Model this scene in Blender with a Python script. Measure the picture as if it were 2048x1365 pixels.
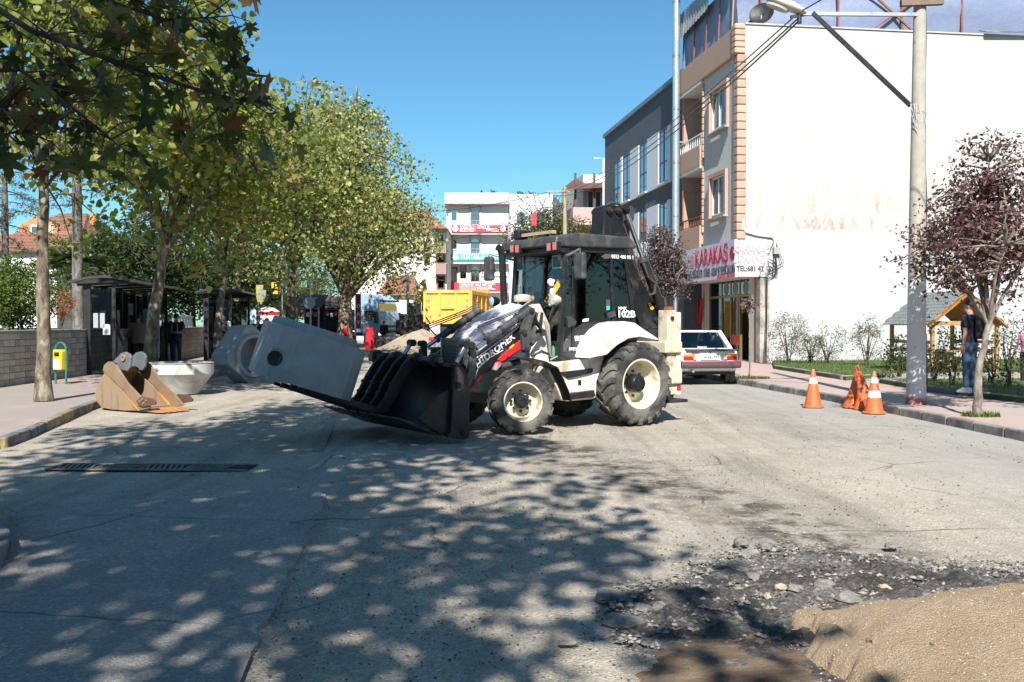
import bpy, bmesh, math, random
import numpy as np
from mathutils import Vector, Matrix, Euler

for o in list(bpy.data.objects):
    bpy.data.objects.remove(o)
SC = bpy.context.scene
COL = SC.collection
R = math.radians
random.seed(7)
RNG = np.random.default_rng(11)

# ------------------------------------------------------------------ camera
F_PX, CX, CY, CAM_H = 1900.0, 1024.0, 682.5, 1.6
TH = math.atan(35.5 / F_PX)
cam_data = bpy.data.cameras.new('camera')
cam_data.sensor_width = 36.0
cam_data.lens = F_PX / 2048.0 * 36.0
cam_data.clip_start = 0.1
cam_data.clip_end = 2000
cam = bpy.data.objects.new('camera', cam_data)
COL.objects.link(cam)
cam.location = (0, 0, CAM_H)
cam.rotation_euler = (R(90) - TH, 0, 0)
SC.camera = cam

# ------------------------------------------------------------------ world and sun
SUN_EL, SUN_AZ = R(41), R(180 + 2)       # the sun stands behind the camera
W = bpy.data.worlds.new('World')
SC.world = W
W.use_nodes = True
wn = W.node_tree
wn.nodes.clear()
sky = wn.nodes.new('ShaderNodeTexSky')
sky.sky_type = 'NISHITA'
sky.sun_disc = False
sky.sun_elevation = SUN_EL
sky.sun_rotation = SUN_AZ
sky.altitude = 50
sky.air_density = 1.0
sky.dust_density = 0.35
sky.ozone_density = 2.2
bg = wn.nodes.new('ShaderNodeBackground')
bg.inputs['Strength'].default_value = 0.072
out = wn.nodes.new('ShaderNodeOutputWorld')
tint = wn.nodes.new('ShaderNodeMix')
tint.data_type = 'RGBA'
tint.blend_type = 'MULTIPLY'
tint.inputs[0].default_value = 1.0
tint.inputs[7].default_value = (0.55, 0.94, 1.04, 1)
wn.links.new(sky.outputs[0], tint.inputs[6])
wn.links.new(tint.outputs[2], bg.inputs[0])
wn.links.new(bg.outputs[0], out.inputs[0])

sun_data = bpy.data.lights.new('sun', 'SUN')
sun_data.energy = 5.0
sun_data.angle = R(0.53)
sun_data.color = (1.0, 0.955, 0.89)
sun = bpy.data.objects.new('sun', sun_data)
COL.objects.link(sun)
sun_dir = Vector((math.sin(R(182)) * math.cos(SUN_EL), math.cos(R(182)) * math.cos(SUN_EL), math.sin(SUN_EL)))
sun.rotation_euler = (-sun_dir).to_track_quat('-Z', 'Y').to_euler()
sun.location = (0, -30, 40)

SC.view_settings.view_transform = 'Standard'
SC.view_settings.look = 'None'
SC.view_settings.gamma = 1.0
SC.view_settings.use_curve_mapping = False
SC.view_settings.exposure = 0.92
SC.render.engine = 'CYCLES'
SC.cycles.max_bounces = 6
SC.cycles.diffuse_bounces = 3
SC.cycles.glossy_bounces = 3
SC.cycles.transmission_bounces = 4
SC.cycles.transparent_max_bounces = 12
SC.cycles.caustics_reflective = False
SC.cycles.caustics_refractive = False
SC.cycles.use_denoising = True

# ------------------------------------------------------------------ pixels to places
def ray(px, py):
    x = (px - CX) / F_PX
    u = (CY - py) / F_PX
    return Vector((x, math.cos(TH) + u * math.sin(TH), u * math.cos(TH) - math.sin(TH)))

def G(px, py, z=0.0):
    """the point on level ground at height z"""
    d = ray(px, py)
    t = (z - CAM_H) / d.z
    return Vector((d.x * t, d.y * t, z))

def V(px, py, Y):
    """the point at distance Y"""
    d = ray(px, py)
    t = Y / d.y
    return Vector((d.x * t, Y, CAM_H + d.z * t))

class Frame:
    """an upright frame standing at a place on the ground, turned about z"""
    def __init__(s, x, y, rz, z=0.0):
        s.o = Vector((x, y, z)); s.rz = rz
        s.M = Matrix.Rotation(rz, 3, 'Z')
    def px(s, px, py, axis, val):
        """where a pixel's ray meets the local plane axis = val"""
        Mi = s.M.transposed()
        o = Mi @ (Vector((0, 0, CAM_H)) - s.o)
        d = Mi @ ray(px, py)
        i = 'xyz'.index(axis)
        t = (val - o[i]) / d[i]
        return o + d * t
    def w(s, p):
        return s.M @ Vector(p) + s.o

# ------------------------------------------------------------------ materials
MATS = {}
def nodes_of(name):
    m = bpy.data.materials.new(name)
    m.use_nodes = True
    nt = m.node_tree
    b = nt.nodes['Principled BSDF']
    return m, nt, b
def N(nt, kind, **kw):
    n = nt.nodes.new(kind)
    for k, v in kw.items():
        setattr(n, k, v)
    return n
def coords(nt, kind='Object', scale=(1, 1, 1)):
    if kind == 'World':
        src = N(nt, 'ShaderNodeNewGeometry').outputs['Position']
    else:
        src = N(nt, 'ShaderNodeTexCoord').outputs[kind]
    mp = N(nt, 'ShaderNodeMapping')
    mp.inputs['Scale'].default_value = scale
    nt.links.new(src, mp.inputs['Vector'])
    return mp.outputs[0]
def noise(nt, vec, scale, detail=5, rough=0.6, dist=0.0):
    n = N(nt, 'ShaderNodeTexNoise')
    n.inputs['Scale'].default_value = scale
    n.inputs['Detail'].default_value = detail
    n.inputs['Roughness'].default_value = rough
    n.inputs['Distortion'].default_value = dist
    nt.links.new(vec, n.inputs['Vector'])
    return n.outputs['Fac']
def ramp(nt, fac, stops, interp='LINEAR'):
    r = N(nt, 'ShaderNodeValToRGB')
    r.color_ramp.interpolation = interp
    e = r.color_ramp.elements
    while len(e) < len(stops):
        e.new(0.5)
    for k, (p, c) in enumerate(stops):
        e[k].position = p
        e[k].color = (c, c, c, 1) if isinstance(c, (int, float)) else (*c[:3], 1)
    nt.links.new(fac, r.inputs[0])
    return r.outputs[0]
def mix(nt, fac, a, b, mode='MIX'):
    m = N(nt, 'ShaderNodeMix', data_type='RGBA', blend_type=mode)
    for sock, val in ((m.inputs[0], fac), (m.inputs[6], a), (m.inputs[7], b)):
        if isinstance(val, (int, float)):
            sock.default_value = val if sock.type == 'VALUE' else (val, val, val, 1)
        elif isinstance(val, (tuple, list)):
            sock.default_value = (*val[:3], 1)
        else:
            nt.links.new(val, sock)
    return m.outputs[2]
def math_n(nt, op, a, b=None, c=None):
    m = N(nt, 'ShaderNodeMath', operation=op)
    for k, val in enumerate((a, b, c)):
        if val is None: continue
        if isinstance(val, (int, float)): m.inputs[k].default_value = val
        else: nt.links.new(val, m.inputs[k])
    return m.outputs[0]
def bump(nt, b, height, strength, dist=0.01):
    n = N(nt, 'ShaderNodeBump')
    n.inputs['Strength'].default_value = strength
    n.inputs['Distance'].default_value = dist
    nt.links.new(height, n.inputs['Height'])
    nt.links.new(n.outputs[0], b.inputs['Normal'])

def mat(name, col, rough=0.6, metal=0.0, var=0.12, scale=2.5, bstr=0.0, bscale=60, bdist=0.01,
        dirt=None, dirt_amt=0.35, dscale=1.6, space='Object', per_obj=0.0, spec=0.5, coat=0.0, detail=5):
    """a plain paint / metal / stone: base colour with mottling, optional patches of dirt or wear, fine relief"""
    if name in MATS: return MATS[name]
    m, nt, b = nodes_of(name)
    v = coords(nt, space)
    f = noise(nt, v, scale, detail)
    c0 = tuple(max(0, x * (1 - var)) for x in col); c1 = tuple(min(1, x * (1 + var)) for x in col)
    c = ramp(nt, f, [(0.3, c0), (0.7, c1)])
    if dirt is not None:
        df = noise(nt, v, dscale, 8, 0.68, 0.4)
        lo = 0.62 - dirt_amt * 0.35
        c = mix(nt, ramp(nt, df, [(lo, 0.0), (lo + 0.14, 1.0)]), c, dirt)
    if per_obj:
        oi = N(nt, 'ShaderNodeObjectInfo')
        k = ramp(nt, oi.outputs['Random'], [(0, 1 - per_obj), (1, 1 + per_obj)])
        c = mix(nt, 1.0, c, k, 'MULTIPLY')
    nt.links.new(c, b.inputs['Base Color'])
    b.inputs['Roughness'].default_value = rough
    b.inputs['Metallic'].default_value = metal
    b.inputs['Specular IOR Level'].default_value = spec
    if coat: b.inputs['Coat Weight'].default_value = coat
    rr = ramp(nt, noise(nt, v, scale * 3, 4), [(0.3, max(0, rough - 0.09)), (0.7, min(1, rough + 0.09))])
    nt.links.new(rr, b.inputs['Roughness'])
    if bstr:
        bump(nt, b, noise(nt, v, bscale, 4), bstr, bdist)
    MATS[name] = m
    return m

def glass(name, tintc=(0.35, 0.42, 0.42), refl=0.12, rough=0.02):
    """a pane: see-through with a mirror share"""
    if name in MATS: return MATS[name]
    m = bpy.data.materials.new(name); m.use_nodes = True
    nt = m.node_tree; nt.nodes.clear()
    o = N(nt, 'ShaderNodeOutputMaterial')
    t = N(nt, 'ShaderNodeBsdfTransparent'); t.inputs[0].default_value = (*tintc, 1)
    g = N(nt, 'ShaderNodeBsdfGlossy'); g.inputs['Roughness'].default_value = rough
    g.inputs[0].default_value = (0.9, 0.95, 1.0, 1)
    lw = N(nt, 'ShaderNodeFresnel'); lw.inputs[0].default_value = 1.5
    f = math_n(nt, 'ADD', lw.outputs[0], refl)
    f = math_n(nt, 'MINIMUM', f, 1.0)
    s = N(nt, 'ShaderNodeMixShader')
    nt.links.new(f, s.inputs[0]); nt.links.new(t.outputs[0], s.inputs[1]); nt.links.new(g.outputs[0], s.inputs[2])
    nt.links.new(s.outputs[0], o.inputs[0])
    MATS[name] = m
    return m

def leaf_mat(name, stops, trans=0.35, rough=0.5):
    """leaves: each leaf takes its own colour from the ramp"""
    if name in MATS: return MATS[name]
    m = bpy.data.materials.new(name); m.use_nodes = True
    nt = m.node_tree; nt.nodes.clear()
    o = N(nt, 'ShaderNodeOutputMaterial')
    g = N(nt, 'ShaderNodeNewGeometry')
    c = ramp(nt, g.outputs['Random Per Island'], stops)
    c = mix(nt, 0.35, c, mix(nt, noise(nt, coords(nt, 'World'), 28, 3), (0.25, 0.25, 0.25), (1.6, 1.6, 1.6)), 'MULTIPLY')
    b = N(nt, 'ShaderNodeBsdfPrincipled'); b.inputs['Roughness'].default_value = rough
    b.inputs['Specular IOR Level'].default_value = 0.35
    t = N(nt, 'ShaderNodeBsdfTranslucent')
    ct = mix(nt, 1.0, c, (1.5, 1.45, 0.7), 'MULTIPLY')
    nt.links.new(c, b.inputs['Base Color']); nt.links.new(ct, t.inputs[0])
    s = N(nt, 'ShaderNodeMixShader'); s.inputs[0].default_value = trans
    nt.links.new(b.outputs[0], s.inputs[1]); nt.links.new(t.outputs[0], s.inputs[2])
    nt.links.new(s.outputs[0], o.inputs[0])
    MATS[name] = m
    return m

# ------------------------------------------------------------------ mesh builder
class MB:
    def __init__(s):
        s.v = []; s.f = []
    def add(s, vs, fs):
        k = len(s.v)
        s.v += [tuple(p) for p in vs]
        s.f += [tuple(i + k for i in f) for f in fs]
        return s
    def box(s, x0, x1, y0, y1, z0, z1):
        vs = [(x, y, z) for z in (z0, z1) for y in (y0, y1) for x in (x0, x1)]
        return s.add(vs, [(0, 2, 3, 1), (4, 5, 7, 6), (0, 1, 5, 4), (1, 3, 7, 5), (3, 2, 6, 7), (2, 0, 4, 6)])
    def obox(s, c, size, rot=None):
        h = [k / 2 for k in size]
        M = rot if rot is not None else Matrix.Identity(3)
        c = Vector(c)
        vs = [c + M @ Vector((x * h[0], y * h[1], z * h[2])) for z in (-1, 1) for y in (-1, 1) for x in (-1, 1)]
        return s.add(vs, [(0, 2, 3, 1), (4, 5, 7, 6), (0, 1, 5, 4), (1, 3, 7, 5), (3, 2, 6, 7), (2, 0, 4, 6)])
    def bar(s, p0, p1, wy, wz, up=(0, 0, 1)):
        """a rectangular bar from p0 to p1"""
        p0, p1 = Vector(p0), Vector(p1)
        x = (p1 - p0).normalized(); u = Vector(up)
        y = u.cross(x)
        if y.length < 1e-4: y = Vector((0, 1, 0)).cross(x)
        y.normalize(); z = x.cross(y)
        M = Matrix((x, y, z)).transposed()
        return s.obox((p0 + p1) / 2, ((p1 - p0).length, wy, wz), M)
    def tube(s, path, r, n=8, caps=True):
        path = [Vector(p) for p in path]
        rs = r if isinstance(r, (list, tuple)) else [r] * len(path)
        k = len(s.v)
        prev = None
        for i, p in enumerate(path):
            a = path[max(0, i - 1)]; b = path[min(len(path) - 1, i + 1)]
            d = (b - a)
            d = d.normalized() if d.length > 1e-9 else Vector((0, 0, 1))
            if prev is None:
                h = Vector((0, 0, 1)) if abs(d.z) < 0.9 else Vector((1, 0, 0))
                x = h.cross(d).normalized()
            else:
                x = (prev - d * prev.dot(d))
                x = x.normalized() if x.length > 1e-6 else Vector((1, 0, 0))
            prev = x
            y = d.cross(x)
            for j in range(n):
                t = 2 * math.pi * j / n
                s.v.append(tuple(p + (x * math.cos(t) + y * math.sin(t)) * rs[i]))
        for i in range(len(path) - 1):
            for j in range(n):
                a = k + i * n + j; b = k + i * n + (j + 1) % n
                s.f.append((a, b, b + n, a + n))
        if caps:
            s.f.append(tuple(k + j for j in range(n))[::-1])
            e = k + (len(path) - 1) * n
            s.f.append(tuple(e + j for j in range(n)))
        return s
    def cyl(s, p0, p1, r0, r1=None, n=14):
        return s.tube([p0, p1], [r0, r0 if r1 is None else r1], n)
    def prism(s, pts, a, b, axis='y'):
        def P(u, w, t):
            return {'y': (u, t, w), 'x': (t, u, w), 'z': (u, w, t)}[axis]
        n = len(pts)
        vs = [P(u, w, a) for u, w in pts] + [P(u, w, b) for u, w in pts]
        area = sum(pts[i][0] * pts[(i + 1) % n][1] - pts[(i + 1) % n][0] * pts[i][1] for i in range(n))
        flip = (area > 0) != (axis == 'y')
        fs = [tuple(range(n)), tuple(range(2 * n - 1, n - 1, -1))]
        fs += [(i, (i + 1) % n, (i + 1) % n + n, i + n) for i in range(n)]
        if (b > a) == flip:
            fs = [f[::-1] for f in fs]
            if b > a: pass
        return s.add(vs, fs)
    def lathe(s, prof, n=24, M=None, closed=False):
        k = len(s.v)
        M = M or Matrix.Identity(4)
        for r, z in prof:
            for j in range(n):
                t = 2 * math.pi * j / n
                s.v.append(tuple(M @ Vector((r * math.cos(t), r * math.sin(t), z))))
        m = len(prof)
        for i in range(m if closed else m - 1):
            i2 = (i + 1) % m
            for j in range(n):
                j2 = (j + 1) % n
                s.f.append((k + i * n + j, k + i * n + j2, k + i2 * n + j2, k + i2 * n + j))
        return s
    def quad(s, a, b, c, d):
        return s.add([a, b, c, d], [(0, 1, 2, 3)])
    def mesh(s, name, fix=True):
        me = bpy.data.meshes.new(name)
        me.from_pydata(s.v, [], s.f)
        if fix:
            bm = bmesh.new(); bm.from_mesh(me)
            bmesh.ops.recalc_face_normals(bm, faces=bm.faces)
            bm.to_mesh(me); bm.free()
        me.update()
        return me
    def build(s, name, m, parent=None, smooth=False, bevel=0.0, loc=None, rot=None, fix=True, seg=2):
        me = s.mesh(name, fix)
        return obj(name, me, m, parent, smooth, bevel, loc, rot, seg)

def obj(name, me, m, parent=None, smooth=False, bevel=0.0, loc=None, rot=None, seg=2):
    if m is not None and not me.materials: me.materials.append(m)
    if smooth:
        me.shade_smooth() if hasattr(me, 'shade_smooth') else None
        me.set_sharp_from_angle(angle=R(38 if smooth is True else smooth))
    o = bpy.data.objects.new(name, me)
    COL.objects.link(o)
    if parent is not None: o.parent = parent
    if loc is not None: o.location = loc
    if rot is not None: o.rotation_euler = rot
    if bevel:
        b = o.modifiers.new('bevel', 'BEVEL'); b.width = bevel; b.segments = seg
        b.limit_method = 'ANGLE'; b.angle_limit = R(35)
    return o
def tag(o, label, cat, group=None):
    o['label'] = label; o['category'] = cat
    if group: o['group'] = group
    return o
def thing(name, label, cat, loc=(0, 0, 0), rz=0.0, group=None):
    o = bpy.data.objects.new(name, None)
    o.empty_display_size = 0.1
    COL.objects.link(o)
    o.location = loc; o.rotation_euler = (0, 0, rz)
    return tag(o, label, cat, group)
def empty(name, parent, loc=(0, 0, 0), rot=(0, 0, 0)):
    o = bpy.data.objects.new(name, None); COL.objects.link(o)
    o.empty_display_size = 0.1
    o.parent = parent; o.location = loc; o.rotation_euler = rot
    return o
def setting(o, kind='structure'):
    o['kind'] = kind
    return o
def copy_tree(o, parent=None):
    kids = list(o.children)
    c = o.copy(); COL.objects.link(c); c.parent = parent
    for ch in kids: copy_tree(ch, c)
    return c
def text(name, body, m, parent, loc, rot, size, extrude=0.003, bold=0.0, align='CENTER', sx=1.0, shear=0.0, fit=None):
    cu = bpy.data.curves.new(name, 'FONT')
    cu.body = body; cu.size = size; cu.extrude = extrude; cu.bevel_depth = bold; cu.bevel_resolution = 0
    cu.align_x = align; cu.align_y = 'CENTER'; cu.shear = shear
    cu.resolution_u = 2
    tmp = bpy.data.objects.new(name, cu)
    me = bpy.data.meshes.new_from_object(tmp)
    bpy.data.objects.remove(tmp); bpy.data.curves.remove(cu)
    me.name = name
    me.materials.clear()
    o = obj(name, me, m, parent, loc=loc, rot=rot)
    if fit:
        xs_ = [v.co.x for v in me.vertices]; sx = fit / max(1e-6, max(xs_) - min(xs_))
    o.scale = (sx, 1, 1)
    return o
def mat_rot(x, y, z):
    """euler of the frame whose axes are x, y, z"""
    return Matrix((Vector(x), Vector(y), Vector(z))).transposed().to_euler()

# common materials
M_BLACK = mat('black_paint', (0.016, 0.017, 0.019), 0.42, var=0.25, dirt=(0.05, 0.047, 0.042), dirt_amt=0.3)
M_DARK = mat('dark_steel', (0.03, 0.03, 0.032), 0.5, 0.4, var=0.3, dirt=(0.09, 0.07, 0.055), dirt_amt=0.35, bstr=0.1)
M_RUBBER = mat('rubber', (0.03, 0.03, 0.031), 0.85, var=0.3, dirt=(0.13, 0.12, 0.1), dirt_amt=0.5, dscale=3, bstr=0.15)
M_WHITE = mat('white_paint', (0.74, 0.74, 0.72), 0.45, var=0.04)
M_CHROME = mat('bright_steel', (0.6, 0.6, 0.61), 0.22, 1.0, var=0.08)
M_GALV = mat('galvanised_steel', (0.36, 0.38, 0.39), 0.45, 0.7, var=0.15)
M_RED = mat('red_paint', (0.55, 0.02, 0.025), 0.45, var=0.1)
M_YELLOW = mat('yellow_paint', (0.75, 0.42, 0.03), 0.5, var=0.08)
# ================================================================== ground, road, pavements
def ground_mat(name, base, dusty, kind):
    m, nt, b = nodes_of(name)
    v = coords(nt, 'World')
    big = noise(nt, v, 0.35, 4, 0.6, 0.3)
    mid = noise(nt, v, 2.2, 6, 0.65)
    grit = noise(nt, v, 70, 3, 0.7)
    vor = N(nt, 'ShaderNodeTexVoronoi'); vor.inputs['Scale'].default_value = 55
    nt.links.new(v, vor.inputs['Vector'])
    c = mix(nt, ramp(nt, math_n(nt, 'ADD', math_n(nt, 'MULTIPLY', big, 0.6), math_n(nt, 'MULTIPLY', mid, 0.4)),
                     [(0.36, 0.0), (0.6, 1.0)]), base, dusty)
    c = mix(nt, 1.0, c, ramp(nt, grit, [(0.25, 0.62), (0.75, 1.32)]), 'MULTIPLY')
    c = mix(nt, 1.0, c, ramp(nt, vor.outputs['Color'], [(0.0, 0.78), (0.75, 1.05), (1.0, 1.5)]), 'MULTIPLY')
    if kind == 'road':
        # spilt wet soil: ragged brown drifts along the line the machine has driven
        sx = N(nt, 'ShaderNodeSeparateXYZ'); nt.links.new(v, sx.inputs[0])
        wob = noise(nt, v, 0.9, 5, 0.7)
        # line from (0.5, 12.5) to (2.6, 6.2)
        d = math_n(nt, 'ADD', math_n(nt, 'MULTIPLY', math_n(nt, 'SUBTRACT', sx.outputs[0], 0.5), 0.949),
                   math_n(nt, 'MULTIPLY', math_n(nt, 'SUBTRACT', sx.outputs[1], 12.5), 0.316))
        d = math_n(nt, 'ABSOLUTE', math_n(nt, 'ADD', d, math_n(nt, 'MULTIPLY', math_n(nt, 'SUBTRACT', wob, 0.5), 2.2)))
        band = ramp(nt, d, [(0.0, 1.0), (0.3, 0.8), (0.75, 0.0)])
        patchy = ramp(nt, noise(nt, v, 2.2, 7, 0.72), [(0.44, 0.0), (0.56, .95)])
        ylim = ramp(nt, math_n(nt, 'MULTIPLY', sx.outputs[1], 0.05), [(0.27, 0.0), (0.33, 1.0), (0.62, 1.0), (0.68, 0.0)])
        soil = mix(nt, 1.0, mix(nt, 1.0, band, patchy, 'MULTIPLY'), ylim, 'MULTIPLY')
        c = mix(nt, soil, c, (0.06, 0.047, 0.038))
        # faint tyre tracks running with the street, and hairline cracks
        trk = noise(nt, coords(nt, 'World', (2.6, .16, 1)), 1.0, 5, .6)
        c = mix(nt, 1.0, c, ramp(nt, trk, [(.36, .78), (.52, 1.0), (.7, 1.1)]), 'MULTIPLY')
        # bare grey lane with less dust towards the right kerb
        edge = ramp(nt, math_n(nt, 'MULTIPLY', math_n(nt, 'ADD', sx.outputs[0], math_n(nt, 'MULTIPLY', mid, 1.2)), 0.1),
                    [(0.4, 0.0), (0.62, 0.55)])
        c = mix(nt, edge, c, (0.33, 0.325, 0.31))
    if kind in ('road', 'lane'):
        cr = N(nt, 'ShaderNodeTexVoronoi', feature='DISTANCE_TO_EDGE'); cr.inputs['Scale'].default_value = .55
        wv = N(nt, 'ShaderNodeMix', data_type='VECTOR'); wv.inputs[0].default_value = .12
        nz = N(nt, 'ShaderNodeTexNoise'); nz.inputs['Scale'].default_value = 3.0; nz.inputs['Detail'].default_value = 6
        nt.links.new(v, nz.inputs['Vector']); nt.links.new(v, wv.inputs[4]); nt.links.new(nz.outputs['Color'], wv.inputs[5])
        nt.links.new(wv.outputs[1], cr.inputs['Vector'])
        line = ramp(nt, cr.outputs['Distance'], [(.002, 1.0), (.007, 0.0)])
        here = ramp(nt, noise(nt, v, .5, 3), [(.5, 0.0), (.58, .8)])
        c = mix(nt, mix(nt, 1.0, line, here, 'MULTIPLY'), c, (.06, .055, .05))
        stn = ramp(nt, noise(nt, v, 1.1, 7, .72, .5), [(.56, 0.0), (.72, .5)])
        c = mix(nt, stn, c, (.15, .135, .115))
    nt.links.new(c, b.inputs['Base Color'])
    b.inputs['Roughness'].default_value = 0.9
    b.inputs['Specular IOR Level'].default_value = 0.25
    h = math_n(nt, 'ADD', math_n(nt, 'MULTIPLY', vor.outputs['Distance'], 0.7), grit)
    bump(nt, b, h, 0.9, 0.012)
    return m
M_ROAD = ground_mat('dusty_asphalt', (0.31, 0.282, 0.238), (0.45, 0.395, 0.315), 'road')
M_LANE = ground_mat('old_asphalt', (0.27, 0.258, 0.235), (0.37, 0.34, 0.295), 'lane')
M_EARTH = ground_mat('bare_earth', (0.2, 0.17, 0.13), (0.26, 0.22, 0.17), 'earth')

setting(MB().quad((-400, -150, -0.05), (400, -150, -0.05), (400, 700, -0.05), (-400, 700, -0.05)).build('ground', M_EARTH))
# the road: a sheet with gentle unevenness near the camera
def road_sheet():
    xs = [-40] + list(np.linspace(-9, 9, 73)) + [30]
    ys = list(np.linspace(-14, 2, 9)) + list(np.linspace(2.4, 18, 66)) + [22, 28, 40, 60, 90, 140]
    vs = []
    for y in ys:
        for x in xs:
            z = 0.012 * (math.sin(x * 1.3 + y * 0.7) * math.sin(y * 0.9 - x * 0.4)) if 2 < y < 18 and -9 < x < 6 else 0
            vs.append((x, y, z - 0.012))
    n = len(xs)
    fs = [(j * n + i, j * n + i + 1, (j + 1) * n + i + 1, (j + 1) * n + i) for j in range(len(ys) - 1) for i in range(n - 1)]
    mb = MB(); mb.add(vs, fs)
    return mb.build('road', M_ROAD, smooth=60)
setting(road_sheet())
# older lane surface with a ragged edge, left of the machine
def ragged(p0, p1, n, amp, rnd):
    p0, p1 = Vector(p0), Vector(p1); d = (p1 - p0); q = Vector((-d.y, d.x, 0)).normalized()
    return [p0 + d * (k / n) + q * rnd.uniform(-amp, amp) for k in range(n)]
rr = random.Random(3)
A, B_, C_, D_ = G(655, 990), G(455, 1400), G(-260, 1400), G(75, 1010)
lane = ragged(A, B_, 26, 0.035, rr) + [B_, C_] + ragged(C_, D_, 10, 0.03, rr) + ragged(D_, A, 18, 0.035, rr)
mbl = MB(); mbl.add([(p.x, p.y, 0.010) for p in lane] + [(p.x, p.y, -0.03) for p in lane],
                    [tuple(range(len(lane)))] + [(i, (i + 1) % len(lane), (i + 1) % len(lane) + len(lane), i + len(lane)) for i in range(len(lane))])
setting(mbl.build('road_patch', M_LANE))
# worn yellow lane mark
M_MARK = mat('worn_road_paint', (0.42, 0.33, 0.2), 0.8, var=0.2, scale=14, dirt=(0.22, 0.2, 0.18), dirt_amt=0.9, dscale=6, space='World')
def mark(px):
    ps = [G(a, b) for a, b in px]
    mb = MB(); mb.add([(p.x, p.y, 0.0125 if ps[0].y < 9 else 0.003) for p in ps], [tuple(range(len(ps)))])
    return setting(mb.build('road_marking', M_MARK))
mark([(478, 1308), (503, 1312), (470, 1395), (430, 1395)])
mark([(654, 840), (672, 842), (645, 905), (622, 903)])

# --- pavements
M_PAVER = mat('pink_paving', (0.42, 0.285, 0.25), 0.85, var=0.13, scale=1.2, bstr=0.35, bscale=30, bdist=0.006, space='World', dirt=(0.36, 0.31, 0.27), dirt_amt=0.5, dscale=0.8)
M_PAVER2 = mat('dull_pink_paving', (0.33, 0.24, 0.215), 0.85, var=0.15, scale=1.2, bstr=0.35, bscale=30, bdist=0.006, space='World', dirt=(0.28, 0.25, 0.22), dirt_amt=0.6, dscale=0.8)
M_KERB = mat('kerb_concrete', (0.25, 0.24, 0.225), 0.9, var=0.2, scale=5, bstr=0.5, bscale=25, space='World', dirt=(0.12, 0.115, 0.11), dirt_amt=0.5, per_obj=0.15)
M_KERBY = mat('kerb_yellow', (0.36, 0.26, 0.075), 0.85, var=0.2, scale=5, bstr=0.5, bscale=25, space='World', dirt=(0.2, 0.18, 0.14), dirt_amt=0.6, dscale=4, per_obj=0.1)
M_KERBK = mat('kerb_black', (0.07, 0.072, 0.075), 0.85, var=0.3, scale=5, bstr=0.5, bscale=25, space='World', dirt=(0.2, 0.19, 0.18), dirt_amt=0.6, dscale=4, per_obj=0.1)
M_KERBR = mat('kerb_red', (0.3, 0.16, 0.14), 0.85, var=0.2, scale=5, bstr=0.5, bscale=25, space='World', dirt=(0.24, 0.22, 0.2), dirt_amt=0.9, dscale=3)
KH = 0.13
def slab(name, pts, z, m, z0=-0.06):
    n = len(pts)
    mb = MB()
    mb.add([(p[0], p[1], z) for p in pts] + [(p[0], p[1], z0) for p in pts],
           [tuple(range(n))] + [(i, (i + 1) % n, (i + 1) % n + n, i + n) for i in range(n)])
    return setting(mb.build(name, m))
def along(pts, step):
    """points every step metres along a polyline"""
    out = []; acc = 0.0
    for a, b in zip(pts[:-1], pts[1:]):
        a, b = Vector((a[0], a[1], 0)), Vector((b[0], b[1], 0)); L = (b - a).length; d = (b - a) / L
        t = -acc % step if out else 0.0
        while t < L:
            out.append(a + d * t); t += step
        acc = (acc + L) % step
    return out
def kerb(pts, parent, mats, width=0.14, h=KH, step=0.8, side=1):
    """kerb stones laid end to end along pts, each a stone of its own"""
    ps = along(pts, step)
    rk = random.Random(5)
    for i in range(len(ps) - 1):
        a, b = ps[i], ps[i + 1]
        d = (b - a); L = d.length; d.normalize()
        q = Vector((-d.y, d.x, 0)) * side
        mb = MB(); mb.box(0, L - 0.012, 0, width, -0.08, h)
        o = mb.build('kerb_stone', mats[i % len(mats)], parent, bevel=0.022)
        c = a if side > 0 else a + q * width
        o.location = (c.x, c.y, rk.uniform(-0.006, 0.008))
        o.rotation_euler = (0, 0, math.atan2(d.y, d.x) + rk.uniform(-0.006, 0.006))

U = Vector((-0.141, 0.990, 0))                      # the way the street runs
kr = [Vector((7.02, 3.0, 0)), G(2048, 882), G(1765, 823), G(1625, 795), G(1478, 768.6)]
kr += [kr[-1] + U * 9, kr[-1] + U * 35, kr[-1] + U * 80]
# kerb_right goes from near to far, the pavement lies to its right
pr = slab('pavement_right', [(p.x + 0.12, p.y) for p in kr] + [(20, 105), (34, 60), (34, 3)], KH - 0.008, M_PAVER)
kerb(kr[:6], pr, [M_KERB], side=-1)
kerb([kr[5], kr[6]], pr, [M_KERB], side=-1, step=2.0)

# left far pavement with its rounded corner at the side entrance
kl = [Vector((-13.0, 10.6, 0)), Vector((-9.2, 11.0, 0)), Vector((-7.6, 11.5, 0)), G(0, 900), G(60, 878), G(110, 853), G(150, 834), G(200, 814),
      Vector((-8.25, 21.0, 0)), Vector((-8.6, 25.0, 0)), Vector((-9.0, 31, 0)), Vector((-9.6, 38, 0)), Vector((-8.3, 46, 0)), Vector((-7.8, 56, 0)), Vector((-9.6, 62, 0)), Vector((-15, 66, 0))]
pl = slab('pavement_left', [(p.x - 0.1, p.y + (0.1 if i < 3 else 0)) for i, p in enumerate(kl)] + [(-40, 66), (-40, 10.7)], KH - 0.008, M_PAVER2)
kerb(kl, pl, [M_KERBK, M_KERBY, M_KERBY, M_KERBK], side=1, step=1.0)
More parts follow.
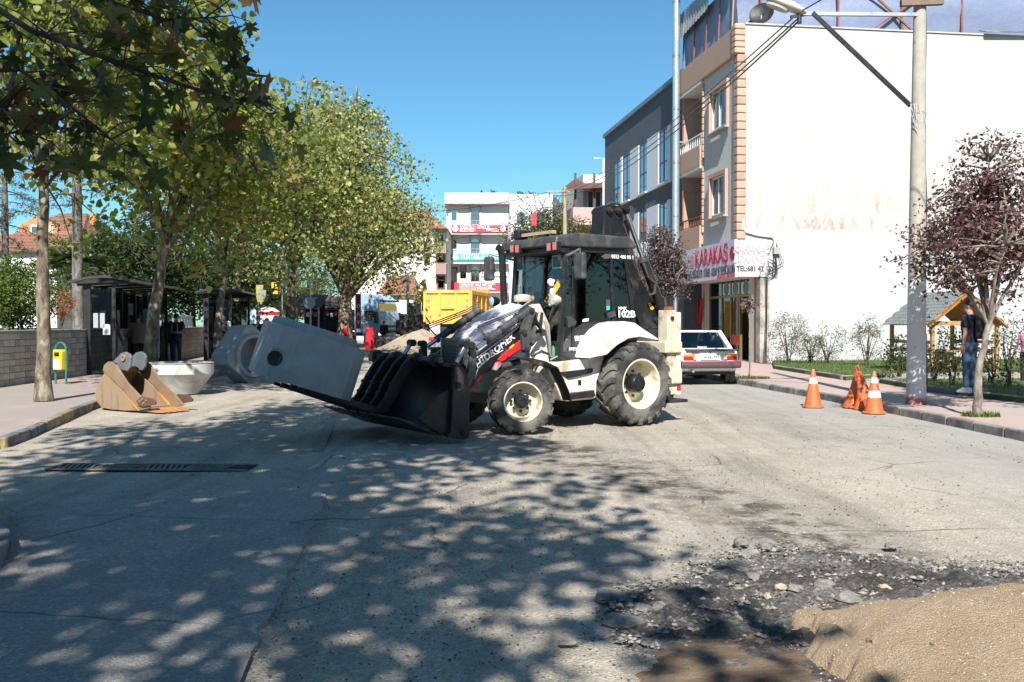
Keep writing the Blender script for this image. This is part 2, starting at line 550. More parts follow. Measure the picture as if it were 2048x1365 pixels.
# left near corner
kn = [Vector((-3.15, 2.0, 0)), Vector((-3.2, 5.3, 0)), G(27, 1125), G(18, 1080), G(0, 1035), Vector((-5.0, 8.5, 0)), Vector((-9, 8.7, 0))]
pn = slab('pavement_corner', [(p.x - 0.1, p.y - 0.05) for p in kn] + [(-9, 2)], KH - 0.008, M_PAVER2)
kerb(kn, pn, [M_KERBK, M_KERBY, M_KERBK], side=1, step=0.75)

# cast iron drain grating across the side entrance
dr = thing('drain_grating', 'long cast iron drain grating set into the shaded asphalt on the left', 'drain')
ga, gb = G(110, 934), G(505, 936)
gd = (gb - ga).normalized(); gang = math.atan2(gd.y, gd.x)
dr.location = (ga.x, ga.y, -.002); dr.rotation_euler = (0, 0, gang)
GL = (gb - ga).length
M_IRON = mat('cast_iron', (0.2, 0.185, 0.165), 0.75, 0.15, var=0.3, dirt=(0.16, 0.13, 0.1), dirt_amt=0.5, dscale=5)
MB().box(0, GL, -0.2, 0.2, -0.03, 0.0035).build('channel', mat('channel_black', (0.012, 0.012, 0.012), 0.9), dr)
MB().box(0, GL, -0.22, -0.17, 0.0, 0.014).box(0, GL, 0.17, 0.22, 0.0, 0.014).build('frame', M_IRON, dr)
seg = 0.5
nseg = int(GL / seg)
for i in range(nseg):
    mb = MB()
    mb.box(i * seg + 0.004, i * seg + 0.03, -0.17, 0.17, 0.0, 0.013)
    for k in range(7):
        x0 = i * seg + 0.06 + k * 0.062
        s_ = 1 if i % 2 else -1
        mb.bar((x0 - 0.045 * s_, -0.165, 0.007), (x0 + 0.045 * s_, 0.165, 0.007), 0.028, 0.011)
    mb.build('grate', M_IRON, dr)

# lawn on the right with its low kerbs, and the path to the little hut
M_GRASSG = mat('lawn_soil', (0.055, 0.085, 0.02), 0.95, var=0.35, scale=3, bstr=0.6, bscale=60, space='World')
la = [G(1548, 738, KH), G(1692, 761, KH), Vector((10.4, 25.9, 0)), Vector((30, 28.6, 0)), Vector((30, 38.0, 0)), Vector((9.6, 35.05, 0))]
lb = [Vector((9.05, 23.4, 0)), G(1854, 783, KH), G(2048, 806, KH), Vector((10.4, 9, 0)), Vector((30, 9, 0)), Vector((30, 26.4, 0)), Vector((11, 23.8, 0))]
l1 = slab('lawn', [(p.x, p.y) for p in la], KH + 0.09, M_GRASSG, z0=0.05)
l2 = slab('lawn', [(p.x, p.y) for p in lb], KH + 0.09, M_GRASSG, z0=0.05)
slab('path', [(9.2, 23.6), (30, 26.6), (30, 28.4), (9.2, 25.5)], KH + 0.004, mat('path_concrete', (0.34, 0.33, 0.31), 0.9, var=0.1, bstr=0.3, space='World'), z0=0.06)
kerb([la[0], la[1], Vector((10.2, 25.8, 0)), Vector((20, 27.2, 0))], l1, [M_KERBR, M_KERB], side=1, step=1.0, h=KH + 0.11, width=0.12)
kerb([Vector((20, 25.0, 0)), Vector((11, 23.8, 0)), Vector((9.1, 23.5, 0)), lb[1], lb[2], lb[3]], l2, [M_KERB, M_KERBR], side=1, step=1.0, h=KH + 0.11, width=0.12)

# grass blades
def blades(name, polys, n, h0, h1, m, z, rnd, label, cat='grass'):
    vs, fs = [], []
    for pol, cnt in zip(polys, n):
        xs = [p[0] for p in pol]; ys = [p[1] for p in pol]
        k = 0
        while k < cnt:
            x, y = rnd.uniform(min(xs), max(xs)), rnd.uniform(min(ys), max(ys))
            ins = False
            for i in range(len(pol)):
                x1, y1, x2, y2 = pol[i][0], pol[i][1], pol[i - 1][0], pol[i - 1][1]
                if (y1 > y) != (y2 > y) and x < (x2 - x1) * (y - y1) / (y2 - y1) + x1: ins = not ins
            if not ins: continue
            k += 1
            a = rnd.uniform(0, 6.28); h = rnd.uniform(h0, h1); w = 0.006 + 0.004 * rnd.random() + h * 0.03
            dx, dy = math.cos(a), math.sin(a); l = rnd.uniform(-0.6, 0.6) * h
            j = len(vs)
            vs += [(x - dx * w, y - dy * w, z), (x + dx * w, y + dy * w, z), (x + dy * l, y - dx * l, z + h)]
            fs.append((j, j + 1, j + 2))
    mb = MB(); mb.v = vs; mb.f = fs
    o = mb.build(name, m, fix=False)
    tag(o, label, cat); o['kind'] = 'stuff'
    return o
M_BLADE = leaf_mat('grass_blade', [(0, (0.05, 0.1, 0.012)), (0.6, (0.1, 0.17, 0.02)), (1, (0.2, 0.22, 0.05))], 0.4)
blades('grass', [[(p.x, p.y) for p in la], [(p.x, p.y) for p in lb]], [14000, 12000], 0.03, 0.11, M_BLADE, KH + 0.088, random.Random(4), 'short green grass on the lawn below the white wall')
gt = G(1497, 756, KH)
tufts = []
for (px, py, z, r_) in ((1500, 757, KH, 0.55), (1962, 832, KH, 0.32)):
    c = G(px, py, z)
    tufts.append([(c.x + r_ * math.cos(t), c.y + 0.7 * r_ * math.sin(t)) for t in np.linspace(0, 6.28, 9)[:-1]])
blades('weeds', tufts, [700, 500], 0.03, 0.10, M_BLADE, KH - 0.01, random.Random(8), 'tufts of weeds round the tree feet and kerbs', 'weeds')

# ------------------------------------------------------------------ broken asphalt, rubble, gravel, sand
def hnoise(x, y, seed=0):
    s = 0.0; a = 1.0; f = 1.0
    for k in range(4):
        s += a * math.sin(f * (x * 1.7 + seed) + 1.3 * math.sin(f * y * 1.1 + seed * 2)) * math.cos(f * (y * 1.9 - seed) + math.sin(f * x * 0.8))
        a *= 0.5; f *= 2.05
    return s
def inside(pol, x, y):
    ins = False
    for i in range(len(pol)):
        x1, y1, x2, y2 = pol[i][0], pol[i][1], pol[i - 1][0], pol[i - 1][1]
        if (y1 > y) != (y2 > y) and x < (x2 - x1) * (y - y1) / (y2 - y1) + x1: ins = not ins
    return ins
def edge_dist(pol, x, y):
    best = 9
    for i in range(len(pol)):
        ax, ay, bx, by = pol[i][0], pol[i][1], pol[i - 1][0], pol[i - 1][1]
        dx, dy = bx - ax, by - ay
        t = max(0, min(1, ((x - ax) * dx + (y - ay) * dy) / (dx * dx + dy * dy + 1e-9)))
        best = min(best, math.hypot(x - ax - t * dx, y - ay - t * dy))
    return best
def heap(name, pol, m, hf, step, kind='structure', fade=0.25, smooth=180):
    """a patch of loose ground: height hf(x, y, distance from edge)"""
    xs = np.arange(min(p[0] for p in pol) - step, max(p[0] for p in pol) + step, step)
    ys = np.arange(min(p[1] for p in pol) - step, max(p[1] for p in pol) + step, step)
    idx = {}; vs = []; fs = []
    for j, y in enumerate(ys):
        for i, x in enumerate(xs):
            if inside(pol, x, y):
                idx[i, j] = len(vs); vs.append((x, y, hf(x, y, edge_dist(pol, x, y))))
    for (i, j), k in idx.items():
        q = [idx.get(t) for t in ((i, j), (i + 1, j), (i + 1, j + 1), (i, j + 1))]
        if None not in q: fs.append(tuple(q))
    mb = MB(); mb.v = vs; mb.f = fs
    o = mb.build(name, m, smooth=smooth, fix=False)
    return setting(o, kind)
def gp(pts): return [(G(a, b).x, G(a, b).y) for a, b in pts]
m_, nt_, b_ = nodes_of('broken_asphalt')
v_ = coords(nt_, 'World')
c_ = ramp(nt_, noise(nt_, v_, 2.0, 6, 0.7, 0.6), [(0.34, (0.055, 0.048, 0.042)), (0.47, (0.12, 0.108, 0.095)), (0.58, (0.25, 0.235, 0.215)), (0.75, (0.34, 0.315, 0.28))])
vo_ = N(nt_, 'ShaderNodeTexVoronoi'); vo_.inputs['Scale'].default_value = 32; nt_.links.new(v_, vo_.inputs['Vector'])
c_ = mix(nt_, 1.0, c_, ramp(nt_, vo_.outputs['Color'], [(0, 0.6), (0.7, 1.1), (1, 1.9)]), 'MULTIPLY')
nt_.links.new(c_, b_.inputs['Base Color']); b_.inputs['Roughness'].default_value = 0.92
bump(nt_, b_, math_n(nt_, 'ADD', noise(nt_, v_, 30, 8, 0.8), vo_.outputs['Distance']), 1.0, 0.05)
M_BROKEN = m_
broken = gp([(1185, 1228), (1230, 1182), (1345, 1160), (1420, 1112), (1560, 1098), (1700, 1108), (1860, 1128), (2060, 1142), (2200, 1180), (2130, 1330), (1800, 1400), (1500, 1350), (1330, 1320), (1240, 1300)])
heap('broken_ground', broken, M_BROKEN, lambda x, y, d: -.014 + min(1, d / 0.12) * .014 + min(1, d / 0.35) * max(-0.01, 0.03 + 0.025 * hnoise(x * 1.6, y * 1.6, 2) + 0.022 * hnoise(x * 7, y * 7, 5) + .012 * hnoise(x * 23, y * 21, 9)), 0.025)

# sand heap
m_, nt_, b_ = nodes_of('sand')
v_ = coords(nt_, 'World')
c_ = ramp(nt_, noise(nt_, v_, 3, 6, 0.65), [(0.32, (0.54, 0.40, 0.26)), (0.7, (0.66, 0.51, 0.35))])
c_ = mix(nt_, 1.0, c_, ramp(nt_, noise(nt_, v_, 150, 3, .8), [(0.3, 0.6), (0.7, 1.35)]), 'MULTIPLY')
nt_.links.new(c_, b_.inputs['Base Color']); b_.inputs['Roughness'].default_value = 0.95
b_.inputs['Specular IOR Level'].default_value = 0.15
bump(nt_, b_, math_n(nt_, 'ADD', noise(nt_, v_, 45, 5, 0.7), math_n(nt_, 'MULTIPLY', noise(nt_, v_, 110, 3, .8), 1.2)), 1.0, 0.035)
M_SAND = m_
crackA, crackB = G(1535, 1238), G(1690, 1430)
sand = [(crackA.x, crackA.y), (1.72, 5.28), (2.0, 5.25), (2.4, 5.5), (2.9, 5.55), (3.6, 5.35), (5.2, 4.9), (5.4, 3.2), (3.5, 2.4), (1.7, 2.6), (crackB.x, crackB.y)]
soil = gp([(1250, 1345), (1300, 1290), (1345, 1262), (1400, 1236), (1470, 1226), (1560, 1232)]) + [(crackA.x + .1, crackA.y - .1), (crackB.x + .12, crackB.y), (1.7, 2.6), (.7, 2.8), (.5, 3.5)]
RJ = random.Random(77)
def rim(x, y, d):
    """the rim thins out in ragged tongues"""
    return max(0.0, min(1.0, (d - .05 * (1 + hnoise(x * 6, y * 6, 8))) / .07))
def sand_h(x, y, d):
    r_ = .05 + .25 * math.exp(-((x - 2.55) / .85) ** 2 - ((y - 4.55) / .62) ** 2) + .03 * math.exp(-((x - 1.8) / .5) ** 2 - ((y - 4.3) / .7) ** 2)
    r_ += .012 * hnoise(x * 3.4, y * 3.4, 3) + .005 * hnoise(x * 13, y * 12, 6)
    k = rim(x, y, d)
    # steep slumped face along the crack, gentle foot elsewhere
    cx_ = crackA.x + (crackB.x - crackA.x) * (y - crackA.y) / (crackB.y - crackA.y)
    foot = min(1, d / (.2 if x - cx_ < .22 else .4))
    return max(.0, r_) * foot ** .8 * k - .03 * (1 - k)
def soil_h(x, y, d):
    k = rim(x, y, d)
    return (.008 + .004 * hnoise(x * 2.4, y * 2.4, 1) + .004 * hnoise(x * 9, y * 9, 4)) * k - .03 * (1 - k)
m_, nt_, b_ = nodes_of('damp_soil')
v_ = coords(nt_, 'World')
c_ = ramp(nt_, noise(nt_, coords(nt_, 'World', (1, 3, 1)), 2.2, 7, .7, .4), [(.36, (.10, .066, .04)), (.52, (.19, .13, .08)), (.66, (.34, .245, .155))])
c_ = mix(nt_, 1.0, c_, ramp(nt_, noise(nt_, v_, 120, 3, .8), [(.3, .6), (.7, 1.35)]), 'MULTIPLY')
nt_.links.new(c_, b_.inputs['Base Color']); b_.inputs['Roughness'].default_value = .95
bump(nt_, b_, noise(nt_, v_, 60, 6, .75), 1.0, .02)
setting(heap('soil_spill', soil, m_, lambda x, y, d: soil_h(x, y, d) + RJ.uniform(-.002, .002), .022))
heap('sand_heap', sand, M_SAND, lambda x, y, d: sand_h(x, y, d) + RJ.uniform(-.0016, .0016), .015)
sand_hh = sand_h
tag(bpy.data.objects['sand_heap'], 'heap of brown sand in the sunlit foreground corner', 'sand heap')
bpy.data.objects['sand_heap']['kind'] = 'thing'

def stones(name, places, m, label, cat='gravel', seed=1):
    """many loose stones in one mesh: squashed, irregular lumps"""
    rs = random.Random(seed)
    vs, fs = [], []
    base = [(1, 0, 0), (0, 1, 0), (-1, 0, 0), (0, -1, 0), (0, 0, 1), (0, 0, -1)]
    tri = [(0, 1, 4), (1, 2, 4), (2, 3, 4), (3, 0, 4), (1, 0, 5), (2, 1, 5), (3, 2, 5), (0, 3, 5)]
    for x, y, z, s in places:
        a = rs.uniform(0, 6.28); k = len(vs)
        ca, sa = math.cos(a), math.sin(a)
        for bx, by, bz in base:
            f = rs.uniform(0.7, 1.2)
            X, Y, Z = bx * s * f, by * s * f * 0.8, bz * s * f * 0.6
            X += rs.uniform(-.25, .25) * s; Y += rs.uniform(-.25, .25) * s
            vs.append((x + X * ca - Y * sa, y + X * sa + Y * ca, z + s * 0.3 + Z))
        fs += [tuple(i + k for i in t) for t in tri]
    mb = MB(); mb.v = vs; mb.f = fs
    o = mb.build(name, m, fix=False)
    tag(o, label, cat); o['kind'] = 'stuff'
    return o
def stone_mat(name, stops):
    m, nt, b = nodes_of(name)
    g = N(nt, 'ShaderNodeNewGeometry')
    c = ramp(nt, g.outputs['Random Per Island'], stops)
    c = mix(nt, 1.0, c, ramp(nt, noise(nt, coords(nt, 'World'), 60, 4), [(0.3, 0.75), (0.7, 1.25)]), 'MULTIPLY')
    nt.links.new(c, b.inputs['Base Color']); b.inputs['Roughness'].default_value = 0.9
    return m
M_GRAVEL = stone_mat('gravel', [(0, (0.05, 0.048, 0.045)), (0.35, (0.15, 0.14, 0.13)), (0.75, (0.28, 0.25, 0.21)), (1, (0.38, 0.36, 0.33))])
M_GRAVELD = stone_mat('dark_gravel', [(0, (0.03, 0.03, 0.03)), (0.6, (0.08, 0.076, 0.072)), (1, (0.17, 0.16, 0.15))])
rs = random.Random(21)
pls = []
for k in range(9000):
    y = 3.6 + 13 * rs.random() ** 1.6; x = rs.uniform(-0.33, 0.56) * y * 1.05 + rs.uniform(-0.4, 0.4)
    if x > 6.4 or (y < 6 and x > 1.0): continue
    dens = hnoise(x * 0.7, y * 0.5, 4)
    if rs.random() > 0.45 + 0.5 * dens: continue
    pls.append((x, y, -0.008, rs.uniform(0.004, 0.011) * (1 + 0.03 * y)))
stones('gravel', pls, M_GRAVEL, 'fine loose gravel strewn over the dusty road', seed=2)
pls = []
for k in range(1100):
    t = rs.random(); x = rs.gauss(-0.6, 0.5) + 0.2 * t; y = 4.6 + 5.2 * t
    pls.append((x, y, -0.006, rs.uniform(0.003, 0.009)))
for k in range(300):
    y = rs.uniform(4.2, 9); x = rs.uniform(-0.48, 0.1) * y
    pls.append((x, y, 0.004, rs.uniform(0.003, 0.009)))
stones('dark_gravel', pls, M_GRAVELD, 'dark asphalt crumbs strewn over the shaded road', seed=3)
pls = []
while len(pls) < 7000:
    x, y = rs.uniform(0.4, 4.6), rs.uniform(4.6, 7.5)
    if not inside(broken, x, y): continue
    pls.append((x, y, 0.02 + 0.025 * hnoise(x * 1.6, y * 1.6, 2), 0.005 + 0.022 * rs.random() ** 4))
for k in range(2600):
    j = rs.randrange(len(broken)); a_, b2 = broken[j], broken[j - 1]; t = rs.random()
    x, y = a_[0] + (b2[0] - a_[0]) * t + rs.gauss(0, .16), a_[1] + (b2[1] - a_[1]) * t + rs.gauss(0, .2)
    pls.append((x, y, -.006, .003 + .011 * rs.random() ** 3))
stones('rubble', pls, stone_mat('rubble_stone', [(0, (.06, .056, .05)), (.5, (.15, .14, .128)), (.85, (.25, .235, .21)), (1, (.32, .3, .27))]), 'stony crumbs lying over the torn up asphalt', 'rubble', seed=4)
# larger chunks of torn asphalt, each a stone of its own
def chunk(px, py, s, m, label, flat=0.45, seed=0):
    r_ = random.Random(seed)
    bm = bmesh.new(); bmesh.ops.create_icosphere(bm, subdivisions=2, radius=1)
    for v in bm.verts:
        n_ = 1 + 0.28 * hnoise(v.co.x * 1.4 + seed, v.co.y * 1.4, seed) + r_.uniform(-.08, .08)
        n_ *= 1 + r_.uniform(-.12, .12)
        v.co = Vector((v.co.x * n_ * s, v.co.y * n_ * s * 0.75, max(-0.3, v.co.z) * n_ * s * flat))
    me = bpy.data.meshes.new('asphalt_chunk'); bm.to_mesh(me); bm.free()
    p = G(px, py)
    o = obj('asphalt_chunk', me, m); o.location = (p.x, p.y, 0.02); o.rotation_euler = (0, 0, r_.uniform(0, 6))
    return tag(o, label, 'asphalt chunk', 'chunks of torn asphalt')
M_CHUNK = mat('asphalt_lump', (0.24, 0.225, 0.205), 0.9, var=0.35, scale=6, bstr=1.0, bscale=22, bdist=0.03, dirt=(0.07, 0.065, 0.06), dirt_amt=0.5, dscale=4)
CH = [(1225, 1200, .16, 'wide pale asphalt slab at the left end of the torn patch'),
      (1250, 1252, .15, 'shaded asphalt lump just left of the sand heap'),
      (1300, 1228, .13, 'dark asphalt lump between two larger shaded slabs'),
      (1480, 1092, .09, 'small pale asphalt lump at the far edge of the torn patch'),
      (1535, 1098, .11, 'dark knobbly asphalt lump at the far edge of the torn patch'),
      (1500, 1118, .1, 'flat asphalt lump near the far edge of the torn patch'),
      (1650, 1180, .10, 'pale flat asphalt piece in the middle of the torn patch'),
      (1700, 1205, .11, 'long pale asphalt piece just behind the sand'),
      (1590, 1185, .07, 'asphalt lump beside the dark gap in the torn patch'),
      (1860, 1212, .11, 'grey slanting asphalt piece against the right side of the sand'),
      (1785, 1098, .07, 'lone lump on the road behind the torn patch'),
      (1505, 1160, .08, 'grey asphalt lump in the torn patch left of its middle'),
      (1400, 1130, .09, 'asphalt lump half in shade near the torn patch'),
      (1135, 1293, .06, 'small asphalt lump alone in the shade at the bottom')]
for k, (px, py, s, lb_) in enumerate(CH):
    chunk(px, py, s * .85, M_CHUNK, lb_, 0.28 if s > .12 else .45, k + 3)
for k, (px, py, s, lb_) in enumerate([(1560, 1185, .032, 'round tan pebble in the torn asphalt'), (1535, 1205, .03, 'pale pebble near the edge of the sand'), (1770, 1187, .035, 'flat yellowish stone right of the torn patch middle')]):
    o = chunk(px, py, s, mat('tan_pebble', (0.42, 0.33, 0.22), .85, bstr=.2), lb_, .7, k + 40)
    o.name = 'pebble'; o['category'] = 'stone'; del o['group']
    o.location.z = 0.03

pls = []
while len(pls) < 9000:
    x, y = rs.uniform(.5, 4.5), rs.uniform(3.2, 5.6)
    if inside(sand, x, y):
        pls.append((x, y, sand_h(x, y, edge_dist(sand, x, y)) - .002, .0025 + .006 * rs.random() ** 4))
stones('sand_grit', pls, stone_mat('sand_grit', [(0, (.24, .16, .09)), (.6, (.42, .30, .19)), (1, (.5, .42, .32))]), 'small grit lying on the sand heap', seed=5)
for k, (px, py, r_) in enumerate(((1748, 1250, .04), (1960, 1236, .026), (1870, 1275, .026))):
    q = G(px, py, .2)
    o = chunk(px, py, r_, M_SAND, ['round damp sand clod near the crest of the sand heap', 'small sand clod at the right of the sand heap', 'sand clod in the middle of the sand heap'][k], .8, 60 + k)
    o.name = 'sand_clod'; o['category'] = 'sand clod'; o['group'] = 'clods on the sand'
    o.location = (q.x, q.y, sand_h(q.x, q.y, edge_dist(sand, q.x, q.y)) - .012)

pls = []
for k in range(2600):
    j = rs.randrange(len(sand)); a_, b2 = sand[j], sand[j - 1]; t = rs.random()
    x, y = a_[0] + (b2[0] - a_[0]) * t + rs.gauss(0, .1), a_[1] + (b2[1] - a_[1]) * t + rs.gauss(0, .1)
    pls.append((x, y, .0, .003 + .009 * rs.random() ** 3))
stones('spilt_sand', pls, MATS.get('x') or bpy.data.materials['sand_grit'], 'crumbs of sand spilt round the rim of the heap', 'sand', seed=6)
# ================================================================== buildings
M_WALL = None
def plaster(name, base, stain, amt, sc=0.5, vert=True, rough=0.9):
    if name in MATS: return MATS[name]
    m, nt, b = nodes_of(name)
    v = coords(nt, 'Object')
    f = noise(nt, v, sc, 7, 0.65, 0.3)
    c = mix(nt, ramp(nt, f, [(0.55 - amt * 0.3, 0.0), (0.85, 0.55)]), base, stain)
    vs_ = coords(nt, 'Object', (2.2, 2.2, 0.25))
    st = noise(nt, vs_, 1.4, 6, 0.7)
    if vert: c = mix(nt, ramp(nt, st, [(0.6, 0.0), (0.8, amt * 0.6)]), c, stain)
    c = mix(nt, 1.0, c, ramp(nt, noise(nt, v, 14, 4), [(0.3, 0.95), (0.7, 1.04)]), 'MULTIPLY')
    nt.links.new(c, b.inputs['Base Color'])
    b.inputs['Roughness'].default_value = rough
    bump(nt, b, noise(nt, v, 40, 4), 0.15, 0.01)
    MATS[name] = m
    return m
# the big gable wall: cream render, whitewashed up to a line, with a ragged stain band above that line
def gable_mat():
    m, nt, b = nodes_of('gable_render')
    v = coords(nt, 'Object')
    sx = N(nt, 'ShaderNodeSeparateXYZ'); nt.links.new(v, sx.inputs[0])
    z = sx.outputs[2]
    big = noise(nt, v, 0.45, 6, 0.6, 0.4)
    c = mix(nt, ramp(nt, big, [(0.42, 0.0), (0.75, 0.6)]), (0.435, 0.43, 0.415), (0.385, 0.36, 0.315))
    stain = noise(nt, coords(nt, 'Object', (1.2, 1.2, 0.55)), 1.3, 7, 0.72, 0.5)
    zz = math_n(nt, 'MULTIPLY', z, 0.1)
    band = ramp(nt, zz, [(0.505, 0.0), (0.51, 1.0), (0.58, 0.7), (0.72, 0.0)])
    c = mix(nt, mix(nt, 1.0, band, ramp(nt, stain, [(0.5, 0.0), (0.66, 0.85)]), 'MULTIPLY'), c, (0.27, 0.20, 0.125))
    top = ramp(nt, zz, [(1.02, 0.0), (1.24, 0.8)])
    drip = noise(nt, coords(nt, 'Object', (3, 3, 0.3)), 1.0, 6, 0.7)
    streak = noise(nt, coords(nt, 'Object', (1.5, 1.5, 0.12)), 1.2, 7, 0.7)
    c = mix(nt, ramp(nt, streak, [(.56, 0.0), (.72, .28)]), c, (.33, .30, .25))
    foot = ramp(nt, zz, [(.02, .8), (.06, 0.0)])
    c = mix(nt, foot, c, (.3, .28, .25))
    c = mix(nt, mix(nt, 1.0, top, ramp(nt, drip, [(0.55, 0.0), (0.75, 0.7)]), 'MULTIPLY'), c, (0.28, 0.21, 0.14))
    fresh = ramp(nt, zz, [(0.502, 1.0), (0.506, 0.0)])
    c = mix(nt, fresh, c, (0.42, 0.42, 0.42))
    nt.links.new(c, b.inputs['Base Color']); b.inputs['Roughness'].default_value = 0.9
    b.inputs['Specular IOR Level'].default_value = 0.2
    bump(nt, b, math_n(nt, 'ADD', noise(nt, v, 30, 4), big), 0.12, 0.01)
    return m
M_GABLE = gable_mat()
M_PEACH = plaster('peach_render', (0.42, 0.275, 0.21), (0.34, 0.235, 0.185), 0.4)
M_QUOIN = mat('quoin_render', (0.40, 0.275, 0.205), 0.85, var=0.1, bstr=0.2, per_obj=0.12)
M_GREYREND = mat('grey_roughcast', (0.52, 0.50, 0.49), 0.95, var=0.1, scale=8, bstr=0.7, bscale=70, bdist=0.02)
M_PVC = mat('white_pvc', (0.72, 0.72, 0.72), 0.4, var=0.03)
M_PANE = glass('window_pane', (0.10, 0.13, 0.15), 0.28)
M_PANEC = glass('shop_pane', (0.55, 0.57, 0.55), 0.05)
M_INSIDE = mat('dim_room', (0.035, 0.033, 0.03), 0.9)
M_TARP = mat('blue_tarpaulin', (0.17, 0.205, 0.31), 0.5, var=0.06, bstr=0.35, bscale=1.6, bdist=0.1)
M_CORR = mat('corrugated_sheet', (0.40, 0.40, 0.40), 0.5, 0.5, var=0.2, dirt=(0.3, 0.22, 0.16), dirt_amt=0.3)
M_RUST = mat('rusty_steel', (0.25, 0.095, 0.055), 0.8, 0.2, var=0.3)
M_GOLD = mat('gold_frame', (0.27, 0.19, 0.07), 0.4, 0.5, var=0.1)
M_SIGN = mat('sign_sheet', (0.5, 0.5, 0.6), 0.45, var=0.03)
M_MAROON = mat('maroon_letter', (0.36, 0.012, 0.035), 0.5)
M_NAVYL = mat('dark_letter', (0.045, 0.03, 0.055), 0.5)
M_FADED = mat('faded_letter', (0.43, 0.345, 0.345), 0.7)
M_CONC = mat('concrete', (0.34, 0.335, 0.32), 0.9, var=0.15, scale=3, bstr=0.5, bscale=40, dirt=(0.22, 0.21, 0.19), dirt_amt=0.4)

RB = Frame(8.3, 35.0, R(8.1))
rest = thing('restaurant_building', 'four storey block with huge blank white wall and ground floor restaurant', 'building', (8.3, 35.0, 0), R(8.1))
DEP = 6.6                                            # street front is 6.6 m wide
Ztop = 12.55
Zslab = RB.px(1473, 481, 'x', 0).z                   # underside of the overhanging floors
Zsb = RB.px(1473, 555, 'x', 0).z
bx = RB.px(1405, 400, 'x', 0).y                      # where the balcony bay starts
# gable wall: upper part from the corner, ground part set back 1 m
GX = RB.px(1531, 640, 'y', 0).x
mb = MB()
mb.prism([(0.10, Zsb + .02), (GX, Zsb + .02), (GX, 0.05), (24, 0.05), (24, Ztop), (0.10, Ztop)], 0.0, 0.3, 'y')
mb.build('gable_wall', M_GABLE, rest)
# street front of the upper floors
mb = MB(); mb.box(0.03, 0.3, 0.32, bx, Zslab, RB.px(1470, 110, 'x', 0).z); mb.build('front_wall', M_GREYREND, rest)
# parapet band
zb0, zb1 = RB.px(1467, 112, 'x', -0.1).z, RB.px(1467, 56, 'x', -0.1).z
MB().box(-0.12, 0.15, 0.0, DEP, zb0, zb1).build('parapet', M_PEACH, rest, bevel=.02)
MB().box(-0.10, 3, bx, DEP, zb0 - .12, zb0 - .002).build('soffit', M_WHITE, rest)
# slab below the overhang, and the core of the house
MB().box(-0.02, 4, 0.31, DEP, Zsb + .02, Zsb + .16).build('ceiling_slab', plaster('slab_plaster', (0.62, 0.58, 0.54), (0.4, 0.36, 0.33), 0.4), rest)
MB().box(1.35, 10, bx, DEP, Zsb + .17, Ztop - .3).build('balcony_back_wall', plaster('balcony_wall', (0.42, 0.42, 0.43), (0.3, 0.3, 0.3), 0.3), rest)
MB().box(0.05, 1.4, DEP - .14, DEP, Zsb + .17, zb0 - .13).build('party_wall', M_PEACH, rest)
MB().box(0.3, 22, 0.3, 12, Ztop - .4, Ztop - .2).build('roof_deck', M_CONC, rest)
MB().box(0.302, 1.34, bx - .2, bx - .002, Zsb + .17, zb0 - .13).build('bay_side_wall', M_GREYREND, rest)
# quoin blocks up the corner
def quoins(y0, y1, x0, x1, za, zb, n, par):
    hz = (zb - za) / n
    for k in range(n):
        mb = MB(); mb.box(x0, x1, y0, y1, za + k * hz + .004, za + (k + 1) * hz - .004)
        mb.build('quoin', M_QUOIN, par, bevel=.05, seg=3)
zq0, zq1 = RB.px(1478, 478, 'x', -.04).z, zb0
quoins(-0.06, 0.32, -0.06, 0.30, zq0, zq1, 22, rest)
quoins(-0.10, 0.30, -0.17, 0.24, zb0 + .01, zb1 + .08, 5, rest)
quoins(bx - .12, bx + .06, -.05, .1, Zslab + .6, zb0 - .14, 22, rest)
MB().box(.25, 24, -.05, .35, Ztop + .005, Ztop + .06).build('coping', mat('pale_coping', (.42, .4, .37), .9), rest)
# front windows
def pvc_window(par, plane, quad, frame_m=M_PVC, surround=None, name='window', mull=(0.45,), frame=None, depth=.08, proud=0.0, fw=.05):
    """a window in the plane x = const of the restaurant frame: quad = y0, y1, z0, z1"""
    y0, y1, z0, z1 = quad
    x = plane
    w = empty(name, par, (0, 0, 0))
    MB().box(x + .05, x + .06, y0, y1, z0, z1).build('pane', M_PANE, w)
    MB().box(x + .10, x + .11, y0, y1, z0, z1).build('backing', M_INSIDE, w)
    mb = MB()
    mb.box(x, x + depth, y0, y0 + fw, z0, z1).box(x, x + depth, y1 - fw, y1, z0, z1).box(x + .002, x + depth, y0 + fw, y1 - fw, z0, z0 + fw).box(x + .002, x + depth, y0 + fw, y1 - fw, z1 - fw, z1)
    for t in mull:
        yy = y0 + (y1 - y0) * t
        mb.box(x + .003, x + depth, yy - .03, yy + .03, z0 + fw, z1 - fw)
    mb.build('frame', frame_m, w)
    if surround is not None:
        s = .16
        mb = MB()
        mb.box(x - .12, x - .001, y0 - s, y0 - .01, z0 - .12, z1 + s).box(x - .12, x - .001, y1 + .01, y1 + s, z0 - .12, z1 + s).box(x - .118, x - .001, y0 - .01, y1 + .01, z1 + .01, z1 + s)
        mb.build('surround', surround, w)
        MB().box(x - .2, x - .001, y0 - s - .03, y1 + s + .03, z0 - .18, z0 - .121).build('sill', M_CONC, w)
    return w
for q in (((1456, 167), (1456, 246), (1424, 186)), ((1453, 347), (1453, 424), (1424, 358))):
    a = RB.px(*q[0], 'x', -.02); b = RB.px(*q[1], 'x', -.02); c = RB.px(*q[2], 'x', -.02)
    pvc_window(rest, -.02, (a.y, c.y, b.z, a.z), surround=M_PEACH, mull=(.55,))
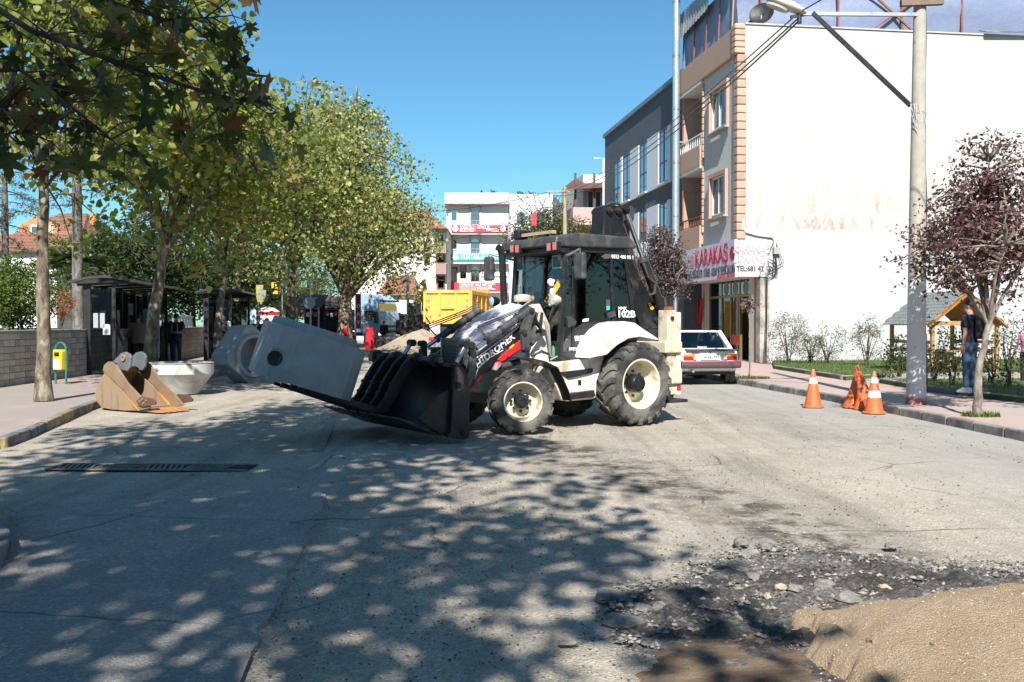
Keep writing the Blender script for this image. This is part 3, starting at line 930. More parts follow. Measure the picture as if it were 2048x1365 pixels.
# balconies
for (pt, pb, rl, nm) in (((1402, 290), (1402, 331), 267, 'upper'), ((1402, 451), (1402, 495), 432, 'lower')):
    zt, zz0 = RB.px(*pt, 'x', -.08).z, RB.px(*pb, 'x', -.08).z
    zr = RB.px(1402, rl, 'x', -.08).z
    bal = empty('balcony', rest)
    MB().box(-.12, .05, bx + .02, DEP + .05, zz0, zt).box(.05, 1.35, DEP - .05, DEP + .05, zz0, zt).build('parapet_panel', M_PEACH, bal, bevel=.015)
    MB().box(-.1, 1.35, bx + .03, DEP + .03, zz0 - .1, zz0 + .04).build('floor_slab', M_WHITE, bal)
    rail = MB(); rail.bar((-.04, bx + .05, zr), (-.04, DEP, zr), .05, .05).bar((-.04, bx + .05, zt + .06), (-.04, DEP, zt + .06), .03, .03)
    for k in range(13):
        y = bx + .08 + k * (DEP - bx - .12) / 12
        rail.bar((-.04, y, zt), (-.04, y, zr), .022, .022)
    rail.build('railing', M_RUST if nm == 'lower' else M_PVC, bal)
    a = zt + .02
    pvc_window(bal, 1.2, (bx + .35, bx + 1.25, zt - .2, zt + 1.45), name='balcony_door', mull=(.5,))
    MB().box(1.15, 1.19, bx + 1.35, bx + 2.0, zt - .9, zt + 1.4).build('door_leaf', M_PVC, bal)
    MB().tube([(.0, DEP - .25, zt), (.0, DEP - .25, zt + 1.75)], .03, 8).build('post', M_RUST, bal)
lb_ = MB(); zz_ = RB.px(1375, 385, 'x', 0.2).z
for k in range(3): lb_.bar((.1 + .25 * k, bx + .15, zz_), (.1 + .25 * k, DEP - .1, zz_), .02, .02)
lb_.build('laundry_rack', M_RUST, rest)
# attic: wind-torn tarpaulin walls, steel posts, corrugated roof
att = empty('attic', rest)
za = zb1
def wav(y0, y1, z0, z1, x, n, amp, seed):
    mb = MB(); r_ = random.Random(seed); m = 8
    vs, fs = [], []
    for i in range(n + 1):
        for j in range(m + 1):
            t = i / n; s_ = j / m
            vs.append((x + amp * hnoise(t * 4 + seed, s_ * 2, seed) * math.sin(math.pi * s_), y0 + (y1 - y0) * t, z0 + (z1 - z0) * s_))
    fs = [(i * (m + 1) + j, (i + 1) * (m + 1) + j, (i + 1) * (m + 1) + j + 1, i * (m + 1) + j + 1) for i in range(n) for j in range(m)]
    mb.v = vs; mb.f = fs
    return mb
wav(0.35, DEP - .1, za - .1, za + 1.9, .12, 22, .05, 2).build('tarpaulin', M_TARP, att, smooth=180)
mb = MB()
m2 = wav(0.15, 22, Ztop, Ztop + 2.6, .9, 60, .06, 4)
m2.v = [(y, 1.0 + (x - .9) * 2.2, z) for x, y, z in m2.v]
m2.build('tarpaulin', M_TARP, att, smooth=180)
for k in range(5):
    y = .5 + k * 1.45
    MB().bar((.03, y + .25, za), (.03, y, za + 1.95), .05, .05).build('post', M_RUST if k else M_PEACH, att)
for x in (1.2, 4.3, 6.9, 9.4, 13.0, 17):
    MB().bar((x, .85, Ztop), (x, .85, Ztop + 2.7), .07, .07).build('post', M_RUST, att)
MB().bar((5.4, .8, Ztop + .1), (7.6, .8, Ztop + 1.6), .07, .07).bar((7.6, .8, Ztop + .1), (5.6, .8, Ztop + 1.7), .07, .07).build('brace', M_RUST, att)
cor = MB()
def corr(mb, x0, x1, y0, y1, zf, n, amp=.03):
    vs = []; fs = []
    for i in range(n + 1):
        y = y0 + (y1 - y0) * i / n
        for x in (x0, x1): vs.append((x, y, zf(x, y) + amp * math.sin(i * 1.57)))
    fs = [(2 * i, 2 * i + 1, 2 * i + 3, 2 * i + 2) for i in range(n)]
    mb.add(vs, fs)
# drooping fascia of corrugated sheet on the street side, then the roof
vs = []; n = 80
for i in range(n + 1):
    y = .2 + (DEP) * i / n
    xo = -.02 + .03 * math.sin(i * 1.57)
    drop = .55 if y < 3 else .85
    vs += [(xo, y, za + 2.55), (xo - .12, y, za + 2.55 - drop - .3 * y / DEP)]
cor.add(vs, [(2 * i, 2 * i + 1, 2 * i + 3, 2 * i + 2) for i in range(n)])
cor.build('corrugated_fascia', M_CORR, att, smooth=180)
cor = MB(); corr(cor, -.35, 23, .3, 6.3, lambda x, y: Ztop + 2.85 + .12 * (y - 1), 110); cor.build('corrugated_roof', M_CORR, att)
MB().tube([(-.02, 1.2, za + 2.2), (-.45, 1.1, za + 2.15)], .09, 10).build('vent_pipe', M_RUST, att)
# slanted hatch on the coping and dish
MB().bar((9.7, -.02, Ztop + .15), (12.3, -.02, Ztop + .25), .5, .03, (0, -.4, 1)).build('hatch', mat('hatch_dark', (.12, .115, .1), .5, dirt=(.3, .3, .27)), rest)
dM = Matrix.Translation((1.05, .4, Ztop + .55)) @ Euler((R(70), 0, R(-35))).to_matrix().to_4x4()
MB().lathe([(0, -.08), (.2, -.06), (.36, -.01), (.45, .05), (.46, .04), (.36, -.03), (.2, -.085), (0, -.105)], 24, dM).build('satellite_dish', M_DARK, rest, smooth=True)
MB().bar((1.05, .4, Ztop), (1.05, .45, Ztop + .5), .05, .05).build('dish_post', M_GALV, rest)
# pipe and meter box on the wall, cables at the corner
mb = MB()
pts = [RB.px(a, b, 'y', -.06) for a, b in ((1487, 440), (1487, 458), (1493, 464), (1515, 470), (1545, 474), (1549, 480), (1549, 500))]
mb.tube(pts, .05, 8).build('drain_pipe', M_WHITE, rest, smooth=True)
a = RB.px(1553, 498, 'y', -.1)
MB().box(a.x - .12, a.x + .12, -.16, -.002, a.z - .2, a.z + .05).build('meter_box', mat('meter_green', (.28, .32, .27), .6), rest, bevel=.01)
rc = random.Random(2)
mb = MB()
for k in range(7):
    p0 = RB.px(1549, 480, 'y', -.08); p1 = RB.px(1527 + k * 3, 545 - 6 * (k % 3), 'y', -.1)
    mid = (p0 + p1) / 2 + Vector((rc.uniform(-.5, .6), -.05, rc.uniform(-.9, -.2)))
    mb.tube([p0, (p0 * 2 + mid) / 3, mid, (p1 * 2 + mid) / 3 + Vector((0, 0, -.1)), p1], .012, 5)
for k in range(3):
    c0 = RB.px(1536, 538, 'y', -.1)
    mb.tube([c0 + Vector((.3 * math.cos(t) * (1 + .1 * k), 0, .35 * math.sin(t))) for t in np.linspace(0, 6.2, 14)], .011, 5)
p0 = RB.px(1530, 545, 'y', -.12); p1 = RB.px(1527, 725, 'y', -.12)
for k in range(3): mb.tube([p0 + Vector((.05 * k, 0, 0)), (p0 + p1) / 2 + Vector((rc.uniform(-.05, .1), -.02, 0)), p1 + Vector((.05 * k, 0, 0))], .014, 5)
mb.build('wall_cables', M_BLACK, rest)
# sign round the corner
sg = empty('sign', rest)
zs0, zs1 = Zsb, Zslab + .02
MB().box(-.16, -.03, -.1, DEP - .5, zs0, zs1).build('sign_board', M_SIGN, sg)
sr = RB.px(1535, 520, 'y', -.1)
MB().box(-.02, sr.x, -.12, -.003, zs0 + .01, zs1 - .02).build('sign_board', mat('old_sign', (.42, .415, .41), .6, var=.04), sg)
ROTF = mat_rot((0, -1, 0), (0, 0, 1), (-1, 0, 0))      # letters read along the street front
c = RB.px(1425, 514, 'x', -.17)
a0 = RB.px(1391, 519, 'x', -.17); a1 = RB.px(1456, 500, 'x', -.17)
text('lettering', 'KARAKAŞ', M_MAROON, sg, (-.165, (a0.y + a1.y) / 2, c.z), ROTF, .95, .004, .012, fit=abs(a1.y - a0.y))
a0 = RB.px(1381, 549, 'x', -.17); a1 = RB.px(1471, 537, 'x', -.17); zz_ = RB.px(1440, 543, 'x', -.17).z
text('lettering', 'CORBA KÖFTE - DÖNER - KEBAP VE YEMEK SALONU', M_NAVYL, sg, (-.165, (a0.y + a1.y) / 2, zz_), ROTF, .46, .004, .002, fit=abs(a1.y - a0.y) * .98)
a0 = RB.px(1434, 558, 'x', -.17)
text('lettering', '0264 681 42 15 - 0536 274 39 91', M_MAROON, sg, (-.165, RB.px(1452, 552, 'x', -.17).y, RB.px(1452, 552.5, 'x', -.17).z), ROTF, .2, .004, .001, fit=abs(RB.px(1434, 555, 'x', -.17).y - RB.px(1470, 551, 'x', -.17).y))
for px_, py_, r_ in ((1464.5, 507, .26), (1384, 524, .26)):
    c = RB.px(px_, py_, 'x', -.17)
    Md = Matrix.Translation((-.166, c.y, c.z)) @ Euler((0, R(-90), 0)).to_matrix().to_4x4()
    MB().lathe([(0, 0), (r_ * .55, .003), (r_ * .55, .001), (r_ * .75, .001), (r_ * .75, .003), (r_, .003), (r_, 0)], 24, Md).build('emblem', M_MAROON if px_ > 1400 else mat('faded_red', (.5, .25, .27), .6), sg)
ROTS = mat_rot((1, 0, 0), (0, 0, 1), (0, -1, 0))
p = RB.px(1503, 500, 'y', -.125); text('lettering', 'KARAKAŞ', M_FADED, sg, p, ROTS, .42, .003, .008, sx=.75, shear=.25)
p = RB.px(1503, 520, 'y', -.125); text('lettering', 'LOKANTA', M_FADED, sg, p, ROTS, .40, .003, .006, sx=.75, shear=.25)
p = RB.px(1508, 538.5, 'y', -.125); text('lettering', 'TEL:681 42 15', M_NAVYL, sg, p, ROTS, .27, .003, .006, sx=.85)
# shop front, set back under the overhang
SX = 1.02
def sy(px): return RB.px(px, 640, 'x', SX).y
def sz(px, py): return RB.px(px, py, 'x', SX).z
shop = empty('shop_front', rest)
zt = Zsb + .02; ztr = sz(1478, 592); 
MB().box(2.6, 2.7, .3, DEP, .12, zt).build('back_wall', mat('shop_inside', (.16, .13, .1), .9), shop)
MB().box(SX, 2.6, .31, DEP, .05, .16).build('threshold', M_CONC, shop)
frame_x = [1419, 1443, 1461, 1479, 1503]
for px_ in frame_x:
    MB().box(SX, SX + .1, sy(px_) - .05, sy(px_) + .05, .16, zt).build('mullion', M_GOLD, shop)
MB().box(SX + .003, SX + .09, sy(1503), sy(1419), ztr - .05, ztr + .05).build('transom', M_GOLD, shop)
for a, b in zip(frame_x[:-1], frame_x[1:]):
    MB().box(SX + .04, SX + .05, sy(b) + .05, sy(a) - .05, ztr + .05, zt).build('pane', M_PANEC, shop)
    if b != 1503:
        MB().box(SX + .041, SX + .051, sy(b) + .05, sy(a) - .05, .17, ztr - .05).build('pane', M_PANEC, shop)
M_ORANGE = mat('orange_reflection', (.68, .36, .08), .7, var=.15, scale=3)  # orange boards imitate yellow reflections in the shop panes
M_POSTW = mat('poster_white', (.66, .67, .66), .6); M_TEAL = mat('teal_print', (.05, .26, .28), .6, var=.4, scale=6)
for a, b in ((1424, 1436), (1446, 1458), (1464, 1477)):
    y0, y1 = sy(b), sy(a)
    MB().box(SX + .14, SX + .16, y0, y1, sz(a, 660), ztr - .12).build('reflection_board', M_ORANGE, shop)
for a, b in ((1445, 1459), (1463, 1477), (1481, 1501)):
    y0, y1 = sy(b), sy(a)
    MB().box(SX + .015, SX + .03, y0, y1, ztr + .07, zt - .1).build('poster', M_POSTW, shop)
    Md = Matrix.Translation((SX + .014, (y0 + y1) / 2, (ztr + zt) / 2)) @ Euler((0, R(-90), 0)).to_matrix().to_4x4()
    MB().lathe([(0, 0), (.3, .002), (.3, 0)], 9, Md).build('food_picture', M_TEAL, shop)
MB().box(SX + .012, SX + .03, sy(1477), sy(1463), sz(1470, 690), sz(1470, 670)).build('notice', M_RED, shop)
MB().box(SX - .12, SX + .25, sy(1514), sy(1504), .12, zt).build('pillar', plaster('pillar_plaster', (.55, .5, .45), (.35, .3, .26), .4), shop)
MB().box(SX + .3, SX + .4, .31, sy(1514), .12, zt).build('side_door', mat('grey_door', (.22, .22, .24), .6), shop)
MB().box(GX - .25, GX + .12, -.09, .31, .12, Zsb).build('corner_column', mat('worn_column', (.38, .34, .3), .9, var=.25, bstr=.6, bscale=20, dirt=(.2, .18, .16), dirt_amt=.5), shop, bevel=.03)
for px_ in (1405, 1411, 1416):
    MB().cyl((SX + .05, sy(px_), .12), (SX + .05, sy(px_), zt), .09, n=12).build('half_column', plaster('column_plaster', (.5, .44, .37), (.35, .3, .26), .3), shop, smooth=True)
MB().box(SX + .1, SX + .3, sy(1404), sy(1384), .12, zt).build('brown_wall', mat('brown_wall', (.26, .17, .13), .85), shop)
MB().box(SX + .12, SX + .3, sy(1383.5), DEP - .1, .12, zt).build('side_wall', mat('brown_wall2', (.2, .15, .12), .85), shop)
MB().box(SX + .02, SX + .1, sy(1382), sy(1362), sz(1372, 662), sz(1372, 585)).build('window_reflection', M_ORANGE, shop)  # coloured box imitating the yellow reflection in this window
MB().box(SX - .02, SX + .015, sy(1382), sy(1362), sz(1372, 662), sz(1372, 585)).build('pane', M_PANEC, shop)
# red pennant hanging like a V by the door
ba = [(1389, 597), (1395, 597), (1397, 632), (1401, 597), (1405, 597), (1400, 648), (1394, 650)]
pp = [(RB.px(a, b, 'x', SX - .15).y, RB.px(a, b, 'x', SX - .15).z) for a, b in ba]
MB().prism(pp, SX - .16, SX - .13, 'x').build('red_banner', M_RED, shop)

# big flue pipe on the far edge of the front
fl = RB.px(1352, 300, 'x', -.32)
fp = RB.w((-.32, fl.y, 0))
flue = thing('flue_pipe', 'tall pale blue metal flue pipe rising past the roofs', 'flue pipe', (fp.x, fp.y, 0), R(8.1))
M_FLUE = mat('flue_metal', (.42, .50, .54), .38, .6, var=.06)
mb = MB(); mb.tube([(0, 0, 3.3), (0, 0, 17.5)], .155, 20); mb.build('pipe', M_FLUE, flue, smooth=True)
for k in range(6):
    mb = MB(); mb.tube([(0, 0, 3.9 + 2.3 * k), (0, 0, 4.0 + 2.3 * k)], .168, 20); mb.build('joint_band', M_GALV, flue, smooth=True)
MB().box(0.15, .45, -.03, .03, 5, 5.06).box(.15, .45, -.03, .03, 9.4, 9.46).build('bracket', M_GALV, flue)
MB().cyl((0, 0, .1), (0, 0, 3.3), .09).build('foot', M_GALV, flue)

# ---------------- anthracite building
an = thing('dark_building', 'dark slate grey modern block with white panels between tall windows', 'building', (8.3, 35.0, 0), R(8.1))
M_SLATE = mat('slate_render', (.075, .092, .112), .8, var=.12, scale=1.2, bstr=.15)
M_PANELW = mat('white_panel', (.62, .65, .72), .6, var=.04)
AX = .25
y0, y1 = DEP + .35, RB.px(1210, 300, 'x', AX).y
zr = RB.px(1210, 277, 'x', AX).z
MB().box(AX, 12, y0, y1, 0, zr).build('wall', M_SLATE, an)
MB().box(AX - .12, 12.1, y0 - .03, y1 + .1, zr + .002, zr + .22).build('roof_edge', mat('slate_trim', (.13, .2, .29), .5), an)
for rows, ztp, zbt in ((0, (1321, 265), (1339, 362)), (1, (1321, 409), (1335, 510))):
    za_, zb_ = RB.px(*zbt, 'x', AX).z, RB.px(*ztp, 'x', AX).z
    xs = [(1230, 1243), (1248, 1263), (1281, 1297), (1321, 1338)]
    for i, (a, b) in enumerate(xs):
        if rows and i < 2 and False: continue
        ya, yb = RB.px(b, 300, 'x', AX).y, RB.px(a, 300, 'x', AX).y
        w = empty('window', an)
        MB().box(AX - .03, AX - .02, ya, yb, za_, zb_).build('pane', M_PANE, w)
        mb = MB(); mb.box(AX - .06, AX + .02, ya, ya + .07, za_, zb_).box(AX - .06, AX + .02, yb - .07, yb, za_, zb_).box(AX - .058, AX + .02, ya + .07, yb - .07, zb_ - .07, zb_).box(AX - .058, AX + .02, ya + .07, yb - .07, za_, za_ + .07).box(AX - .057, AX + .02, ya + .07, yb - .07, za_ + (zb_ - za_) * .38, za_ + (zb_ - za_) * .38 + .06)
        mb.box(AX - .056, AX + .02, (ya + yb) / 2 - .03, (ya + yb) / 2 + .03, za_ + .07, zb_ - .07)
        mb.build('frame', mat('dark_frame', (.03, .035, .04), .4), w)
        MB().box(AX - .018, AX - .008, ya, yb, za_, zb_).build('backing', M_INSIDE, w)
        MB().box(AX - .2, AX - .001, ya - .05, yb + .05, za_ - .08, za_ - .001).build('sill', M_PANELW, w)
    for a, b in ((1243.6, 1247.4), (1263.6, 1280.4), (1297.6, 1320.4), (1338.6, 1344)):
        ya, yb = RB.px(b, 300, 'x', AX).y, RB.px(a, 300, 'x', AX).y
        MB().box(AX - .1, AX - .002, ya, yb, za_ - .08, zb_ + .02).build('panel', M_PANELW, an)
MB().tube([(AX - .12, y1 - .15, 0), (AX - .12, y1 - .15, zr - 1.2), (AX - .7, y1 - .15, zr - 1.25)], .06, 8).build('gutter_pipe', M_WHITE, an)
for k in range(4):
    ya = y0 + 1.0 + k * 3.1
    MB().box(AX - .05, AX - .002, ya, ya + 2.4, .1, 3.0).build('shop_shutter', M_DARK, an)

# ---------------- house with pink balcony and brown eaves
M_TILE = mat('roof_tile', (.26, .125, .085), .85, var=.3, scale=6, bstr=.6, bscale=10, per_obj=.2)
M_CREAM = plaster('cream_wall', (.55, .52, .48), (.35, .32, .28), .5)
M_PINK = plaster('pink_wall', (.55, .28, .27), (.6, .5, .46), .8, 1.5)
M_OCHRE = mat('ochre_wall', (.5, .36, .08), .85)
M_BROWNW = mat('brown_wood', (.12, .055, .04), .7)
YH = 68.0
hx0 = V(1156, 470, YH).x; hp = thing('balcony_house', 'narrow old house with flaking pink balcony under deep brown eaves', 'house', (hx0, YH, 0), R(8.1))
def hz(py): return V(1170, py, YH).z
MB().box(0, 8, .6, 9, 0, hz(452)).build('lower_wall', M_OCHRE, hp)
MB().box(.55, 8, .8, 9, hz(452), hz(345)).build('upper_wall', M_CREAM, hp)
bal = empty('balcony', hp)
wbal = V(1207, 440, YH).x - V(1141, 440, YH).x
bx0 = V(1141, 440, YH).x - hx0
MB().box(bx0, bx0 + wbal, -.9, -.75, hz(448), hz(418)).box(bx0, bx0 + .15, -.749, 1.4, hz(448), hz(418)).build('parapet_panel', M_PINK, bal)
MB().box(bx0, bx0 + wbal, -.9, 1.4, hz(452), hz(448)).build('floor_slab', M_CREAM, bal)
for xx in (bx0 + .1, bx0 + wbal * .62):
    MB().box(xx, xx + .14, -.88, -.77, hz(418), hz(350)).build('post', M_BROWNW, bal)
mb = MB()
e0, e1 = bx0 - .9, bx0 + wbal + 5
mb.add([(e0, -1.6, hz(384)), (e1, -1.6, hz(366)), (e1, 3.5, hz(335)), (e0 + 2.0, 3.5, hz(342)),
        (e0, -1.6, hz(387)), (e1, -1.6, hz(369)), (e1, 3.5, hz(338)), (e0 + 2.0, 3.5, hz(345))],
       [(0, 1, 2, 3), (7, 6, 5, 4), (0, 4, 5, 1), (3, 2, 6, 7), (0, 3, 7, 4)])
mb.build('roof', M_BROWNW, hp)
for k, px_ in enumerate((1183, 1199)):
    a = V(px_, 375, YH + .9); w = empty('window', hp)
    MB().box(a.x - hx0 - .2, a.x - hx0 + .25, .7, .79, hz(417), hz(378)).build('frame', M_PVC, w)
    MB().box(a.x - hx0 - .13, a.x - hx0 + .18, .68, .695, hz(415), hz(381)).build('pane', M_PANE, w)

# ---------------- municipal building with the party signs
YM = 100.0
mx0 = V(893, 600, YM).x
mun = thing('municipal_building', 'grey four storey office block with red and teal sign bands', 'building', (mx0, YM, 0), 0)
def mx(px): return V(px, 600, YM).x - mx0
def mz(py): return V(950, py, YM).z
M_MWALL = plaster('pale_wall', (.62, .61, .58), (.42, .4, .37), .4)
M_GRAN = mat('speckled_granite', (.36, .36, .36), .7, var=.55, scale=9, detail=8)
MB().box(0, mx(1017), 0, 12, 0, mz(410)).build('wall', M_MWALL, mun)
MB().box(-.15, mx(1017) + .05, -1.0, 12, mz(411), mz(388)).build('parapet', M_GRAN, mun, bevel=.05)
for (a, b) in ((466, 471), (522, 529), (580, 586)):
    MB().box(-.1, mx(1017), -1.1, -.001, mz(b), mz(a)).build('balcony_slab', M_MWALL, mun)
for (a, b) in ((453, 466), (510, 522), (567, 580)):
    MB().box(-.1, mx(1017), -1.1, -.98, mz(b) + .001, mz(a)).build('balcony_front', M_GRAN, mun)
for a, b in ((444, 453), (500, 510)):
    mb = MB()
    for z_ in (mz(a), mz((a + b) / 2)): mb.bar((0, -1.05, z_), (mx(1015), -1.05, z_), .04, .04)
    for k in range(9): mb.bar((mx(1015) * k / 8, -1.05, mz(b)), (mx(1015) * k / 8, -1.05, mz(a)), .03, .03)
    mb.build('railing', M_GALV, mun)
for px_ in (939, 960):
    for a, b in ((411, 466), (471, 522), (529, 580)):
        MB().box(mx(px_), mx(px_ + 3), -.12, -.001, mz(b), mz(a)).build('granite_strip', M_GRAN, mun)
def arch_window(par, x0, x1, z0, z1, y=-.03):
    w = empty('window', par)
    r_ = (x1 - x0) / 2; cx_ = (x0 + x1) / 2; zs_ = z1 - r_
    pts = [(x0, z0), (x1, z0)] + [(cx_ + r_ * math.cos(t), zs_ + r_ * math.sin(t)) for t in np.linspace(0, math.pi, 9)]
    MB().prism(pts, y, y + .028, 'y').build('pane', M_PANE, w)
    MB().prism(pts, y + .029, y + .0295, 'y').build('backing', M_INSIDE, w)
    mb = MB(); t_ = .07
    mb.box(cx_ - .04, cx_ + .04, y - .04, y - .001, z0, zs_).box(x0, x1, y - .042, y - .001, zs_ - .05, zs_ + .05).box(x0 - .03, x0 + t_, y - .041, y - .001, z0, zs_ - .05).box(x1 - t_, x1 + .03, y - .041, y - .001, z0, zs_ - .05)
    mb.build('frame', M_BROWNW, w)
def sq_window(par, x0, x1, z0, z1, y=-.03, fm=M_PVC):
    w = empty('window', par)
    MB().box(x0 + .08, x1 - .08, y, y + .02, z0 + .08, z1 - .08).build('pane', M_PANE, w)
    MB().box(x0 + .08, x1 - .08, y + .021, y + .028, z0 + .08, z1 - .08).build('backing', M_INSIDE, w)
    mb = MB(); mb.box(x0, x0 + .12, y - .05, y + .025, z0, z1).box(x1 - .12, x1, y - .05, y + .025, z0, z1).box(x0 + .12, x1 - .12, y - .05, y + .025, z1 - .12, z1).box(x0 + .12, x1 - .12, y - .05, y + .025, z0, z0 + .12)
    mb.build('frame', fm, w)
for a, b in ((421, 444), (478, 501)): sq_window(mun, mx(901), mx(916), mz(b), mz(a))
for a, b in ((422, 449), (478, 506), (534, 563)): arch_window(mun, mx(942), mx(958.5), mz(b), mz(a))
sq_window(mun, mx(901), mx(915), mz(566), mz(535), fm=M_BROWNW)
sq_window(mun, mx(918), mx(935), mz(560), mz(529))
MB().box(mx(919), mx(934), -.1, -.081, mz(545), mz(531)).build('poster', mat('poster_grey', (.2, .18, .2), .6, var=.6, scale=4), mun)
M_SRED = mat('sign_red', (.62, .035, .05), .5, var=.06); M_STEAL = mat('sign_teal', (.02, .36, .33), .5, var=.05)
ROTM = (R(90), 0, 0)
def msign(nm, a, b, c, d, m):
    MB().box(mx(a), mx(b), -1.26, -1.12, mz(d), mz(c)).build(nm, m, mun)
msign('sign_board', 905, 1016, 453, 467, M_SRED); msign('sign_board', 905, 1016, 509.5, 523, M_STEAL); msign('sign_board', 905, 1016, 567, 582, M_SRED)
def mtext(s, px, py, size, m, bold=.006, w=30, shear=0.0, y=-1.27):
    text('lettering', s, m, mun, (mx(px), y, mz(py)), ROTM, size, .006, bold, fit=mx(w) - mx(0), shear=shear)
mtext('SÖĞÜTLÜ', 935, 457.3, .46, M_WHITE, w=26); mtext('BELEDİYESİ', 935, 463.5, .46, M_WHITE, w=28)
mtext('GENÇLİK', 967, 457.5, .46, M_WHITE, w=26, shear=.3); mtext('MERKEZİ', 985, 463.3, .46, M_WHITE, w=26, shear=.3)
MB().box(mx(951), mx(951.6), -1.275, -1.261, mz(465), mz(455)).build('divider', M_WHITE, mun)
mtext('MUHTARLAR DERNEĞİ', 967, 516.5, .72, M_WHITE, .012, w=88)
mtext('CUMHURİYET HALK PARTİSİ', 951, 571.5, .44, M_WHITE, w=62); mtext('SÖĞÜTLÜ İLÇE BAŞKANLIĞI', 951, 578, .42, M_WHITE, w=62)
for px_, py_ in ((912.5, 460), (1007, 460), (912.5, 516.3)):
    Md = Matrix.Translation((mx(px_), -1.262, mz(py_))) @ Euler((R(90), 0, 0)).to_matrix().to_4x4()
    MB().lathe([(0, .012), (.31, .012), (.31, 0)], 20, Md).build('emblem', M_WHITE, mun)
# white sign with three black letters and the red arrow emblem
MB().box(mx(963), mx(1016), -.16, -.03, mz(553), mz(538)).build('sign_board', M_WHITE, mun)
MB().box(mx(964), mx(974), -.2, -.165, mz(549), mz(539)).build('emblem_field', M_SRED, mun)
mb = MB()
for k in range(6):
    t = R(20 + 24 * k); p0 = Vector((mx(966), -.205, mz(547.5)))
    mb.bar(p0, p0 + Vector((.42 * math.sin(t), 0, .42 * math.cos(t))), .02, .03, (0, 1, 0))
mb.build('emblem_rays', M_WHITE, mun)
mtext('CHP', 984, 545.5, .8, M_NAVYL, .03, w=16, y=-.165)
Md = Matrix.Translation((mx(985), -1.262, mz(574.5))) @ Euler((R(90), 0, 0)).to_matrix().to_4x4()
c_pts = [(math.cos(t) * .32, math.sin(t) * .32) for t in np.linspace(.6, 5.68, 16)] + [(.07 + math.cos(t) * .25, math.sin(t) * .25) for t in np.linspace(5.4, .88, 14)]
mb = MB(); mb.prism([(a + mx(987), b + mz(574.5)) for a, b in c_pts], -1.272, -1.261, 'y'); mb.build('crescent', M_WHITE, mun)
# right wing
MB().box(mx(1017) + .002, mx(1106), .6, 12, 0, mz(387)).build('wing_wall', M_MWALL, mun)
MB().prism([(mx(1106) + .01, 0.62), (mx(1126) + .6, 10), (mx(1106), 12)], 0, mz(388), 'z').build('side_wall', M_CONC, mun)
for a in (1018.5, 1028, 1068, 1087):
    MB().box(mx(a), mx(a + 4), .45, .599, 0, mz(390)).build('granite_strip', M_GRAN, mun)
for a, b in ((1034, 1051), (1073, 1085)):
    for c, d in ((422, 448), (480, 506)): arch_window(mun, mx(a), mx(b), mz(d), mz(c), y=.56)
rb_ = random.Random(3)
for k, px_ in enumerate((963, 986, 1037, 1043, 1061)):
    p = V(px_, 385, YM - .5)
    M_BIRD = mat('pigeon', (.06, .065, .075), .7)
    bm = bmesh.new()
    bmesh.ops.create_uvsphere(bm, u_segments=8, v_segments=6, radius=.16, matrix=Matrix.Translation((0, 0, .15)) @ Matrix.Diagonal((1.5, .7, .75, 1)))
    bmesh.ops.create_uvsphere(bm, u_segments=8, v_segments=6, radius=.075, matrix=Matrix.Translation((.2, 0, .31)))
    me = bpy.data.meshes.new('pigeon'); bm.to_mesh(me); bm.free()
    bird = thing('pigeon', ['pigeon perched leftmost on the grey block parapet', 'pigeon left of the wing on the grey block parapet', 'pigeon on the wing of the grey block, next to another', 'pigeon on the wing of the grey block, right of its neighbour', 'pigeon perched rightmost on the grey block'][k], 'bird', (p.x, YM + (.9 if px_ > 1017 else -.6), mz(388 if px_ < 1017 else 387)), rb_.uniform(0, 6), 'pigeons on the roof edge')
    obj('body', me, M_BIRD, bird, smooth=180)
    MB().prism([(-.2, .1), (-.42, .08), (-.42, .13), (-.2, .18)], -.05, .05, 'y').build('tail', M_BIRD, bird)
    MB().cyl((.03, .03, 0), (.03, .03, .08), .01, n=5).cyl((.03, -.03, 0), (.03, -.03, .08), .01, n=5).build('legs', M_RUST, bird)

# ---------------- block on the left of it, and low tiled roofs
YW = 92.0
wx0 = V(826, 600, YW).x
wb = thing('corner_block', 'white block with brown balconies and tiled roof beside the grey offices', 'building', (wx0, YW, 0), 0)
def wx(px): return V(px, 600, YW).x - wx0
def wz(py): return V(850, py, YW).z
M_WHITEW = plaster('white_wall', (.7, .69, .67), (.5, .47, .44), .3)
M_BROWNR = plaster('brown_render', (.3, .2, .18), (.22, .15, .13), .3)
MB().box(wx(700), wx(871), 0, 11, 0, wz(459)).build('wall', M_WHITEW, wb)
MB().box(wx(871) + .01, wx(892.5), .7, 11, 0, wz(459)).build('bay_wall', M_CREAM, wb)
for a, b in ((488, 507), (528, 549)):
    MB().box(wx(871) + .01, wx(893), -.35, .69, wz(b), wz(a)).build('balcony', M_BROWNR, wb)
for a, b, c, d in ((848, 861, 506, 530), (852, 862, 461, 482), (873, 889, 552, 578), (873, 889, 510, 527), (873, 889, 466, 486)):
    sq_window(wb, wx(a), wx(b), wz(d), wz(c), y=-.03 if a < 870 else .66, fm=M_BROWNW if c > 500 else M_PVC)
mb = MB(); rz_ = wz(459)
mb.add([(wx(690), -.9, rz_), (wx(896), -.9, rz_), (wx(896), 12, rz_), (wx(690), 12, rz_), (wx(720), 5, rz_ + 2.4), (wx(845), 5, rz_ + 2.4)],
       [(0, 1, 5, 4), (1, 2, 5), (2, 3, 4, 5), (3, 0, 4), (3, 2, 1, 0)])
mb.build('roof', M_TILE, wb)
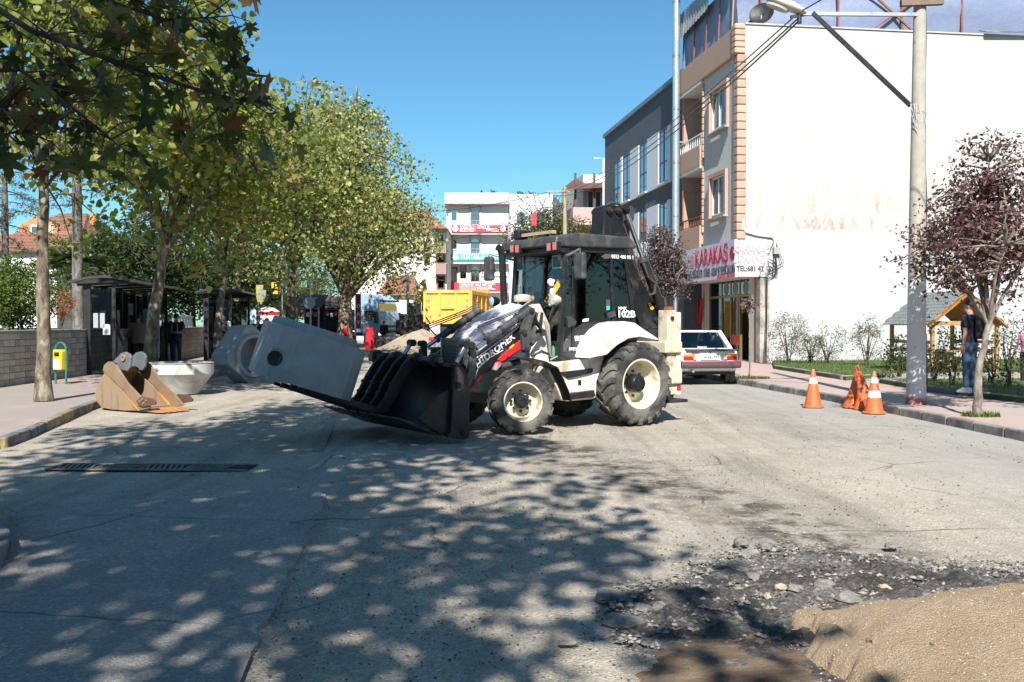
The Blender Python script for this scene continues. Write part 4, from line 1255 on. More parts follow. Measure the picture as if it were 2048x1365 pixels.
def low_house(label, pxl, pxr, pye, pyr, Y, wall_m, zbase=0.0, depth=8, hip=.25, walls=True):
    x0, x1 = V(pxl, 600, Y).x, V(pxr, 600, Y).x
    ze, zr_ = V(pxl, pye, Y).z, V(pxl, pyr, Y + depth / 2).z
    h = thing('tiled_house', label, 'house', (x0, Y, zbase), 0)
    w_ = x1 - x0; ze -= zbase; zr_ -= zbase
    MB().box(.4, w_ - .4, .4, depth - .4, 0, ze).build('wall', wall_m, h)
    roof = empty('roof', h)
    mb = MB()
    mb.add([(0, 0, ze), (w_, 0, ze), (w_, depth, ze), (0, depth, ze), (w_ * hip, depth / 2, zr_), (w_ * (1 - hip), depth / 2, zr_)],
           [(0, 1, 5, 4), (1, 2, 5), (2, 3, 4, 5), (3, 0, 4), (3, 2, 1, 0)])
    mb.build('deck', M_TILE, roof)
    # courses of tiles on the slope that faces the street
    nrow = 12
    for k in range(nrow):
        t = (k + .1) / nrow; t2 = (k + 1.05) / nrow
        xa, xb = w_ * hip * t, w_ * (1 - hip * t)
        ya, yb = depth / 2 * t - .02, depth / 2 * t2
        za_, zb_ = ze + (zr_ - ze) * t + .09, ze + (zr_ - ze) * t2 + .03
        MB().add([(xa, ya, za_ - .05), (xb, ya, za_ - .05), (xa, ya, za_), (xb, ya, za_), (xb, yb, zb_), (xa, yb, zb_)], [(0, 1, 3, 2), (2, 3, 4, 5)]).build('tile_course', M_TILE, roof)
    return h
low_house('low house with red tiled roof behind the lorry and digger', 752, 835, 592, 552, 78, M_WHITEW, hip=.2)
bh = low_house('raw orange brick house with red roof behind the park trees', 25, 165, 470, 428, 80, mat('raw_brick', (.46, .2, .09), .9, var=.25, scale=5, bstr=.5, bscale=12), hip=.3, depth=10)
for a, b in ((58, 82), (96, 104)):
    x_ = V(a, 600, 80).x - bh.location.x; x2 = V(b, 600, 80).x - bh.location.x
    sq_window(bh, x_, x2, V(0, 478, 80).z + .1, V(0, 452, 80).z + .1, y=.35)
xg = V(35, 600, 80).x - bh.location.x; xg2 = V(112, 600, 80).x - bh.location.x
MB().prism([(xg, V(0, 497, 80).z), (xg2, V(0, 497, 80).z), (xg2, V(0, 450, 80).z), ((xg + xg2) / 2, V(0, 428, 80).z), (xg, V(0, 450, 80).z)], .37, .6, 'y').build('gable', MATS['raw_brick'], bh)
MB().box(xg2 + 1.1, xg2 + 1.7, 4, 4.6, V(0, 440, 80).z, V(0, 415, 80).z).build('chimney', MATS['raw_brick'], bh)
low_house('low long house with faded red roof at the left edge behind the park', -90, 120, 505, 470, 62, M_WHITEW, hip=.15)
# ================================================================== the backhoe loader
HB = Frame(1.90 - .85 * .5724, 14.98 + .85 * .82, math.atan2(-.5724, -.82))
bl = thing('backhoe_loader', 'white and black backhoe loader carrying a concrete ring on its front forks', 'backhoe loader', (HB.o.x, HB.o.y, 0), HB.rz)
def lp(px, py, y): p = HB.px(px, py, 'y', y); return (p.x, p.z)
def zb(pts, y): return [lp(840 + .2198 * a, 580 + .2198 * b, y) for a, b in pts]
def zc(pts, y): return [lp(1100 + .2052 * a, 600 + .2052 * b, y) for a, b in pts]
def zd(pts, y): return [lp(980 + .2198 * a, 400 + .2198 * b, y) for a, b in pts]
def za_(pts, y): return [lp(640 + .2198 * a, 590 + .2198 * b, y) for a, b in pts]
M_CREAMP = mat('cream_machine_paint', (.66, .63, .55), .42, var=.05, dirt=(.40, .32, .23), dirt_amt=.42, dscale=2.6)
M_CREAMD = mat('dirty_cream_paint', (.52, .47, .36), .6, var=.12, dirt=(.22, .15, .1), dirt_amt=.35, dscale=2.5)
M_MWHITE = mat('white_machine_paint', (.64, .63, .61), .35, var=.04, dirt=(.46, .41, .34), dirt_amt=.25, dscale=2.5)
M_MBLACK = mat('machine_black', (.013, .014, .017), .33, var=.3, dirt=(.06, .055, .048), dirt_amt=.25, dscale=3)
M_GREYM = mat('machine_grey', (.06, .065, .072), .38, .3, var=.2, dirt=(.13, .12, .1), dirt_amt=.4, dscale=4)
M_WORN = mat('worn_bucket_steel', (.02, .019, .019), .42, .3, var=.4, scale=3, bstr=.25, bscale=30, dirt=(.045, .036, .03), dirt_amt=.35, dscale=2.5)
M_RIM = mat('cream_rim', (.66, .61, .47), .5, var=.08, dirt=(.35, .22, .12), dirt_amt=.25, dscale=5)
M_CABGL = glass('cab_glass', (.5, .56, .54), .06)
M_CABGD = glass('cab_glass_dark', (.05, .065, .07), .03)
M_DECAL = mat('white_decal', (.72, .72, .72), .5, var=.02)

# wheels
def wheel(par, x, y, r, w, steer, lugs, rim_r, out):
    wh = empty('wheel', par, (x, y, r), (0, 0, steer))
    MA = Matrix.Rotation(R(-90) * out, 4, 'X')          # lathe axis z -> local +-y, outward
    hw = w / 2
    MB().lathe([(rim_r, -hw * .85), (rim_r * 1.08, -hw * .98), (r * .86, -hw), (r * .935, -hw * .86), (r * .955, -hw * .5), (r * .96, 0), (r * .955, hw * .5), (r * .935, hw * .86), (r * .86, hw), (rim_r * 1.08, hw * .98), (rim_r, hw * .85)], 48, MA).build('tyre', M_RUBBER, wh, smooth=50)
    tr = MB()
    for side in (-1, 1):
        for k in range(lugs):
            t0 = 2 * math.pi * (k + (.5 if side > 0 else 0)) / lugs
            vs = []
            dt = 2 * math.pi / lugs
            # a slanting bar from the shoulder to past the middle
            for (s_, tt, wd) in ((-.08, .95, .22), (.35, .55, .24), (.75, .22, .27), (1.0, .1, .3), (1.03, .08, .3)):
                for e in (-1, 1):
                    for rr_ in (0, 1):
                        tan = t0 + dt * (tt + e * wd * .72)
                        rad = r * (.94 if not rr_ else (1.0 if s_ < .9 else .975))
                        if s_ > 1.02: rad = r * (.84 if not rr_ else .87)
                        zz = side * hw * s_ * (1.0 if s_ < 1.02 else .995)
                        if s_ > 1.02 and rr_: zz *= 1.05
                        vs.append(MA @ Vector((rad * math.cos(tan), rad * math.sin(tan), zz)))
            fs = []
            for q in range(4):
                a = q * 4
                fs += [(a + 1, a + 3, a + 7, a + 5), (a, a + 1, a + 5, a + 4), (a + 2, a + 6, a + 7, a + 3)]
            fs += [(0, 2, 3, 1), (16, 17, 19, 18)]
            tr.add(vs, fs)
    tr.build('tread', M_RUBBER, wh)
    MB().lathe([(rim_r * 1.03, hw * .84), (rim_r * 1.05, hw * .95), (rim_r * .98, hw * .93), (rim_r * .93, hw * .6), (rim_r * .9, hw * .0), (rim_r * .8, -hw * .35), (rim_r * .4, -hw * .25), (0, -hw * .25)], 40, MA).build('rim', M_RIM, wh, smooth=40)
    hb = MB(); hb.lathe([(0, hw * .72), (rim_r * .33, hw * .72), (rim_r * .38, hw * .62), (rim_r * .39, -hw * .05)], 24, MA)
    hb.build('hub', M_MBLACK, wh, smooth=40)
    bt = MB()
    for k in range(8):
        t = 2 * math.pi * k / 8
        for rad, z0 in ((rim_r * .24, hw * .72), (rim_r * .52, -hw * .04)):
            c = MA @ Vector((rad * math.cos(t), rad * math.sin(t), z0)); d = (MA.to_3x3() @ Vector((0, 0, 1)))
            bt.cyl(c, c + d * .025, .02 if rad < rim_r * .3 else .024, n=7)
    bt.build('bolts', M_DARK, wh)['kind'] = 'stuff'
    return wh
for s_ in (1, -1):
    wheel(bl, 0, s_ * .86, .655, .43, 0, 19, .375, s_)
    wheel(bl, 2.16, s_ * .84, .475, .33, R(-21), 15, .275, s_)

# frame, engine body, tank with steps
MB().prism([(-.65, .62), (.3, .5), (1.7, .5), (2.9, .62), (3.0, .9), (1.9, 1.05), (-.6, 1.05)], -.36, .36, 'y').build('chassis', M_CREAMD, bl, bevel=.02)
MB().cyl((0, -.66, .655), (0, .66, .655), .16).build('rear_axle', M_CREAMD, bl)
MB().cyl((2.16, -.64, .475), (2.16, .64, .475), .11).box(2.02, 2.3, -.2, .2, .45, .7).build('front_axle', M_CREAMD, bl)
tank = zc([(-10, 660), (60, 610), (380, 570), (535, 540), (500, 680), (458, 800), (452, 950), (430, 968), (180, 990), (120, 985), (60, 840), (-10, 720)], .78)
tk = MB().prism(tank, .36, .78, 'y').build('side_tank', M_CREAMP, bl, bevel=.02)
MB().prism(zc([(160, 790), (445, 755), (440, 880), (205, 905)], .79), .781, .788, 'y').build('cover_plate', M_CREAMP, tk, bevel=.003)
MB().prism(zc([(100, 705), (420, 668), (412, 712), (180, 768), (150, 745)], .81), .781, .82, 'y').build('upper_step', M_WORN, tk, bevel=.01)
MB().prism(zc([(190, 915), (425, 880), (438, 942), (200, 972)], .84), .781, .86, 'y').build('lower_step', M_WORN, tk, bevel=.01)
MB().prism(zc([(270, 783), (303, 780), (305, 832), (275, 836)], .79), .7885, .793, 'y').build('label_plate', M_MBLACK, tk)
far_tank = [(x, z) for x, z in tank]
MB().prism(far_tank, -.78, -.36, 'y').build('side_tank', M_CREAMP, bl, bevel=.02)
MB().box(.75, 1.4, .5, .72, 1.03, 1.09).build('cab_step', M_MBLACK, bl, bevel=.02)
# battery / hose clutter over the front wheel
mb = MB()
for k, (a, b, c, d) in enumerate(((1030, 600, 1190, 590), (1060, 580, 1140, 575), (1200, 640, 1290, 650))):
    p0, p1 = zb([(a, b), (c, d)], .7)
    mb.tube([(p0[0], .66, p0[1]), ((p0[0] + p1[0]) / 2, .7, max(p0[1], p1[1]) + .05), (p1[0], .66, p1[1])], .02, 6)
mb.build('hoses', M_MBLACK, bl, smooth=True)

# bonnet
hood = MB()
st = [(1.72, 1.90, .44), (2.0, 1.83, .42), (2.35, 1.64, .37), (2.62, 1.46, .33), (2.73, 1.36, .31)]
ang = [(-1, 0), (-1, .55), (-.93, .82), (-.72, .95), (-.35, 1), (0, 1.01), (.35, 1), (.72, .95), (.93, .82), (1, .55), (1, 0)]
k0 = len(hood.v)
for x, zt_, hw in st:
    for u, v_ in ang: hood.v.append((x, u * hw, 1.0 + (zt_ - 1.0) * v_))
n = len(ang)
for i in range(len(st) - 1):
    for j in range(n - 1): hood.f.append((i * n + j, i * n + j + 1, (i + 1) * n + j + 1, (i + 1) * n + j))
hood.f.append(tuple(range(n))); hood.f.append(tuple((len(st) - 1) * n + j for j in range(n)))
m_, nt_, b_ = nodes_of('bonnet_paint_reflections')
v_ = coords(nt_, 'Object')
sx_ = N(nt_, 'ShaderNodeSeparateXYZ'); nt_.links.new(v_, sx_.inputs[0])
wob_ = math_n(nt_, 'MULTIPLY', noise(nt_, v_, 3.5, 6, .7), .5)
fr_ = ramp(nt_, math_n(nt_, 'MULTIPLY', math_n(nt_, 'ADD', sx_.outputs[0], wob_), .25), [(.555, 0.0), (.60, 1.0)])
sc_ = ramp(nt_, noise(nt_, coords(nt_, 'Object', (.7, 1.6, 1.6)), 2.2, 7, .65, .3), [(.50, 1.0), (.66, 0.0)])
c_ = mix(nt_, mix(nt_, 1.0, fr_, sc_, 'MULTIPLY'), (.72, .71, .69), (.05, .055, .085))  # dark reflections on the front half, put into the paint colour
nt_.links.new(c_, b_.inputs['Base Color']); b_.inputs['Roughness'].default_value = .28
hd = hood.build('bonnet', m_, bl, smooth=40)
MB().prism([(2.68, .72), (2.76, .72), (2.79, 1.36), (2.68, 1.38)], -.31, .31, 'y').build('grille', M_GREYM, bl, bevel=.01)
gm = MB()
for k in range(10): gm.box(2.77, 2.80, -.27, .27, .80 + .05 * k, .82 + .05 * k)
gm.build('grille_slats', M_MBLACK, bl)
MB().box(2.70, 2.81, -.33, -.30, .7, 1.38).build('grille_frame', M_GALV, bl)
# cowl between bonnet and cab
MB().prism(zb([(985, 640), (1000, 560), (1130, 390), (1170, 300), (1190, 600), (1195, 660)], .5), .38, .52, 'y').build('cowl_side', M_CREAMP, bl)
MB().prism([(1.25, 1.05), (1.74, 1.05), (1.74, 1.86), (1.45, 1.9), (1.25, 1.55)], -.5, .37, 'y').build('cowl', M_CREAMP, bl, bevel=.02)

# loader arms, both sides
arm = zb([(905, 318), (520, 600), (503, 640), (480, 800), (412, 960), (418, 985), (600, 757), (720, 690), (918, 545)], .62)
px1, pz1 = lp(1035, 640, .62)
def loader_side(s_):
    a0, a1 = (.50, .62) if s_ > 0 else (-.62, -.50)
    o0, o1 = (.621, .66) if s_ > 0 else (-.66, -.621)
    la_ = MB().prism(arm, a0, a1, 'y').build('loader_arm', M_MBLACK, bl, bevel=.008)
    # rear part of the arm up to the pivot
    MB().prism(zb([(918, 545), (905, 318), (960, 250), (1040, 190), (1075, 215), (1060, 290), (990, 400)], .6), a0 + .01, a1 - .01, 'y').build('arm_root', M_GREYM, la_, bevel=.008)
    MB().prism(zb([(985, 165), (1035, 168), (1040, 205), (1012, 300), (985, 420), (992, 545), (965, 574), (930, 550), (915, 420), (922, 300), (955, 205)], .70), .665 if s_ > 0 else -.735, .735 if s_ > 0 else -.665, 'y').build('bell_crank', M_GREYM, la_, bevel=.01)
    for (c, d) in ((1010, 188), (948, 388), (968, 546)):
        x, z = zb([(c, d)], .74)[0]
        MB().cyl((x, s_ * .66, z), (x, s_ * .765, z), .042, n=14).cyl((x, s_ * .765, z), (x, s_ * .78, z), .026, n=6).build('pin', M_DARK, la_, smooth=True)
    (x0, z0), (x1, z1) = zb([(985, 495), (1100, 390)], .62)
    MB().cyl((x0, s_ * .70, z0), (x1, s_ * .62, z1), .035).build('link_rod', M_GREYM, la_, smooth=True)
    MB().cyl((x1, s_ * .56, z1), (x1, s_ * .68, z1), .055).build('pin', M_DARK, la_)
    # front bracket and rods to the bucket
    MB().prism(zb([(440, 480), (470, 470), (498, 490), (502, 640), (482, 800), (425, 900), (408, 850), (432, 700), (446, 600)], .68), .665 if s_ > 0 else -.72, .72 if s_ > 0 else -.665, 'y').build('front_bracket', M_GREYM, la_, bevel=.01)
    for (c, d) in ((463, 505), (477, 578)):
        x, z = zb([(c, d)], .72)[0]
        MB().cyl((x, s_ * .66, z), (x, s_ * .75, z), .045, n=14).build('pin', M_DARK, la_, smooth=True)
    (x0, z0), (x1, z1) = zb([(412, 500), (325, 665)], .78)
    MB().cyl((x0, s_ * .78, z0), (x1, s_ * .80, z1), .032).build('bucket_rod', M_GALV, la_, smooth=True)
    MB().cyl((x0, s_ * .70, z0), (x0, s_ * .83, z0), .055).build('pin', M_DARK, la_)
    # tilt cylinder along the arm
    (xa, za), (xb, zb_), (xc, zc_), (xd, zd_) = zb([(1000, 175), (905, 245), (600, 470), (512, 533)], .70)
    MB().cyl((xa, s_ * .70, za), (xc, s_ * .70, zc_), .058, n=16).build('cylinder_barrel', M_GREYM, la_, smooth=True)
    MB().cyl((xc, s_ * .70, zc_), (xd, s_ * .70, zd_), .034, n=12).build('cylinder_rod', M_CHROME, la_, smooth=True)
    (xe, ze) = zb([(840, 290)], .70)[0]
    ul = math.hypot(xc - xa, zc_ - za); ux, uz = (xc - xa) / ul, (zc_ - za) / ul
    for tt in (.25, .55):
        xx, zz = xa + (xc - xa) * tt * 1.2, za + (zc_ - za) * tt * 1.2
        MB().cyl((xx + .025 * ux, s_ * .70, zz + .025 * uz), (xx - .025 * ux, s_ * .70, zz - .025 * uz), .07).build('clamp', M_DARK, la_)
    hp_ = MB()
    for k in range(3):
        o_ = .07 + .028 * k
        hp_.tube([(xa, s_ * (.70 + .02 * (k - 1)), za + o_), (xb, s_ * (.70 + .02 * (k - 1)), zb_ + o_), (xc + .15, s_ * (.70 + .02 * (k - 1)), zc_ + o_ + .11), (xc - .02, s_ * .70, zc_ + .05)], .010, 6)
    hp_.build('hydraulic_pipes', M_GALV if s_ > 0 else M_GREYM, la_, smooth=True)
    hz_ = MB()
    (xf, zf), (xg, zg), (xh, zh), (xi, zi) = zb([(1025, 190), (1030, 300), (1080, 340), (1125, 210)], .66)
    for k in range(3): hz_.tube([(xf, s_ * .66, zf), (xg - .02 * k, s_ * (.67 + .02 * k), zg), (xh, s_ * (.67 + .02 * k), zh - .03 * k), (xi, s_ * .62, zi)], .02, 7)
    hz_.build('hoses', M_MBLACK, la_, smooth=True)
    if s_ > 0:
        MB().prism(zb([(418, 985), (412, 962), (560, 780), (600, 752)], .63), .6205, .626, 'y').build('red_stripe', M_RED, la_)
        MB().prism(zb([(705, 640), (742, 590), (912, 455), (925, 532), (748, 658)], .64), .621, .65, 'y').build('red_panel', M_RED, la_, bevel=.01)
        MB().prism(zb([(812, 525), (850, 492), (856, 508), (818, 540)], .65), .651, .655, 'y').build('yellow_label', M_YELLOW, la_)
        MB().prism(zb([(905, 330), (518, 612), (518, 622), (905, 340)], .63), .6205, .63, 'y').build('pale_edge', M_DECAL, la_)
        MB().prism(zb([(665, 730), (700, 660), (735, 650), (742, 690), (690, 745)], .70), .64, .72, 'y').build('red_link', mat('worn_red', (.35, .06, .05), .6, dirt=(.3, .25, .22), dirt_amt=.5), la_, bevel=.02)
        (x0, z0), (x1, z1) = zb([(735, 700), (900, 655)], .66)
        MB().cyl((x0, .66, z0), (x1, .66, z1), .05).build('lower_cylinder', M_GREYM, la_, smooth=True)
        # big white name along the arm
        (xa, za), (xb, zb2) = zb([(506, 700), (860, 413)], .63)
        dx, dz = xb - xa, zb2 - za; L_ = math.hypot(dx, dz)
        X = Vector((dx / L_, 0, dz / L_)); Z = Vector((0, 1, 0)); Y = Z.cross(X)
        text('lettering', 'HİDROMEK', M_DECAL, la_, ((xa + xb) / 2, .624, (za + zb2) / 2), mat_rot(X, Y, Z), .145, .003, .004, fit=L_ * .98, shear=.12)
        cv = zb([(500, 810), (530, 720), (600, 640), (760, 550)], .63)
        MB().tube([(x, .622, z) for x, z in cv], .006, 4).build('decal_line', M_DECAL, la_)
    return la_
loader_side(1); loader_side(-1)
MB().cyl((3.0, -.6, .95), (3.0, .6, .95), .07).build('cross_tube', M_MBLACK, bl)

# front mudguards: thin curved sheets over the wheels
for s_ in (1, -1):
    pth = zb([(855, 612), (960, 618), (1080, 645), (1195, 700), (1240, 790), (1290, 900), (1320, 990)], .84)
    mb = MB(); vs = []
    for x, z in pth: vs += [(x, s_ * .66, z), (x, s_ * 1.0, z), (x, s_ * .66, z - .025), (x, s_ * 1.0, z - .025)]
    fs = []
    for i in range(len(pth) - 1):
        a = i * 4; fs += [(a, a + 1, a + 5, a + 4), (a + 2, a + 6, a + 7, a + 3), (a + 1, a + 3, a + 7, a + 5), (a, a + 4, a + 6, a + 2)]
    fs += [(0, 2, 3, 1), (4 * len(pth) - 4, 4 * len(pth) - 3, 4 * len(pth) - 1, 4 * len(pth) - 2)]
    mb.add(vs, fs); mb.build('front_mudguard', M_MBLACK, bl, smooth=35)
    rf = zc([(375, 572), (400, 500), (450, 390), (530, 290), (620, 228), (720, 210), (820, 225), (910, 288), (1050, 380), (1045, 396), (870, 362), (760, 378), (650, 442), (545, 537)], 1.02)
    MB().prism(rf, s_ * .60, s_ * 1.04, 'y').build('rear_mudguard', M_MWHITE, bl, bevel=.03, seg=3)

# cab
cab = empty('cab', bl)
CYN = .64
xf0, zf0 = lp(1131, 500, CYN); xf1 = lp(1127, 690, CYN)[0]
xd0 = lp(1146, 520, CYN)[0]
xr0 = lp(1220, 500, CYN)[0]; xr1 = lp(1228, 640, CYN)[0]
xb0 = lp(1247, 500, CYN)[0]; xb1 = lp(1276, 645, CYN)[0]
zs0 = 1.08; zt0 = zf0 + .02
xfb = xf1 + .08                                          # the windscreen leans back a little
PIL = .035
fr = MB()
for s_ in (1, -1):
    y = s_ * CYN
    fr.bar((xfb, y, zs0), (xf0, y, zt0), .07, .09, (0, 1, 0))
    fr.bar((xd0 + .02, y, zs0), (xd0 + .0, y, zt0), .05, .05, (0, 1, 0))
    fr.bar((xr1, y, zs0), (xr0, y, zt0), .06, .07, (0, 1, 0))
    fr.bar((xb1 + .05, y, 1.35), (xb0, y, zt0), .06, .06, (0, 1, 0))
    fr.bar((xfb, y, zs0 + .03), (xb1 + .4, y, zs0 + .03), .08, .1)
    fr.bar((xf0, y, zt0), (xb0, y, zt0), .07, .09)
fr.bar((xf0, -CYN, zt0), (xf0, CYN, zt0), .07, .09); fr.bar((xfb, -CYN, 1.3), (xfb, CYN, 1.3), .05, .06)
fr.bar((xb0, -CYN, zt0), (xb0, CYN, zt0), .07, .09)
fr.build('cab_frame', M_MBLACK, cab, bevel=.01)
# panes
def pane(nm, pts, m): return MB().add(pts, [tuple(range(len(pts)))]).build(nm, m, cab)
pane('windscreen', [(xfb + .01, -CYN, 1.3), (xfb + .01, CYN, 1.3), (xf0 + .01, CYN, zt0), (xf0 + .01, -CYN, zt0)], M_CABGL)
pane('windscreen_lower', [(xfb + .012, -CYN, zs0), (xfb + .012, CYN, zs0), (xfb + .012, CYN, 1.3), (xfb + .012, -CYN, 1.3)], M_CABGL)
for s_ in (1, -1):
    y = s_ * (CYN + .012)
    pane('front_quarter_pane', [(xfb, y, zs0), (xd0 + .02, y, zs0), (xd0, y, zt0), (xf0, y, zt0)], M_CABGL)
    pane('door_pane', [(xd0 - .02, y, zs0 + .03), (xr1 + .04, y, zs0 + .03), (xr0 + .04, y, zt0), (xd0 - .02, y, zt0)], M_CABGD)
    pane('rear_pane', [(xr1 - .03, y, 1.35), (xb1 + .05, y, 1.4), (xb0, y, zt0), (xr0 - .03, y, zt0)], M_CABGD)
pane('rear_window', [(xb1 + .05, -CYN, 1.35), (xb1 + .05, CYN, 1.35), (xb0, CYN, zt0), (xb0, -CYN, zt0)], M_CABGD)
# lower door panel below the glass, sill
MB().prism([(xd0 - .02, zs0), (xr1 + .03, zs0), (xr1 + .03, zs0 + .12), (xd0 - .02, zs0 + .12)], CYN + .013, CYN + .03, 'y').build('door_skirt', M_MBLACK, cab)
MB().box(xb1, xfb, -CYN + .03, CYN - .03, zs0 - .1, zs0 - .02).build('cab_floor', M_MBLACK, cab)
MB().box(xb1 - .02, xr1 - .05, -CYN + .05, CYN - .05, zs0, 1.34).build('rear_bulkhead', M_MBLACK, cab)
# roof
rx1 = lp(1116, 486, .74)[0]; rx0 = lp(1274, 486, .74)[0]; zr0, zr1 = zt0 + .03, lp(1180, 472, .5)[1]
rf = MB()
prof = [(rx0, zr0 + .02), (rx0 - .02, zr0 + .09), (rx0 + .15, zr1), (rx1 - .4, zr1 + .01), (rx1 + .02, zr1 - .06), (rx1 + .05, zr0 + .0), (rx1 - .05, zr0 - .01)]
rf.prism(prof, -.74, .74, 'y'); rf.build('roof', M_GREYM, cab, bevel=.045, seg=3)
MB().box(rx1 - .25, rx1 - .02, -.70, .70, zr0 - .10, zr0 - .012).build('roof_front_panel', M_MBLACK, cab, bevel=.015)
def on_front(px, py): return HB.px(px, py, 'x', rx1 + .06)
for a, b in ((205, 445), (252, 447), (540, 430), (593, 422)):
    p = on_front(980 + .2198 * a, 400 + .2198 * b)
    l_ = empty('work_light', cab, (p.x - .02, p.y, p.z))
    MB().box(-.06, .03, -.055, .055, -.07, .07).build('housing', M_MBLACK, l_, bevel=.02)
    MB().box(.031, .04, -.045, .045, -.058, .058).build('lens', mat('pink_lens', (.5, .16, .16), .15, var=.25, scale=30), l_, bevel=.012)
p = on_front(1022, 481); MB().box(p.x - .3, p.x - .1, p.y - .1, p.y + .06, zr1 - .03, zr1 + .12).build('roof_lamp', M_MBLACK, cab, bevel=.03)
p0 = HB.px(1034, 478, 'x', rx1 - .15); p1 = HB.px(1108, 473, 'x', rx1 - .15)
MB().bar((p0.x, p0.y, zr1 + .03), (p1.x, p1.y, zr1 + .03), .09, .05).build('roof_beam', mat('beige_bar', (.4, .32, .2), .6), cab)
# things stuck to the windscreen
def on_glass(px, py): return HB.px(px, py, 'x', xf0 + .04)
M_POSTG = mat('green_poster', (.06, .16, .13), .6, var=.35, scale=9)
for q in (((1027, 515), (1046, 541)), ((1104, 512), (1128, 536))):
    a, b = on_glass(*q[0]), on_glass(*q[1])
    po = empty('poster', cab)
    MB().box(xf0 + .03, xf0 + .036, a.y, b.y, b.z, a.z).build('poster_sheet', M_DECAL, po)
    MB().box(xf0 + .0365, xf0 + .04, a.y + .015, b.y - .015, b.z + .015, a.z - .015).build('poster_print', M_POSTG, po)
    cy_, cz_ = a.y + (b.y - a.y) * .62, (a.z + b.z) / 2
    MB().prism([(cy_ + .045 * math.cos(t), cz_ + .06 + .055 * math.sin(t)) for t in np.linspace(0, 6.28, 13)[:-1]], xf0 + .0405, xf0 + .043, 'x').build('poster_face', mat('print_skin', (.42, .24, .17), .6), po)
sc_a, sc_b = on_glass(1086, 622), on_glass(1120, 568)
sc = empty('scarf', cab)
MB().bar((xf0 + .075, sc_a.y, sc_a.z), (xf0 + .06, sc_b.y, sc_b.z), .012, .11, (0, 1, 0)).build('scarf_cloth', M_YELLOW, sc)
X = Vector((0, sc_b.y - sc_a.y, sc_b.z - sc_a.z)).normalized(); Z = Vector((1, 0, 0))
text('lettering', 'GAM', M_MBLACK, sc, (xf0 + .082, sc_a.y + X.y * .16, sc_a.z + X.z * .16), mat_rot(X, Z.cross(X), Z), .13, .002, .006)
fl_ = bmesh.new(); rf_ = random.Random(4)
pa = on_glass(1111, 585)
for k in range(16): bmesh.ops.create_icosphere(fl_, subdivisions=1, radius=rf_.uniform(.03, .055), matrix=Matrix.Translation((rf_.uniform(-.03, .03), rf_.gauss(0, .03), rf_.uniform(-.2, .2))))
me = bpy.data.meshes.new('white_tassel'); fl_.to_mesh(me); fl_.free()
obj('white_tassel', me, M_WHITE, cab, loc=(xf0 + .1, pa.y, pa.z))
pb = on_glass(1068, 598)
tb = bmesh.new()
for (dx, dy, dz, r_) in ((0, 0, 0, .075), (0, .05, .07, .05), (0, -.06, .02, .04), (0, .08, -.03, .04)): bmesh.ops.create_icosphere(tb, subdivisions=2, radius=r_, matrix=Matrix.Translation((dx, dy, dz)))
me = bpy.data.meshes.new('stuffed_toy'); tb.to_mesh(me); tb.free()
obj('stuffed_toy', me, mat('toy_plush', (.4, .2, .17), .9, var=.5, scale=12), cab, smooth=180, loc=(xfb - .1, pb.y, pb.z))
MB().box(xfb - .35, xfb - .06, -.5, .5, 1.62, 1.68).build('dashboard', mat('dash_grey', (.1, .12, .12), .7), cab, bevel=.02)
# seat, steering wheel
MB().box(.35, .85, -.25, .25, 1.35, 1.5).box(.25, .42, -.25, .25, 1.5, 2.15).build('seat', M_MBLACK, cab, bevel=.05)
Ms = Matrix.Translation((1.0, 0, 1.72)) @ Euler((0, R(-50), 0)).to_matrix().to_4x4()
MB().tube([Ms @ Vector((.18 * math.cos(t), .18 * math.sin(t), 0)) for t in np.linspace(0, 2 * math.pi, 21)], .016, 6).cyl(Ms @ Vector((0, 0, 0)), (1.15, 0, 1.4), .025).build('steering_wheel', M_MBLACK, cab)
# bottles behind the lower pane
for k, (px_, py_, c) in enumerate(((1109, 678, (.12, .3, .16)), (1122, 688, (.55, .5, .08)), (1103, 690, (.4, .1, .1)))):
    p = HB.px(px_, py_, 'y', .5)
    MB().lathe([(0, 0), (.045, 0), (.048, .03), (.045, .16), (.02, .22), (.018, .26), (0, .26)], 12, Matrix.Translation((p.x, .5 - .05 * k, zs0 - .02))).build('bottle', mat('bottle_%d' % k, c, .15, var=.1), cab, smooth=True)
# door fittings, decals
def plate(nm, pts, y0, y1, m, par=cab): return MB().prism(zd(pts, y1), y0, y1, 'y').build(nm, m, par, bevel=.008)
YD = CYN + .013
plate('door_handle', [(705, 1060), (745, 1060), (790, 1105), (780, 1140), (715, 1160)], YD, YD + .07, M_GREYM)
plate('hinge', [(1070, 1030), (1140, 1010), (1150, 1060), (1085, 1075)], YD, YD + .05, M_GREYM)
plate('hinge', [(1020, 520), (1060, 492), (1105, 495), (1105, 535), (1040, 540)], YD, YD + .05, M_GREYM)
plate('door_sticker', [(1057, 910), (1095, 910), (1090, 1005), (1060, 1008)], YD, YD + .004, mat('sticker_glass', (.06, .08, .08), .3))
plate('door_sticker', [(1058, 968), (1092, 968), (1090, 1003), (1061, 1005)], YD + .0045, YD + .007, mat('turquoise', (.05, .45, .42), .4))
plate('badge', [(770, 1240), (806, 1237), (808, 1272), (772, 1275)], YD, YD + .004, M_DECAL)
plate('badge', [(815, 1237), (850, 1232), (865, 1245), (862, 1268), (817, 1272)], YD, YD + .004, M_DECAL)
plate('badge', [(773, 1279), (862, 1273), (862, 1280), (774, 1286)], YD, YD + .004, M_DECAL)
plate('badge', [(843, 1090), (865, 1082), (902, 1080), (895, 1105), (842, 1112)], YD, YD + .004, M_DECAL)
plate('red_bar', [(1168, 985), (1176, 984), (1178, 1072), (1170, 1074)], CYN + .034, CYN + .038, M_RED)
ROTL = mat_rot((-1, 0, 0), (0, 0, 1), (0, 1, 0))
